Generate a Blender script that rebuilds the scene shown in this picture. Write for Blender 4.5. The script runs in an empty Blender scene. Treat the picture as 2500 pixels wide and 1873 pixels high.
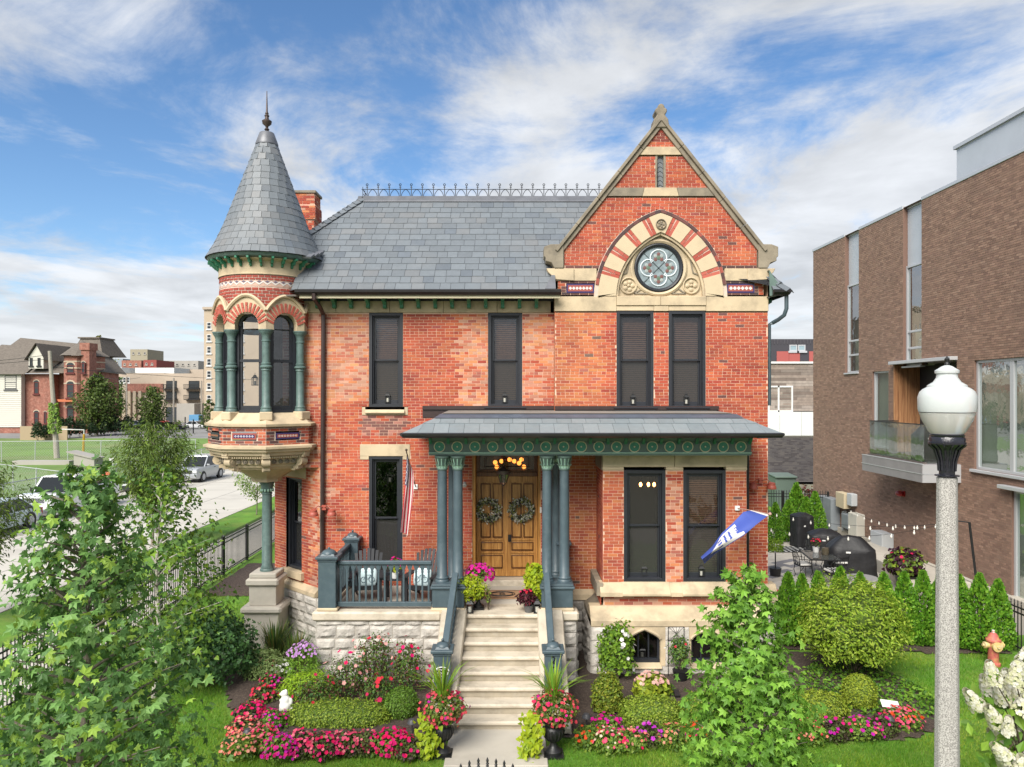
import bpy, bmesh, math, random
import numpy as np
from mathutils import Vector, Matrix, noise
R = math.radians
rnd = random.Random(7)
sc = bpy.context.scene
COL = sc.collection
# --- camera
H, FX, CX, CY = 6.15, 1800.0, 1250.0, 965.0
cam_d = bpy.data.cameras.new('camera')
cam = bpy.data.objects.new('camera', cam_d)
COL.objects.link(cam)
cam.location = (0, 0, H)
cam.rotation_euler = (R(90), 0, 0)
cam_d.sensor_width = 36.0
cam_d.lens = 36.0 * FX / 2500.0
cam_d.shift_y = (CY - 936.5) / 2500.0
cam_d.clip_start = 0.1
cam_d.clip_end = 3000
sc.camera = cam
# --- sky, sun, exposure
SUN_EL, SUN_AZ = R(42), R(205)          # azimuth clockwise from +Y: the sun stands behind and to the left of the camera
wd = bpy.data.worlds.new('World')
sc.world = wd
wd.use_nodes = True
nt = wd.node_tree
nt.nodes.clear()
def wn(t, **k):
 n = nt.nodes.new(t)
 for a, b in k.items():
  setattr(n, a, b)
 return n
def wl(a, b): nt.links.new(a, b)
w_out = wn('ShaderNodeOutputWorld')
w_bg = wn('ShaderNodeBackground')
w_bg.inputs['Strength'].default_value = 0.11
w_sky = wn('ShaderNodeTexSky', sky_type='NISHITA')
w_sky.sun_disc = False
w_sky.sun_elevation = SUN_EL
w_sky.sun_rotation = SUN_AZ
w_sky.altitude = 300
w_sky.air_density = 1.0
w_sky.dust_density = 0.25
w_sky.ozone_density = 3.2
w_tc = wn('ShaderNodeTexCoord')
w_sep = wn('ShaderNodeSeparateXYZ')
wl(w_tc.outputs['Generated'], w_sep.inputs[0])
def wmath(op, a, b=None, c=None, clamp=False):
 n = wn('ShaderNodeMath', operation=op, use_clamp=clamp)
 for i, v in enumerate((a, b, c)):
  if v is None: continue
  if isinstance(v, (int, float)): n.inputs[i].default_value = v
  else: wl(v, n.inputs[i])
 return n.outputs[0]
# clouds on a flat layer overhead: direction / (height + a little) gives the layer's plan position
zc = wmath('ADD', wmath('MAXIMUM', w_sep.outputs['Z'], 0.0), 0.09)
cxx = wmath('DIVIDE', w_sep.outputs['X'], zc)
cyy = wmath('DIVIDE', w_sep.outputs['Y'], zc)
w_cmb = wn('ShaderNodeCombineXYZ')
wl(cxx, w_cmb.inputs[0]); wl(cyy, w_cmb.inputs[1])
w_map = wn('ShaderNodeMapping')
w_map.inputs['Location'].default_value = (2.35, 0.55, 0.0)
w_map.inputs['Scale'].default_value = (0.62, 0.50, 1)
wl(w_cmb.outputs[0], w_map.inputs[0])
def wnoise(scale, detail, rough, dist=0.0, loc=None):
 n = wn('ShaderNodeTexNoise')
 n.inputs['Scale'].default_value = scale
 n.inputs['Detail'].default_value = detail
 n.inputs['Roughness'].default_value = rough
 n.inputs['Distortion'].default_value = dist
 wl(w_map.outputs[0], n.inputs['Vector'])
 return n.outputs['Fac']
big = wnoise(0.75, 2.0, 0.5, 0.2)
fine = wnoise(1.9, 12.0, 0.64, 0.45)
wisp = wnoise(6.5, 8.0, 0.62, 0.9)
msum = wmath('ADD', wmath('MULTIPLY', big, 0.75), wmath('ADD', wmath('MULTIPLY', fine, 0.85), wmath('MULTIPLY', wisp, 0.16)))
# more cover towards the horizon, where one looks through the layer edgeways
cover = wmath('MULTIPLY', wmath('SUBTRACT', 0.30, w_sep.outputs['Z'], clamp=True), 0.62)
msum = wmath('ADD', msum, cover)
mr = wn('ShaderNodeMapRange', interpolation_type='SMOOTHSTEP')
mr.inputs['From Min'].default_value = 0.735
mr.inputs['From Max'].default_value = 0.965
wl(msum, mr.inputs['Value'])
cl_mask = mr.outputs[0]
shade = wnoise(2.6, 6.0, 0.55, 0.3)
w_ramp = wn('ShaderNodeMapRange')
w_ramp.inputs['From Min'].default_value = 0.35
w_ramp.inputs['From Max'].default_value = 0.62
w_ramp.inputs['To Min'].default_value = 0.70
w_ramp.inputs['To Max'].default_value = 1.0
wl(shade, w_ramp.inputs['Value'])
w_cc = wn('ShaderNodeVectorMath', operation='SCALE')
w_cc.inputs[0].default_value = (3.65, 3.75, 3.9)
hz = wmath('MULTIPLY', wmath('SUBTRACT', 0.13, w_sep.outputs['Z'], clamp=True), 7.5, clamp=True)
wl(wmath('ADD', wmath('MULTIPLY', w_ramp.outputs[0], wmath('SUBTRACT', 1.0, hz)), wmath('MULTIPLY', hz, 0.86)), w_cc.inputs['Scale'])
w_mix = wn('ShaderNodeMix', data_type='RGBA')
wl(wmath('MAXIMUM', wmath('MULTIPLY', cl_mask, 0.95), wmath('MULTIPLY', hz, 0.92)), w_mix.inputs['Factor'])
w_hsv = wn('ShaderNodeHueSaturation')
w_hsv.inputs['Saturation'].default_value = 1.12
w_hsv.inputs['Value'].default_value = 0.64
wl(w_sky.outputs[0], w_hsv.inputs['Color'])
wl(w_hsv.outputs[0], w_mix.inputs[6])
wl(w_cc.outputs[0], w_mix.inputs[7])
wl(w_mix.outputs[2], w_bg.inputs['Color'])
wl(w_bg.outputs[0], w_out.inputs['Surface'])
sun_d = bpy.data.lights.new('sun', 'SUN')
sun_d.energy = 2.9
sun_d.angle = R(38)
sun_d.color = (1.0, 0.955, 0.88)
sun = bpy.data.objects.new('sun', sun_d)
COL.objects.link(sun)
sdir = Vector((math.sin(SUN_AZ) * math.cos(SUN_EL), math.cos(SUN_AZ) * math.cos(SUN_EL), math.sin(SUN_EL)))
sun.rotation_euler = sdir.to_track_quat('Z', 'Y').to_euler()
sun.location = sdir * 60
sc.view_settings.view_transform = 'Standard'
sc.view_settings.look = 'None'
sc.view_settings.gamma = 1.0
sc.view_settings.use_curve_mapping = False
sc.view_settings.exposure = 1.22
sc.render.engine = 'CYCLES'
sc.cycles.use_denoising = True
sc.cycles.max_bounces = 8
sc.cycles.transparent_max_bounces = 16
sc.cycles.caustics_reflective = False
sc.cycles.caustics_refractive = False
# --- helpers
def PX(px, d): return (px - CX) * d / FX
def PZ(py, d): return H - (py - CY) * d / FX
def wloc(o):
 v = Vector((0, 0, 0))
 while o is not None:
  v = v + o.location
  o = o.parent
 return v
def props(o, label=None, cat=None, kind=None, group=None):
 if label: o['label'] = label
 if cat: o['category'] = cat
 if kind: o['kind'] = kind
 if group: o['group'] = group
 return o
def link(name, data, parent=None):
 o = bpy.data.objects.new(name, data)
 COL.objects.link(o)
 if parent is not None:
  o.parent = parent
  o.location = -wloc(parent)
 return o
def thing(name, label, cat, loc=(0, 0, 0), group=None):
 o = bpy.data.objects.new(name, None)
 COL.objects.link(o)
 o.location = loc
 o.empty_display_size = 0.2
 return props(o, label, cat, None, group)
KIDS = {}
def copy_tree(o, parent=None, top=True):
 c = o.copy()
 COL.objects.link(c)
 if parent is not None: c.parent = parent
 for ch in list(o.children):
  copy_tree(ch, c, False)
 return c
def place(proto, used, loc, rz=0.0, s=1.0, label=None, group=None):
 """first use moves the prototype itself, later uses copy it with its parts"""
 o = proto if not used else copy_tree(proto)
 used.append(o)
 o.location = loc
 o.rotation_euler = (0, 0, rz)
 o.scale = (s, s, s) if isinstance(s, (int, float)) else s
 if label: o['label'] = label
 if group: o['group'] = group
 return o
class MB:
 def __init__(s, col=(1, 1, 1)):
  s.v, s.f, s.c, s.m = [], [], [], []
  s.col, s.mi = col, 0
  s.T = None
 def add(s, vs, fs):
  b = len(s.v)
  if s.T is not None:
   vs = [s.T @ Vector(p) for p in vs]
  s.v.extend([tuple(p) for p in vs])
  for f in fs:
   s.f.append([b + i for i in f]); s.c.append(s.col); s.m.append(s.mi)
 def box(s, x0, x1, y0, y1, z0, z1):
  s.add([(x0, y0, z0), (x1, y0, z0), (x1, y1, z0), (x0, y1, z0), (x0, y0, z1), (x1, y0, z1), (x1, y1, z1), (x0, y1, z1)],
     [(0, 3, 2, 1), (4, 5, 6, 7), (0, 1, 5, 4), (1, 2, 6, 5), (2, 3, 7, 6), (3, 0, 4, 7)])
 def obox(s, c, u, v, w):
  c, u, v, w = Vector(c), Vector(u), Vector(v), Vector(w)
  P = [c - u - v - w, c + u - v - w, c + u + v - w, c - u + v - w, c - u - v + w, c + u - v + w, c + u + v + w, c - u + v + w]
  s.add(P, [(0, 3, 2, 1), (4, 5, 6, 7), (0, 1, 5, 4), (1, 2, 6, 5), (2, 3, 7, 6), (3, 0, 4, 7)])
 def bar(s, a, b, t, t2=None, up=(0, 0, 1)):
  a, b = Vector(a), Vector(b)
  d = b - a
  if d.length < 1e-6: return
  w = d.normalized(); u = w.cross(Vector(up))
  if u.length < 1e-4: u = w.cross(Vector((1, 0, 0)))
  u.normalize(); v = u.cross(w)
  t2 = t if t2 is None else t2
  s.obox((a + b) / 2, u * t / 2, v * t2 / 2, d / 2)
 def quad(s, a, b, c, d): s.add([a, b, c, d], [(0, 1, 2, 3)])
 def poly(s, pts): s.add(pts, [tuple(range(len(pts)))])
 def prism(s, poly, axis, a, b):
  f = {'y': lambda p, t: (p[0], t, p[1]), 'x': lambda p, t: (t, p[0], p[1]), 'z': lambda p, t: (p[0], p[1], t)}[axis]
  n = len(poly)
  vs = [f(p, a) for p in poly] + [f(p, b) for p in poly]
  fs = [tuple(range(n)), tuple(range(2 * n - 1, n - 1, -1))]
  for i in range(n):
   j = (i + 1) % n
   fs.append((j, i, n + i, n + j))
  s.add(vs, fs)
 def lathe(s, prof, cx=0, cy=0, n=16, a0=0.0, a1=2 * math.pi, cap=True):
  full = abs(a1 - a0 - 2 * math.pi) < 1e-6
  m = n if full else n + 1
  vs = []
  for r, z in prof:
   for i in range(m):
    a = a0 + (a1 - a0) * i / n
    vs.append((cx + r * math.cos(a), cy + r * math.sin(a), z))
  fs = []
  for k in range(len(prof) - 1):
   for i in range(n):
    j = (i + 1) % m if full else i + 1
    fs.append((k * m + i, k * m + j, (k + 1) * m + j, (k + 1) * m + i))
  if cap and full:
   if prof[0][0] > 1e-4: fs.append(tuple(range(m - 1, -1, -1)))
   if prof[-1][0] > 1e-4: fs.append(tuple((len(prof) - 1) * m + i for i in range(m)))
  s.add(vs, fs)
 def tube(s, pts, r, n=6, r1=None, cap=True):
  pts = [Vector(p) for p in pts]
  r1 = r if r1 is None else r1
  vs, fs = [], []
  pu = None
  for k, p in enumerate(pts):
   d = (pts[min(k + 1, len(pts) - 1)] - pts[max(k - 1, 0)])
   if d.length < 1e-9: d = Vector((0, 0, 1))
   d.normalize()
   if pu is None:
    u = d.cross(Vector((0, 0, 1)))
    if u.length < 1e-3: u = d.cross(Vector((1, 0, 0)))
   else:
    u = pu - d * pu.dot(d)
    if u.length < 1e-4: u = d.cross(Vector((1, 0.3, 0)))
   u.normalize(); pu = u
   w = d.cross(u)
   rr = r + (r1 - r) * k / max(1, len(pts) - 1)
   for i in range(n):
    a = 2 * math.pi * i / n
    vs.append(p + (u * math.cos(a) + w * math.sin(a)) * rr)
  for k in range(len(pts) - 1):
   for i in range(n):
    j = (i + 1) % n
    fs.append((k * n + i, k * n + j, (k + 1) * n + j, (k + 1) * n + i))
  if cap:
   fs.append(tuple(range(n - 1, -1, -1)))
   fs.append(tuple((len(pts) - 1) * n + i for i in range(n)))
  s.add(vs, fs)
 def ball(s, c, r, n=10, m=6, sq=(1, 1, 1), z0=-1.0):
  c = Vector(c)
  pr = []
  vs, fs = [], []
  for k in range(m + 1):
   t = math.asin(z0) + (math.pi / 2 - math.asin(z0)) * k / m if z0 > -1 else -math.pi / 2 + math.pi * k / m
   for i in range(n):
    a = 2 * math.pi * i / n
    vs.append((c.x + r * sq[0] * math.cos(t) * math.cos(a), c.y + r * sq[1] * math.cos(t) * math.sin(a), c.z + r * sq[2] * math.sin(t)))
  for k in range(m):
   for i in range(n):
    j = (i + 1) % n
    fs.append((k * n + i, k * n + j, (k + 1) * n + j, (k + 1) * n + i))
  s.add(vs, fs)
 def mesh(s, name, mats, smooth=False, bevel=0.0):
  me = bpy.data.meshes.new(name)
  me.from_pydata(s.v, [], s.f)
  if not isinstance(mats, (list, tuple)): mats = [mats]
  for m in mats: me.materials.append(m)
  if any(s.m): me.polygons.foreach_set('material_index', s.m)
  if any(c != (1, 1, 1) for c in s.c):
   a = me.attributes.new('col', 'FLOAT_COLOR', 'FACE')
   a.data.foreach_set('color', np.hstack([np.array(s.c, dtype=np.float32), np.ones((len(s.c), 1), np.float32)]).ravel())
  if bevel:
   bm = bmesh.new(); bm.from_mesh(me)
   bmesh.ops.remove_doubles(bm, verts=bm.verts, dist=1e-5)
   ed = [e for e in bm.edges if len(e.link_faces) == 2 and e.calc_face_angle(0) > 0.6]
   bmesh.ops.bevel(bm, geom=ed, offset=bevel, segments=1, affect='EDGES', clamp_overlap=True)
   bm.to_mesh(me); bm.free()
  if smooth:
   me.shade_smooth()
   if smooth != 'all':
    try: me.set_sharp_from_angle(angle=R(42))
    except Exception: pass
  else: me.shade_flat()
  me.update()
  return me
 def build(s, name, mats, parent=None, smooth=False, bevel=0.0, **kw):
  return props(link(name, s.mesh(name, mats, smooth, bevel), parent), **kw)
def np_mesh(name, V, T, C=None, mats=None, k=3):
 """fast mesh of polygons with k corners each; C is one colour per polygon"""
 V = np.asarray(V, np.float32); T = np.asarray(T, np.int32)
 me = bpy.data.meshes.new(name)
 me.vertices.add(len(V)); me.vertices.foreach_set('co', V.ravel())
 me.loops.add(T.size); me.loops.foreach_set('vertex_index', T.ravel())
 me.polygons.add(len(T)); me.polygons.foreach_set('loop_start', np.arange(0, T.size, k, dtype=np.int32))
 if C is not None:
  a = me.attributes.new('col', 'FLOAT_COLOR', 'FACE')
  C = np.asarray(C, np.float32)
  a.data.foreach_set('color', np.hstack([C, np.ones((len(C), 1), np.float32)]).ravel())
 for m in (mats if isinstance(mats, (list, tuple)) else [mats]): me.materials.append(m)
 me.update(calc_edges=True)
 me.validate()
 me.shade_flat()
 return me
# --- materials
MATS = {}
def mat(name, col=(0.5, 0.5, 0.5), rough=0.6, metal=0.0, spec=0.5, var=None, bump=None, attr=False, trans=0.0, stain=None, coat=0.0):
 """var=(scale, amount) tone noise, bump=(scale, strength), stain=(scale, colour, amount), trans = share of light let through (leaves)"""
 if name in MATS: return MATS[name]
 m = bpy.data.materials.new(name); m.use_nodes = True
 t = m.node_tree; N = t.nodes; L = t.links
 b = N['Principled BSDF']
 b.inputs['Roughness'].default_value = rough
 b.inputs['Metallic'].default_value = metal
 b.inputs['Specular IOR Level'].default_value = spec
 if coat: b.inputs['Coat Weight'].default_value = coat
 geo = N.new('ShaderNodeNewGeometry')
 if attr:
  a = N.new('ShaderNodeAttribute'); a.attribute_name = 'col'; cur = a.outputs['Color']
 else:
  c = N.new('ShaderNodeRGB'); c.outputs[0].default_value = (*col, 1); cur = c.outputs[0]
 def tex(scale, detail=5.0, rg=0.6):
  n = N.new('ShaderNodeTexNoise'); n.inputs['Scale'].default_value = scale
  n.inputs['Detail'].default_value = detail; n.inputs['Roughness'].default_value = rg
  L.new(geo.outputs['Position'], n.inputs['Vector'])
  return n.outputs['Fac']
 if var:
  mr_ = N.new('ShaderNodeMapRange'); mr_.inputs['From Min'].default_value = 0.3; mr_.inputs['From Max'].default_value = 0.7
  mr_.inputs['To Min'].default_value = 1 - var[1]; mr_.inputs['To Max'].default_value = 1 + var[1]
  L.new(tex(var[0]), mr_.inputs['Value'])
  x = N.new('ShaderNodeVectorMath'); x.operation = 'SCALE'
  L.new(cur, x.inputs[0]); L.new(mr_.outputs[0], x.inputs['Scale']); cur = x.outputs[0]
 if stain:
  r2 = N.new('ShaderNodeMapRange'); r2.inputs['From Min'].default_value = 0.48; r2.inputs['From Max'].default_value = 0.72
  r2.inputs['To Max'].default_value = stain[2]
  L.new(tex(stain[0], 6.0, 0.65), r2.inputs['Value'])
  mx = N.new('ShaderNodeMix'); mx.data_type = 'RGBA'
  L.new(r2.outputs[0], mx.inputs['Factor']); L.new(cur, mx.inputs[6]); mx.inputs[7].default_value = (*stain[1], 1)
  cur = mx.outputs[2]
 L.new(cur, b.inputs['Base Color'])
 if bump:
  bp = N.new('ShaderNodeBump'); bp.inputs['Strength'].default_value = bump[1]; bp.inputs['Distance'].default_value = 0.02
  L.new(tex(bump[0], 6.0, 0.65), bp.inputs['Height']); L.new(bp.outputs[0], b.inputs['Normal'])
 if trans:
  tr = N.new('ShaderNodeBsdfTranslucent'); L.new(cur, tr.inputs['Color'])
  mx2 = N.new('ShaderNodeMixShader'); mx2.inputs[0].default_value = trans
  L.new(b.outputs[0], mx2.inputs[1]); L.new(tr.outputs[0], mx2.inputs[2])
  L.new(mx2.outputs[0], N['Material Output'].inputs['Surface'])
 MATS[name] = m
 return m
def mat_glass(name, tint=(0.6, 0.62, 0.62), ior=1.52, rough=0.01, haze=0.0, hazecol=(0.1, 0.1, 0.1), boost=1.0):
 if name in MATS: return MATS[name]
 m = bpy.data.materials.new(name); m.use_nodes = True
 t = m.node_tree; N = t.nodes; L = t.links
 N.remove(N['Principled BSDF'])
 wv = N.new('ShaderNodeTexNoise'); wv.inputs['Scale'].default_value = 3.5; wb = N.new('ShaderNodeBump'); wb.inputs['Strength'].default_value = 0.045; wb.inputs['Distance'].default_value = 0.05; wg = N.new('ShaderNodeNewGeometry'); L.new(wg.outputs['Position'], wv.inputs['Vector']); L.new(wv.outputs['Fac'], wb.inputs['Height'])
 tr = N.new('ShaderNodeBsdfTransparent'); tr.inputs[0].default_value = (*tint, 1)
 gl = N.new('ShaderNodeBsdfGlossy'); gl.inputs['Roughness'].default_value = rough; gl.inputs['Color'].default_value = (0.95, 0.97, 1, 1)
 L.new(wb.outputs[0], gl.inputs['Normal'])
 fr = N.new('ShaderNodeFresnel'); fr.inputs['IOR'].default_value = ior
 ml = N.new('ShaderNodeMath'); ml.operation = 'MULTIPLY'; ml.use_clamp = True; ml.inputs[1].default_value = boost
 L.new(fr.outputs[0], ml.inputs[0])
 base = tr.outputs[0]
 if haze:
  df = N.new('ShaderNodeBsdfDiffuse'); df.inputs[0].default_value = (*hazecol, 1)
  m0 = N.new('ShaderNodeMixShader'); m0.inputs[0].default_value = haze
  L.new(base, m0.inputs[1]); L.new(df.outputs[0], m0.inputs[2]); base = m0.outputs[0]
 mx = N.new('ShaderNodeMixShader')
 L.new(ml.outputs[0], mx.inputs[0]); L.new(base, mx.inputs[1]); L.new(gl.outputs[0], mx.inputs[2])
 L.new(mx.outputs[0], N['Material Output'].inputs['Surface'])
 MATS[name] = m
 return m
def mat_emit(name, col, strength):
 if name in MATS: return MATS[name]
 m = bpy.data.materials.new(name); m.use_nodes = True
 b = m.node_tree.nodes['Principled BSDF']
 b.inputs['Base Color'].default_value = (*col, 1)
 b.inputs['Emission Color'].default_value = (*col, 1)
 b.inputs['Emission Strength'].default_value = strength
 MATS[name] = m
 return m
def mat_pattern(name, kind, c1, c2, scale, rough=0.7, bump=0.3):
 """fine pattern for surfaces whose pieces are too small to build: kind brick / wave"""
 if name in MATS: return MATS[name]
 m = bpy.data.materials.new(name); m.use_nodes = True
 t = m.node_tree; N = t.nodes; L = t.links
 b = N['Principled BSDF']; b.inputs['Roughness'].default_value = rough
 tc = N.new('ShaderNodeTexCoord')
 if kind == 'wood':
  mp = N.new('ShaderNodeMapping'); mp.inputs['Scale'].default_value = scale
  L.new(tc.outputs['Object'], mp.inputs[0])
  n = N.new('ShaderNodeTexNoise'); n.inputs['Scale'].default_value = 1.0; n.inputs['Detail'].default_value = 7; n.inputs['Roughness'].default_value = 0.62
  n.inputs['Distortion'].default_value = 0.8
  L.new(mp.outputs[0], n.inputs['Vector'])
  rp = N.new('ShaderNodeValToRGB'); rp.color_ramp.elements[0].position = 0.34; rp.color_ramp.elements[1].position = 0.66
  rp.color_ramp.elements[0].color = (*c1, 1); rp.color_ramp.elements[1].color = (*c2, 1)
  L.new(n.outputs['Fac'], rp.inputs[0]); L.new(rp.outputs[0], b.inputs['Base Color'])
  bp = N.new('ShaderNodeBump'); bp.inputs['Strength'].default_value = bump; bp.inputs['Distance'].default_value = 0.01
  L.new(n.outputs['Fac'], bp.inputs['Height']); L.new(bp.outputs[0], b.inputs['Normal'])
 elif kind == 'speck':
  v = N.new('ShaderNodeTexNoise'); v.inputs['Scale'].default_value = scale; v.inputs['Detail'].default_value = 3.0; v.inputs['Roughness'].default_value = 0.75
  L.new(tc.outputs['Object'], v.inputs['Vector'])
  rp = N.new('ShaderNodeValToRGB'); rp.color_ramp.elements[0].position = 0.44; rp.color_ramp.elements[1].position = 0.56
  rp.color_ramp.elements[0].color = (*c1, 1); rp.color_ramp.elements[1].color = (*c2, 1)
  L.new(v.outputs['Fac'], rp.inputs[0]); L.new(rp.outputs[0], b.inputs['Base Color'])
  bp = N.new('ShaderNodeBump'); bp.inputs['Strength'].default_value = bump; bp.inputs['Distance'].default_value = 0.01
  L.new(v.outputs['Fac'], bp.inputs['Height']); L.new(bp.outputs[0], b.inputs['Normal'])
 MATS[name] = m
 return m
LIME = mat('limestone', (0.50, 0.40, 0.265), 0.75, var=(1.8, 0.13), bump=(35, 0.12), stain=(1.7, (0.19, 0.155, 0.11), 0.65))
LIME_D = mat('weathered and shaded limestone', (0.225, 0.19, 0.14), 0.8, var=(2.2, 0.25), bump=(30, 0.2), stain=(2.5, (0.09, 0.08, 0.065), 0.7))  # also on the bay's left returns, where shade is put into the colour
ASHLAR = mat('rock faced limestone', (0.47, 0.42, 0.35), 0.88, var=(6.0, 0.22), bump=(16, 0.9), attr=True, stain=(5, (0.24, 0.21, 0.18), 0.55))
BRICK = mat('brick', rough=0.86, attr=True, var=(1.3, 0.14), bump=(120, 0.15), stain=(0.8, (0.17, 0.048, 0.036), 0.42))
MORTAR = mat('brick mortar', (0.62, 0.42, 0.31), 0.9, var=(2.5, 0.14), bump=(80, 0.2))
MORTAR_W = mat('pale mortar', (0.56, 0.44, 0.36), 0.9, var=(6, 0.1), bump=(80, 0.2))
SLATE = mat('roof slate', rough=0.52, attr=True, var=(7, 0.07), bump=(60, 0.2), spec=0.5, stain=(0.5, (0.21, 0.195, 0.18), 0.3))
SLATE_UND = mat('roof underlay', (0.035, 0.037, 0.042), 0.8)
CHARC = mat('charcoal paint', (0.018, 0.020, 0.026), 0.42, var=(14, 0.15), bump=(60, 0.05))
BLUEG = mat('blue grey porch paint', (0.056, 0.084, 0.100), 0.45, var=(3, 0.12), stain=(6, (0.10, 0.13, 0.14), 0.35), bump=(45, 0.08))
GREENG = mat('grey green column paint', (0.080, 0.130, 0.120), 0.5, var=(9, 0.22), stain=(7, (0.16, 0.22, 0.20), 0.4), bump=(45, 0.08))
ENTAB = mat('grey green entablature paint', (0.080, 0.128, 0.110), 0.5, var=(4, 0.15), stain=(5, (0.12, 0.19, 0.15), 0.3))
GREEN = mat('bright green trim paint', (0.030, 0.17, 0.095), 0.45, var=(12, 0.12))
SAGE = mat('pale verdigris paint', (0.26, 0.42, 0.33), 0.5, var=(20, 0.15))
CREAMP = mat('cream trim paint', (0.62, 0.55, 0.38), 0.5)
GUTTER = mat('dark gutter metal', (0.020, 0.018, 0.020), 0.38, spec=0.5, var=(8, 0.2))
DSPOUT = mat('dark brown downspout metal', (0.035, 0.020, 0.018), 0.42, var=(8, 0.2))
BLACKM = mat('black iron', (0.010, 0.010, 0.011), 0.45, var=(20, 0.2))
METALR = mat('grey roof metal', (0.13, 0.135, 0.15), 0.45, 0.2, var=(3, 0.2))
CONC = mat('pale concrete', (0.44, 0.405, 0.345), 0.85, var=(0.8, 0.09), bump=(70, 0.15), stain=(1.1, (0.25, 0.22, 0.18), 0.4))
STEPM = mat('stair limestone', (0.52, 0.455, 0.36), 0.8, var=(2.5, 0.1), bump=(50, 0.15), stain=(2.6, (0.27, 0.225, 0.165), 0.75))
DARKROOM = mat('dark room', (0.012, 0.010, 0.009), 0.9)
BLIND = mat('wooden blind', (0.36, 0.19, 0.115), 0.6, var=(15, 0.2))
PANE = mat_glass('window glass', (0.75, 0.75, 0.75), 1.52, 0.008, boost=2.2)
PANE_SCR = mat_glass('screened window glass', (0.42, 0.42, 0.42), 1.45, 0.03, haze=0.34, hazecol=(0.10, 0.097, 0.093))
COPPERF = mat('weathered bronze', (0.075, 0.055, 0.048), 0.5, 0.5, var=(12, 0.25))
WHITEP = mat('white paint', (0.72, 0.72, 0.70), 0.45)
# === THE SETTING: ground, lawn, road
def tint_noise(p, s): return noise.noise(Vector(p) * s)
GRASSM = mat('lawn grass', (0.095, 0.215, 0.016), 0.9, var=(0.8, 0.35), bump=(160, 0.8), stain=(0.7, (0.21, 0.245, 0.04), 0.75))
LOTM = mat('rough grass', (0.115, 0.20, 0.035), 0.95, var=(0.12, 0.25), bump=(40, 0.5), stain=(0.09, (0.22, 0.20, 0.09), 0.6))
EARTH = mat('bare earth', (0.20, 0.19, 0.14), 0.95, var=(0.05, 0.2))
MULCH = mat('dark mulch', (0.050, 0.034, 0.026), 0.95, var=(60, 0.6), bump=(90, 1.0), stain=(24, (0.16, 0.12, 0.09), 0.7))
ROADM = mat('concrete road', (0.47, 0.445, 0.395), 0.9, var=(0.25, 0.07), bump=(60, 0.1), stain=(0.22, (0.30, 0.28, 0.25), 0.7))
ASPH = mat('worn asphalt', (0.20, 0.195, 0.19), 0.92, var=(0.2, 0.15))
WALKM = mat('sidewalk concrete', (0.45, 0.42, 0.37), 0.88, var=(0.6, 0.08), stain=(0.8, (0.32, 0.30, 0.26), 0.4))
def slab(name, x0, x1, y0, y1, z0, z1, m, kind='structure'):
 b = MB(); b.box(x0, x1, y0, y1, z0, z1)
 return b.build(name, m, kind=kind)
b = MB(); b.quad((-900, -300, -0.30), (900, -300, -0.30), (900, 1500, -0.30), (-900, 1500, -0.30)); b.build('ground', EARTH, kind='structure')
slab('lawn', -9.95, 14.25, 2.6, 60, -0.28, 0.0, GRASSM)
slab('road', -25.2, -14.75, -120, 118, -0.29, -0.13, ROADM)
slab('tree_lawn', -14.45, -12.5, -60, 118, -0.27, -0.012, GRASSM)
slab('far_verge', -30.0, -25.5, -40, 118, -0.27, -0.02, LOTM)
slab('vacant_lot', -150, -30.0, 30, 105, -0.275, 0.0, LOTM)
slab('lot_lawn', -29.98, -14.5, 118.2, 128, -0.26, 0.02, LOTM)
slab('parking_lot', -130, -29.6, 105.1, 175, -0.28, 0.01, ASPH)
slab('cross_street', -29.4, 60, 128.2, 172, -0.285, -0.10, ASPH)
slab('rear_alley', 4, 40, 60.2, 80, -0.27, -0.02, ASPH)
for i, (x0, x1) in enumerate(((-14.74, -14.47), (-25.48, -25.21))):
 slab('kerb', x0, x1, -40, 118, -0.25, 0.005, WALKM)
# sidewalk of separate slabs with open joints beyond the side fence
for i in range(36):
 b = MB(); b.box(-12.45, -10.0, 4 + i * 1.6, 5.585 + i * 1.6, -0.2, 0.004 + 0.004 * rnd.random())
 b.build('sidewalk', WALKM, kind='structure', bevel=0.008)
# joints sawn in the road: narrow darker grooves
JOINT = mat('road joint filler', (0.12, 0.115, 0.105), 0.95)
b = MB()
for i in range(40):
 b.box(-25.1, -14.8, -10 + i * 4.2, -9.975 + i * 4.2, -0.134, -0.126)
for x in (-21.6, -18.1): b.box(x - 0.012, x + 0.012, -30, 118, -0.1335, -0.1255)
b.build('road_joint', JOINT, kind='structure')
b = MB(); b.lathe([(0.36, -0.135), (0.36, -0.120)], -18.8, 55, 20); o = b.build('manhole_cover', BLACKM); props(o, 'round dark manhole cover set in the pale concrete road', 'manhole cover')
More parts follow.
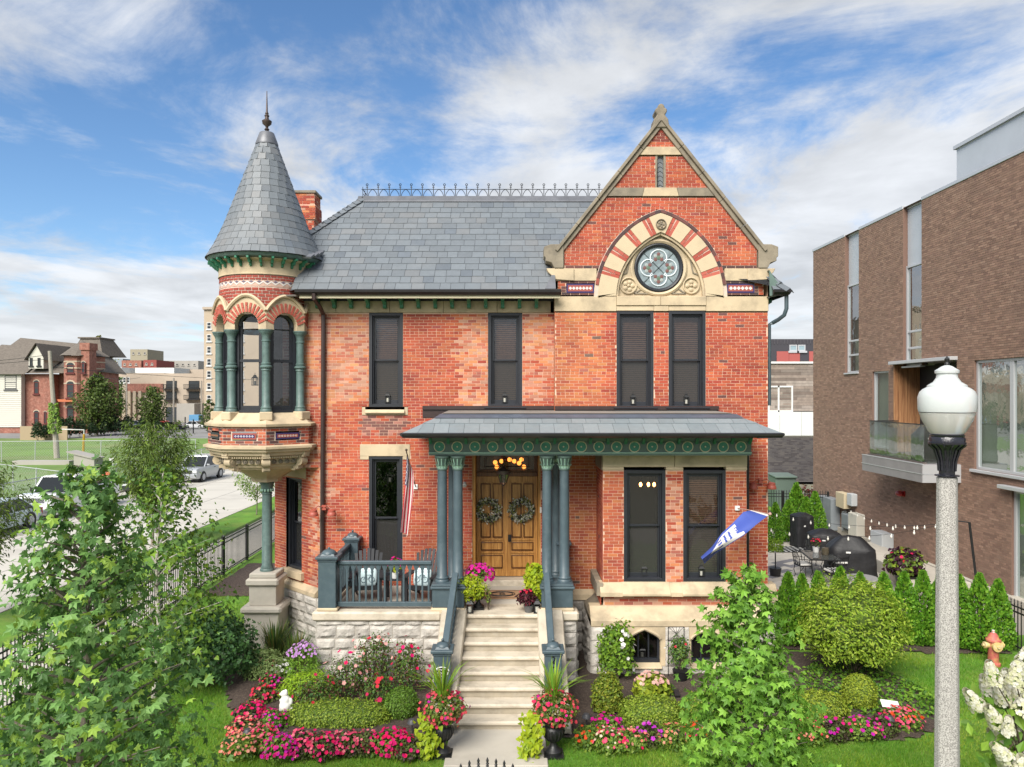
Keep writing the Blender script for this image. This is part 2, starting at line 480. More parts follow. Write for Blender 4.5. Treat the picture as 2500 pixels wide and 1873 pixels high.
# front walk and the beds
for i in range(4):
 b = MB(); b.box(-1.13, 0.60, 13.56 - 1.4 * (i + 1) + 0.008, 13.56 - 1.4 * i, -0.15, 0.035)
 b.build('front_walk', CONC, kind='structure', bevel=0.012)
def sheet(name, pts, z, m):
 b = MB(); b.poly([(x, y, z) for x, y in pts]); b.poly([(x, y, z - 0.06) for x, y in reversed(pts)])
 return b.build(name, m, kind='structure')
def bed_mesh(name, pts, zc, m, step=0.16):
 """mounded bed: a grid clipped to a polygon, lifted towards its middle, lumpy"""
 xs = [p[0] for p in pts]; ys = [p[1] for p in pts]
 def inside(x, y):
  c = False; n = len(pts)
  for i in range(n):
   x1, y1 = pts[i]; x2, y2 = pts[(i + 1) % n]
   if (y1 > y) != (y2 > y) and x < (x2 - x1) * (y - y1) / (y2 - y1) + x1: c = not c
  return c
 def dist(x, y):
  best = 9
  for i in range(len(pts)):
   ax, ay = pts[i]; bx, by = pts[(i + 1) % len(pts)]
   L2 = (bx - ax) ** 2 + (by - ay) ** 2
   t = max(0, min(1, ((x - ax) * (bx - ax) + (y - ay) * (by - ay)) / L2))
   best = min(best, math.hypot(x - ax - t * (bx - ax), y - ay - t * (by - ay)))
  return best
 nx = int((max(xs) - min(xs)) / step) + 2; ny = int((max(ys) - min(ys)) / step) + 2
 b = MB(); idx = {}
 for i in range(nx):
  for j in range(ny):
   x = min(xs) + i * step; y = min(ys) + j * step
   if inside(x, y):
    z = min(1, dist(x, y) / 0.35) * zc + 0.02 * noise.noise(Vector((x * 5, y * 5, 0))) + 0.012
    idx[i, j] = len(b.v); b.v.append((x + rnd.uniform(-.03, .03), y + rnd.uniform(-.03, .03), z))
 for (i, j) in idx:
  q = [(i, j), (i + 1, j), (i + 1, j + 1), (i, j + 1)]
  if all(k in idx for k in q):
   b.f.append([idx[k] for k in q]); b.c.append((1, 1, 1)); b.m.append(0)
 return b.build(name, m, kind='structure', smooth='all')
BED_L = [(-7.6, 17.6), (-6.2, 15.8), (-5.6, 14.4), (-4.95, 13.35), (-4.1, 12.95), (-2.5, 12.82), (-1.2, 12.95), (-1.15, 15.8), (-4.3, 15.95), (-5.2, 17.6)]
BED_R = [(0.85, 17.8), (0.75, 13.2), (1.3, 13.1), (2.8, 13.0), (5.4, 12.98), (7.2, 13.1), (8.0, 13.6), (8.35, 14.5), (8.6, 15.8), (8.3, 16.9), (7.2, 17.6), (6.3, 17.75), (5.9, 18.9), (5.0, 16.5), (2.0, 16.6), (2.0, 17.8)]
bed_mesh('flower_bed_soil', BED_L, 0.10, MULCH, 0.11)
bed_mesh('flower_bed_soil', BED_R, 0.08, MULCH, 0.11)
bed_mesh('hedge_bed_soil', [(6.3, 17.7), (12.0, 17.35), (12.1, 18.6), (6.3, 18.9)], 0.05, MULCH, 0.14)
bed_mesh('fence_bed_soil', [(-9.6, 22.5), (-6.8, 22.5), (-6.8, 27), (-9.6, 27)], 0.05, MULCH, 0.2)
# patio of large pavers laid askew, a band of grey ones
PAVE = mat('pale paver', rough=0.85, attr=True, var=(4, 0.08), bump=(70, 0.15))
slab('patio_base', 6.35, 14.2, 18.9, 34.0, -0.2, 0.006, mat('paver sand', (0.24, 0.22, 0.19), 0.95))
ca, sa = math.cos(R(33)), math.sin(R(33))
pav = []
for i in range(-24, 40):
 for j in range(-14, 44):
  u0, v0 = i * 0.62 + (0.31 if j % 2 else 0), j * 0.31
  cx_, cy_ = 10 + u0 * ca - v0 * sa, 26 + u0 * sa + v0 * ca
  if not (6.8 < cx_ < 13.8 and 19.3 < cy_ < 33.6): continue
  g = rnd.uniform(0.9, 1.08)
  dark = abs((cx_ - 7.4) * 0.79 - (cy_ - 23.8) * 0.61) < 0.24 and cx_ < 10.3 or abs((cx_ - 7.4) * 0.79 - (cy_ - 23.0) * 0.61) < 0.12 and cx_ < 10.3 or abs(cy_ - 22.0) < 0.2 and cx_ < 11
  col = (0.17 * g, 0.165 * g, 0.175 * g) if dark else (0.46 * g, 0.425 * g, 0.37 * g)
  pav.append((cx_, cy_, col))
pav.sort(key=lambda p: p[1])
patio = thing('patio', 'pale paved patio beside the brick house', 'patio', (10, 26, 0)); del patio['category']; patio['kind'] = 'structure'
rest = MB()
for k, (cx_, cy_, col) in enumerate(pav):
 b = MB(col) if k < 300 else rest
 b.col = col
 b.obox((cx_, cy_, 0.012 + 0.003 * rnd.random()), (0.304 * ca, 0.304 * sa, 0), (-0.149 * sa, 0.149 * ca, 0), (0, 0, 0.018))
 if k < 300: b.build('paver', PAVE, patio)
if rest.v: rest.build('pavers', PAVE, patio, kind='stuff')
# === THE HOUSE
house = thing('brick_house', 'red brick Victorian house with slate roof, conical corner turret and pointed front gable', 'house', (0, 18, 0))
BRK = []          # every brick of the house, sorted out at the end
def straight(O, U, Nn):
 O, U, Nn = Vector(O), Vector(U).normalized(), Vector(Nn).normalized()
 return lambda u: (O + U * u, U, Nn)
def ring(C, r):
 def f(u):
  a = u / r
  return (Vector((C[0] + r * math.sin(a), C[1] - r * math.cos(a), 0)), Vector((math.cos(a), math.sin(a), 0)), Vector((math.sin(a), -math.cos(a), 0)))
 return f
def lay(part, pos, z0, z1, ivs, colf, mortar, cs=0.0707, L=0.215, j=0.0105, out=0.006, dst=None, skip=None):
 dst = BRK if dst is None else dst
 k0, k1 = math.floor(z0 / cs + 1e-6), math.ceil(z1 / cs - 1e-6)
 for k in range(k0, k1):
  za, zb = max(z0, k * cs), min(z1, (k + 1) * cs)
  if zb - za < 0.004: continue
  zm = (za + zb) / 2
  for (a, c) in ivs(zm):
   if c - a < 0.02: continue
   if mortar is not None:
    n_ = max(1, int((c - a) / 0.35)) if getattr(pos, 'curved', False) else 1
    for q in range(n_):
     ua, ub = a + (c - a) * q / n_, a + (c - a) * (q + 1) / n_
     p, _, _ = pos(ua); p2, _, _ = pos(ub)
     mortar.quad((p.x, p.y, za), (p2.x, p2.y, za), (p2.x, p2.y, zb), (p.x, p.y, zb))
   if zb - za < 0.03: continue
   ph = (L / 2 if k % 2 else 0) + 0.02 * math.sin(k * 12.9)
   i0 = math.floor((a - ph) / L)
   u = ph + i0 * L
   if (k % 7) == 3 and L > 0.2: Lk = L / 2
   else: Lk = L
   while u < c:
    ua, ub = max(u, a), min(u + Lk, c)
    u += Lk
    if ub - ua < 0.035: continue
    um = (ua + ub) / 2
    if skip is not None and skip(um, zm): continue
    p, t, n = pos(um)
    hu = (ub - ua - j) / 2
    o_ = out + rnd.uniform(-0.002, 0.002)
    cc = Vector((p.x, p.y, zm)) + n * (o_ - 0.011)
    dst.append((part, cc, t * hu, Vector((0, 0, (zb - za - j) / 2)), n * 0.011, colf(um, zm)))
def mixc(a, b, t): return tuple(x + (y - x) * t for x, y in zip(a, b))
REDS = [(0.375, 0.074, 0.034), (0.40, 0.088, 0.039), (0.34, 0.060, 0.031), (0.42, 0.110, 0.044), (0.30, 0.048, 0.029), (0.385, 0.082, 0.039), (0.36, 0.068, 0.033)]
MIXED = [(0.50, 0.20, 0.115), (0.47, 0.25, 0.17), (0.53, 0.19, 0.08), (0.42, 0.13, 0.08), (0.33, 0.10, 0.07), (0.50, 0.27, 0.19), (0.51, 0.16, 0.08), (0.45, 0.20, 0.13), (0.55, 0.24, 0.11)]
DARKS = [(0.075, 0.038, 0.036), (0.12, 0.05, 0.045), (0.055, 0.035, 0.038)]
def c_red(x, z, k=0.0):
 c = rnd.choice(REDS); n1 = noise.noise(Vector((x * 1.1, z * 1.6, 3.3))); n2 = noise.noise(Vector((x * 3, z * 3, 9)))
 g = 1 + 0.22 * n1 + 0.14 * n2 + rnd.uniform(-0.09, 0.09)
 if rnd.random() < 0.012 + max(0, n1 - 0.3) * 0.3: c = rnd.choice(DARKS[1:2] + [(0.27, 0.06, 0.05)])
 return tuple(v * g for v in c)
def c_mixed(x, z):
 c = rnd.choice(MIXED); g = rnd.uniform(0.88, 1.1)
 return tuple(v * g for v in c)
def c_facade(x, z):
 n = 0.35 * noise.noise(Vector((x * 1.3, z * 1.3, 1)))
 t = 0
 if z > 5.95 + n * 0.4 and x < -3.5: t = 1
 elif z > 5.9 and -1.32 + n < x < -0.55: t = 0.9
 elif z > 6.0 and x > 0.2: t = 0.85
 elif x < -4.3 + n * 0.3 and z > 3.2: t = 0.6
 elif -3.7 < x < -2.5 and 5.15 < z < 5.72: return rnd.choice([(0.22, 0.08, 0.065), (0.16, 0.07, 0.06), (0.40, 0.17, 0.13)]) if rnd.random() < 0.8 else c_red(x, z)
 if rnd.random() < t: return c_mixed(x, z)
 return c_red(x, z)
def c_gable(x, z):
 if z < 8.2 and x < 2.2:
  c = c_red(x, z); return (c[0] * 1.07, c[1] * 1.55, c[2] * 1.35)
 return c_red(x, z)
def c_dark(x, z): return rnd.choice(DARKS)
def sub_iv(ivs, a, b):
 out = []
 for (p, q) in ivs:
  if b <= p or a >= q: out.append((p, q)); continue
  if a > p: out.append((p, a))
  if b < q: out.append((b, q))
 return out
# ---------- main front wall
YF = 18.0
W_OPEN = [(-3.49, -2.66, 5.86, 8.17), (-0.585, 0.25, 5.86, 8.17), (-3.49, -2.67, 1.60, 4.66), (-0.97, 0.70, 1.5, 4.99)]
W_STONE = [(-3.66, -2.54, 5.66, 5.86), (-3.71, -2.49, 4.66, 4.95), (-3.71, -3.49, 4.575, 4.66), (-2.67, -2.49, 4.575, 4.66)]
def iv_facade(z):
 iv = [(-4.69 if z < 4.35 else -5.6, 1.03)]
 if z > 8.16: return []
 for (a, b_, z0, z1) in W_OPEN + W_STONE:
  if z0 < z < z1: iv = sub_iv(iv, a, b_)
 return iv
m = MB(); fw = link('facade_wall', None, None) if False else None
mort = MB()
lay('F', straight((0, YF, 0), (1, 0, 0), (0, -1, 0)), 1.36, 8.16, iv_facade, c_facade, mort)
facade_wall = mort.build('facade_wall', MORTAR, house)
PARTS = {'F': facade_wall}
# ---------- gable wall
YG, GX = 17.7, 3.565
ARC_C, ARC_Z, R_IN, R_OUT, R_DK = 0.60, 8.50, 1.67, 2.10, 2.19
def arch_half(z, r):
 if z < ARC_Z: return r - ARC_C
 h = z - ARC_Z
 return max(0.0, math.sqrt(r * r - h * h) - ARC_C) if h < r else 0.0
def gable_half(z):
 if z < 9.70: return 2.31
 return max(0.0, (12.68 - z) / (12.68 - 9.62) * 2.36 - 0.02)
def iv_gable(z):
 if z < 8.16: iv = [(1.03, 6.14)]
 elif z < 8.52: return []
 elif z < 8.89: iv = [(1.10, 6.04)]
 elif z < 9.19: return []
 else: iv = [(GX - gable_half(z), GX + gable_half(z))]
 if 5.60 < z < 8.2: iv = sub_iv(sub_iv(iv, 2.51, 3.40), 3.76, 4.65)
 if z < 1.5 or (z < 5.0): iv = sub_iv(iv, 2.03, 5.23)
 if 8.52 < z < 10.7:
  h = arch_half(z, R_DK)
  if h > 0: iv = sub_iv(iv, GX - h, GX + h)
 if 8.60 < z < 8.83: iv = sub_iv(sub_iv(iv, 1.30, 1.98), 5.15, 5.82)
 if 10.92 < z < 11.13 or 11.91 < z < 12.11: return []
 if 11.05 < z < 11.97: iv = sub_iv(iv, GX - 0.125, GX + 0.125)
 return iv
def c_gab2(x, z):
 if 8.52 < z < 8.89 and (1.22 < x < 2.08 or 5.05 < x < 5.9): return c_dark(x, z)
 if 9.19 < z < 9.265: return c_dark(x, z)
 if 12.20 < z < 12.42 and abs(x - GX) < 0.16: return (0.17, 0.035, 0.025)
 return c_gable(x, z)
mort = MB()
lay('G', straight((0, YG, 0), (1, 0, 0), (0, -1, 0)), 1.36, 12.62, iv_gable, c_gab2, mort)
for (xa, xb) in ((1.03, 1.03), (6.14, 6.14)):       # the return faces of the projecting front
 mort.quad((xa, YG, 1.3), (xa, YG + 0.4, 1.3), (xa, YG + 0.4, 9.2), (xa, YG, 9.2))
gable_wall = mort.build('gable_wall', MORTAR, house); PARTS['G'] = gable_wall
mort = MB(); lay('S', straight((6.14, YG, 0), (0, 1, 0), (1, 0, 0)), 1.3, 8.5, lambda z: [(0, 8.0)], c_gable, mort, L=0.43)
PARTS['S'] = mort.build('side_wall', MORTAR, house); mort = MB(); lay('V', straight((1.03, YG + 0.3, 0), (0, -1, 0), (-1, 0, 0)), 1.4, 8.5, lambda z: [(0, 0.3)], c_gable, mort)
PARTS['V'] = mort.build('return_wall', MORTAR, house)
# ---------- bay wall with its two tall windows
YB = 16.45
BW = [(PX(1523, YB), PX(1625, YB)), (PX(1668, YB), PX(1772, YB))]
def iv_bay(z):
 if 1.70 < z < 1.98: return []
 iv = [(2.03, 5.23)]
 if 1.9 < z < 4.6:
  for a, c in BW: iv = sub_iv(iv, a, c)
 return iv
def c_bay(x, z):
 if z < 1.7: return rnd.choice(MIXED + DARKS[1:2] + REDS[:3])
 if BW[0][1] < x < BW[1][0]: return c_mixed(x, z) if rnd.random() < 0.75 else c_red(x, z)
 c = c_red(x, z); return (c[0] * 1.04, c[1] * 1.3, c[2] * 1.25)
mort = MB()
lay('B', straight((0, YB, 0), (1, 0, 0), (0, -1, 0)), 1.98, 4.48, iv_bay, c_bay, mort)
lay('B', straight((0, YB - 0.05, 0), (1, 0, 0), (0, -1, 0)), 1.47, 1.70, iv_bay, c_bay, mort)
lay('B', straight((2.03, YG, 0), (0, -1, 0), (-1, 0, 0)), 1.98, 4.48, lambda z: [(0, YG - YB)], c_red, mort)
lay('B', straight((1.97, YG, 0), (0, -1, 0), (-1, 0, 0)), 1.47, 1.70, lambda z: [(0, YG - YB + 0.05)], c_red, mort)
lay('B', straight((5.23, YB, 0), (0, 1, 0), (1, 0, 0)), 1.98, 4.48, lambda z: [(0, YG - YB)], c_red, mort)
PARTS['B'] = mort.build('bay_wall', MORTAR, house)
# ---------- chamfered corner under the turret
CH0 = Vector((-4.69, 18.0, 0)); CHU = Vector((-0.722, 0.693, 0)).normalized(); CHN = Vector((-0.693, -0.722, 0)).normalized()
mort = MB()
def iv_ch(z):
 iv = [(0, 2.2)]
 if 1.5 < z < 4.05: iv = sub_iv(iv, 0.84, 1.62)
 return iv
lay('C', straight(CH0, CHU, CHN), 1.36, 4.7, iv_ch, lambda u, z: c_mixed(u, z) if (u < 0.5 and rnd.random() < 0.55) else c_red(u, z), mort)
WX = CH0 + CHU * 2.2
lay('C', straight(WX, (0, 1, 0), (-1, 0, 0)), 1.36, 8.3, lambda z: [(0, 6.0)], c_red, mort, L=0.43)
PARTS['C'] = mort.build('corner_wall', MORTAR, house)
# solid body behind the walls so that nothing shines through
b = MB(); b.prism([(-4.6, 18.6), (1.2, 18.6), (1.2, 18.2), (6.0, 18.2), (6.0, 25.5), (-6.2, 25.5), (-6.2, 20.3)], 'z', 0.0, 8.4)
b.build('inner_core', DARKROOM, house)
# ---------- stone: belts, lintels, kneelers
def stone(name, boxes, m=LIME, parent=None, bevel=0.008, **kw):
 out = []
 for bx in boxes:
  b = MB(); b.box(*bx); out.append(b.build(name, m, parent or house, bevel=bevel, **kw))
 return out
stone('frieze_stone', [(-5.6 + 1.31 * i, -5.6 + 1.31 * (i + 1) - 0.006, YF - 0.035, YF + 0.2, 8.165, 8.47) for i in range(5)])
stone('sill_stone', [(-3.66, -2.54, YF - 0.02, YF + 0.2, 5.665, 5.857)])
b = MB(); b.prism([(YF - 0.02, 5.86), (YF - 0.02, 5.80), (YF - 0.10, 5.74), (YF - 0.10, 5.715), (YF - 0.02, 5.715)], 'x', -3.58, -2.62); b.build('window_sill', LIME, house)
stone('lintel_stone', [(-3.71, -2.49, YF - 0.02, YF + 0.2, 4.66, 4.95), (-3.71, -3.492, YF - 0.02, YF + 0.2, 4.576, 4.658), (-2.668, -2.49, YF - 0.02, YF + 0.2, 4.576, 4.658)])
# gable belts
stone('belt_stone', [(1.02, 2.505, YG - 0.03, YG + 0.2, 8.162, 8.517), (4.655, 6.15, YG - 0.03, YG + 0.2, 8.162, 8.517), (1.05, 2.03, YG - 0.03, YG + 0.2, 8.892, 9.187), (5.10, 6.08, YG - 0.03, YG + 0.2, 8.892, 9.187)])
stone('lintel_stone', [(2.508, GX - 0.003, YG - 0.05, YG + 0.2, 8.30, 8.517), (GX + 0.003, 4.652, YG - 0.05, YG + 0.2, 8.30, 8.517), (2.508, 3.402, YG - 0.02, YG + 0.2, 8.175, 8.297), (3.405, 3.757, YG - 0.03, YG + 0.2, 8.165, 8.297), (3.76, 4.652, YG - 0.02, YG + 0.2, 8.175, 8.297)])
for (z0, z1, n_) in ((10.922, 11.128, 3), (11.912, 12.108, 1)):
 ha, hb = gable_half(z0) - 0.02, gable_half(z1) - 0.02
 for i in range(n_):
  f0, f1 = -1 + 2 * i / n_, -1 + 2 * (i + 1) / n_
  b = MB(); b.prism([(GX + ha * f0 + 0.003, z0), (GX + ha * f1 - 0.003, z0), (GX + hb * f1 - 0.003, z1), (GX + hb * f0 + 0.003, z1)], 'y', YG - 0.03, YG + 0.2)
  b.build('belt_stone', LIME_D if (n_ == 3 and i != 1) else LIME, house, bevel=0.006)
# kneelers and copings
for sgn in (-1, 1):
 b = MB()
 def sx(v): return GX + sgn * v
 P = [(2.33, 9.19), (2.55, 9.19), (2.62, 9.32), (2.76, 9.36), (2.76, 9.44), (2.80, 9.47), (2.80, 9.70), (2.64, 9.76), (2.33, 9.76)]
 b.prism([(sx(u), z) for u, z in P], 'y', YG - 0.08, YG + 0.42)
 b.build('kneeler', LIME_D, house, bevel=0.01)
 b = MB(); P = [(2.08, 8.89), (2.55, 8.92), (2.60, 9.0), (2.70, 9.10), (2.74, 9.185), (2.08, 9.185)]
 b.prism([(sx(u), z) for u, z in P], 'y', YG - 0.06, YG + 0.3); b.build('corbel_stone', LIME, house, bevel=0.01)
 n_ = 5
 pa, pb = Vector((2.50, 0, 9.60)), Vector((0.02, 0, 12.74))
 dr = (pb - pa); nr = Vector((dr.z, 0, -dr.x)).normalized()
 for i in range(n_):
  a_, c_ = pa + dr * (i / n_), pa + dr * ((i + 1) / n_ - 0.0015)
  b = MB()
  for (t0, t1, ya, yb) in ((-0.13, -0.03, YG - 0.06, YG + 0.42), (-0.03, 0.045, YG - 0.12, YG + 0.47)):
   q = [a_ + nr * t0, c_ + nr * t0, c_ + nr * t1, a_ + nr * t1]
   b.prism([(sx(v.x), v.z) for v in q], 'y', ya, yb)
  b.build('coping_stone', LIME_D, house, bevel=0.008)
b = MB()
b.prism([(GX - 0.20, 12.54), (GX + 0.20, 12.55), (GX + 0.17, 12.75), (GX + 0.09, 12.85), (GX + 0.14, 12.93), (GX + 0.14, 13.00), (GX + 0.08, 13.02), (GX + 0.08, 13.07), (GX + 0.03, 13.12), (GX - 0.03, 13.12), (GX - 0.08, 13.07), (GX - 0.08, 13.02), (GX - 0.14, 13.00), (GX - 0.14, 12.93), (GX - 0.09, 12.85), (GX - 0.17, 12.75)], 'y', YG - 0.09, YG + 0.30)
b.build('gable_finial', LIME_D, house, bevel=0.02)
# narrow slit window high in the gable
def frame_boxes(b, x0, x1, z0, z1, t, ya, yb):
 b.box(x0, x0 + t, ya, yb, z0, z1); b.box(x1 - t, x1, ya, yb, z0, z1)
 b.box(x0 + t, x1 - t, ya, yb, z1 - t, z1); b.box(x0 + t, x1 - t, ya, yb, z0, z0 + t)
LEADED = mat('leaded glass', (0.15, 0.16, 0.165), 0.3, var=(40, 0.35), spec=0.6)
b = MB(); frame_boxes(b, GX - 0.125, GX + 0.125, 11.06, 11.965, 0.05, YG + 0.0, YG + 0.12); fo = b.build('slit_window', LIME_D, house, bevel=0.008)
b = MB(); b.box(GX - 0.076, GX + 0.076, YG + 0.07, YG + 0.09, 11.11, 11.915); b.build('pane', LEADED, fo)
b = MB()
for i in range(7):
 z_ = 11.17 + i * 0.11
 b.bar((GX - 0.07, YG + 0.066, z_), (GX, YG + 0.066, z_ + 0.05), 0.008); b.bar((GX, YG + 0.066, z_ + 0.05), (GX + 0.07, YG + 0.066, z_), 0.008)
b.build('lead_strip', CHARC, fo)
# ---------- the great pointed arch, rose window
def arc_pt(r, ang, side):      # side -1: the left arc, centred right of the axis
 return (GX - side * ARC_C + side * r * math.cos(ang), ARC_Z + r * math.sin(ang))
def arc_top(r): return math.acos(ARC_C / r)
TILE_RED = [(0.36, 0.075, 0.05), (0.40, 0.10, 0.07)]
arch = None
VST = mat('arch stone', (0.52, 0.42, 0.28), 0.75, var=(2.5, 0.12), bump=(40, 0.12), stain=(2.5, (0.27, 0.22, 0.15), 0.4))
b = MB()
amax = arc_top(R_OUT)
brick_angs = [R(v) for v in (18, 33, 48, 62.5)]
def sector(b, r0, r1, a0, a1, side, ya, yb, n=6):
 q = []
 for i in range(n + 1): q.append(arc_pt(r1, a0 + (a1 - a0) * i / n, side))
 for i in range(n + 1): q.append(arc_pt(r0, a1 + (a0 - a1) * i / n, side))
 b.prism(q, 'y', ya, yb)
bw = 0.105
for side in (-1, 1):
 edges = [R(-1)] + [v for a in brick_angs for v in (a - bw / 1.9 / 1.35, a + bw / 1.9 / 1.35)]
 for i in range(4):
  a0, a1 = edges[2 * i] + 0.004, edges[2 * i + 1] - 0.004
  b = MB()
  if i == 0:
   q = [arc_pt(R_OUT, a1 * k / 5, side) for k in range(6)] + [arc_pt(R_IN, a1 * k / 5, side) for k in range(5, -1, -1)]
   q = q + [(GX + side * (R_IN - ARC_C), 8.53), (GX + side * (R_OUT - ARC_C + 0.02), 8.53)]
   b.prism(q, 'y', YG - 0.045, YG + 0.2)
  else: sector(b, R_IN, R_OUT, a0, a1, side, YG - 0.045, YG + 0.2)
  b.build('arch_stone', VST, house, bevel=0.006)
 for a in brick_angs:
  for k in range(2):
   for (r0, r1) in (((R_IN, R_IN + 0.21), (R_IN + 0.22, R_OUT)) if k == 0 else ((R_IN, R_IN + 0.13), (R_IN + 0.14, R_IN + 0.29), (R_IN + 0.30, R_OUT))):
    am = a + (k - 0.5) * 0.072
    x_, z_ = arc_pt((r0 + r1) / 2, am, side)
    du = Vector((side * math.cos(am), 0, math.sin(am))); dv = Vector((-du.z, 0, du.x))
    BRK.append(('G', Vector((x_, YG - 0.035 + 0.02, z_)), du * (r1 - r0) / 2, dv * 0.058, Vector((0, -0.02, 0)), rnd.choice(TILE_RED)))
 na = 17
 am_ = arc_top((R_OUT + R_DK) / 2)
 for i in range(na):
  am = R(8) + (am_ - R(8)) * (i + 0.5) / na
  x_, z_ = arc_pt((R_OUT + R_DK) / 2 + 0.004, am, side)
  du = Vector((side * math.cos(am), 0, math.sin(am))); dv = Vector((-du.z, 0, du.x))
  BRK.append(('G', Vector((x_, YG - 0.03, z_)), dv * (1.07 * (am_ - R(8)) / na), du * 0.036, Vector((0, -0.02, 0)), rnd.choice(DARKS + [(0.30, 0.07, 0.05)] * 1)))
# mortar web behind the arch ring
b = MB()
for side in (-1, 1): sector(b, R_IN, R_DK + 0.01, 0, arc_top(R_DK), side, YG - 0.022, YG + 0.15, 14)
b.build('arch_mortar', MORTAR_W, house)
# keystone block with its carved flower
b = MB()
k0 = brick_angs[-1] + bw / 1.9 / 1.35 + 0.004
kp = [arc_pt(R_IN, k0 + (arc_top(R_IN) - k0) * i / 4, -1) for i in range(5)] + [arc_pt(R_IN, arc_top(R_IN) + (k0 - arc_top(R_IN)) * i / 4, 1) for i in range(1, 5)]
kp += [arc_pt(R_OUT, k0 + (arc_top(R_OUT) - k0) * i / 4, 1) for i in range(5)] + [arc_pt(R_OUT, arc_top(R_OUT) + (k0 - arc_top(R_OUT)) * i / 4, -1) for i in range(1, 5)]
b.prism(kp, 'y', YG - 0.05, YG + 0.2); ks = b.build('key_stone', VST, house, bevel=0.006)
def medallion(x, z, r, parent, petals=6, y=YG):
 b = MB(); b.T = Matrix.Translation((x, y, z)) @ Matrix.Rotation(R(90), 4, 'X')
 b.lathe([(r, 0), (r, 0.035), (r * 0.9, 0.045), (r * 0.82, 0.03), (r * 0.8, 0.005)], 0, 0, 28, cap=False)
 for i in range(petals):
  a = 2 * math.pi * i / petals
  b.ball((r * 0.45 * math.cos(a), r * 0.45 * math.sin(a), 0.01), r * 0.27, 8, 5, (1, 1, 0.5))
 b.ball((0, 0, 0.015), r * 0.2, 8, 5)
 b.build('carved_rosette', LIME_D if r < 0.14 else LIME, parent, smooth=True)
medallion(GX, 10.24, 0.125, ks, 5, YG - 0.05)
# tympanum: stone plate with a round hole and sunk triangles, set back in the arch
RWX, RWZ, RWR = PX(1610, YG), 9.225, 0.585
def tymp_poly():
 q = [(GX + (R_IN - ARC_C) - 0.003, 8.52)]
 for i in range(15): q.append(arc_pt(R_IN - 0.003, arc_top(R_IN - 0.003) * i / 14, 1))
 for i in range(13, -1, -1): q.append(arc_pt(R_IN - 0.003, arc_top(R_IN - 0.003) * i / 14, -1))
 q.append((GX - (R_IN - ARC_C) + 0.003, 8.52))
 return q
q = tymp_poly()
b = MB()
yt = YG + 0.09
n_ = 64
def ray_hit(a):
 dx, dz = math.cos(a), math.sin(a); best = 9
 for i in range(len(q)):
  (x1, z1), (x2, z2) = q[i], q[(i + 1) % len(q)]
  den = dx * (z2 - z1) - dz * (x2 - x1)
  if abs(den) < 1e-9: continue
  t = ((x1 - RWX) * (z2 - z1) - (z1 - RWZ) * (x2 - x1)) / den
  s_ = ((x1 - RWX) * dz - (z1 - RWZ) * dx) / den
  if t > 0 and -1e-6 <= s_ <= 1 + 1e-6: best = min(best, t)
 return best
angs = sorted([2 * math.pi * i / n_ for i in range(n_)] + [math.atan2(z - RWZ, x - RWX) % (2 * math.pi) for x, z in (q[0], q[-1], q[15])])
for i in range(len(angs)):
 a0, a1 = angs[i], angs[(i + 1) % len(angs)]
 t0, t1 = ray_hit(a0), ray_hit(a1)
 f = lambda a, t, y: (RWX + t * math.cos(a), y, RWZ + t * math.sin(a))
 b.quad(f(a0, RWR + 0.01, yt), f(a1, RWR + 0.01, yt), f(a1, t1, yt), f(a0, t0, yt))
 b.quad(f(a0, RWR + 0.01, yt + 0.12), f(a1, RWR + 0.01, yt + 0.12), f(a1, RWR + 0.01, yt), f(a0, RWR + 0.01, yt))
tymp = b.build('tympanum', LIME, house)
b = MB()
for side in (-1, 1): sector(b, R_IN - 0.055, R_IN - 0.004, 0, arc_top(R_IN - 0.03), side, YG + 0.0, YG + 0.10, 12)
b.T = Matrix.Translation((RWX, yt, RWZ)) @ Matrix.Rotation(R(90), 4, 'X')
b.lathe([(RWR + 0.10, 0), (RWR + 0.10, 0.025), (RWR + 0.06, 0.05), (RWR + 0.012, 0.02)], 0, 0, 48, cap=False)
b.build('arch_moulding', LIME, tymp, smooth=True)
for s_ in (-1, 1):
 medallion(GX + s_ * 0.755, 8.79, 0.205, tymp, 5 if s_ < 0 else 4, yt)
 b = MB()
 for (pa_, pb_, pc_) in (((0.28, 8.60), (0.62, 8.60), (0.44, 8.72)), ((0.80, 9.10), (0.94, 9.05), (0.66, 9.78)), ((0.05, 9.88), (0.22, 9.83), (0.04, 10.02))):
  t3 = [(GX + s_ * u, z) for u, z in (pa_, pb_, pc_)]
  for i in range(3):
   (xa, za), (xb, zb) = t3[i], t3[(i + 1) % 3]
   b.bar((xa, yt - 0.012, za), (xb, yt - 0.012, zb), 0.028, 0.026, up=(0, 1, 0))
 b.build('carved_panel', LIME_D, tymp)
b = MB(); b.T = Matrix.Translation((RWX, yt, RWZ)) @ Matrix.Rotation(R(90), 4, 'X')
b.lathe([(RWR, -0.08), (RWR, 0.02), (RWR - 0.03, 0.035), (RWR - 0.055, 0.02), (RWR - 0.085, -0.01), (RWR - 0.085, -0.06)], 0, 0, 48, cap=False)
rose = b.build('rose_window', CHARC, house, smooth=True)
ROSEG = mat('rose window glass', (0.19, 0.235, 0.25), 0.18, var=(9, 0.35), spec=0.8)
ROSEP = mat('pale lead tracery', (0.62, 0.68, 0.72), 0.4)
b = MB(); b.T = Matrix.Translation((RWX, yt + 0.03, RWZ)) @ Matrix.Rotation(R(90), 4, 'X'); b.lathe([(0.0, 0), (RWR - 0.085, 0.0)], 0, 0, 40, cap=False); b.build('pane', ROSEG, rose)
b = MB()
pts = []
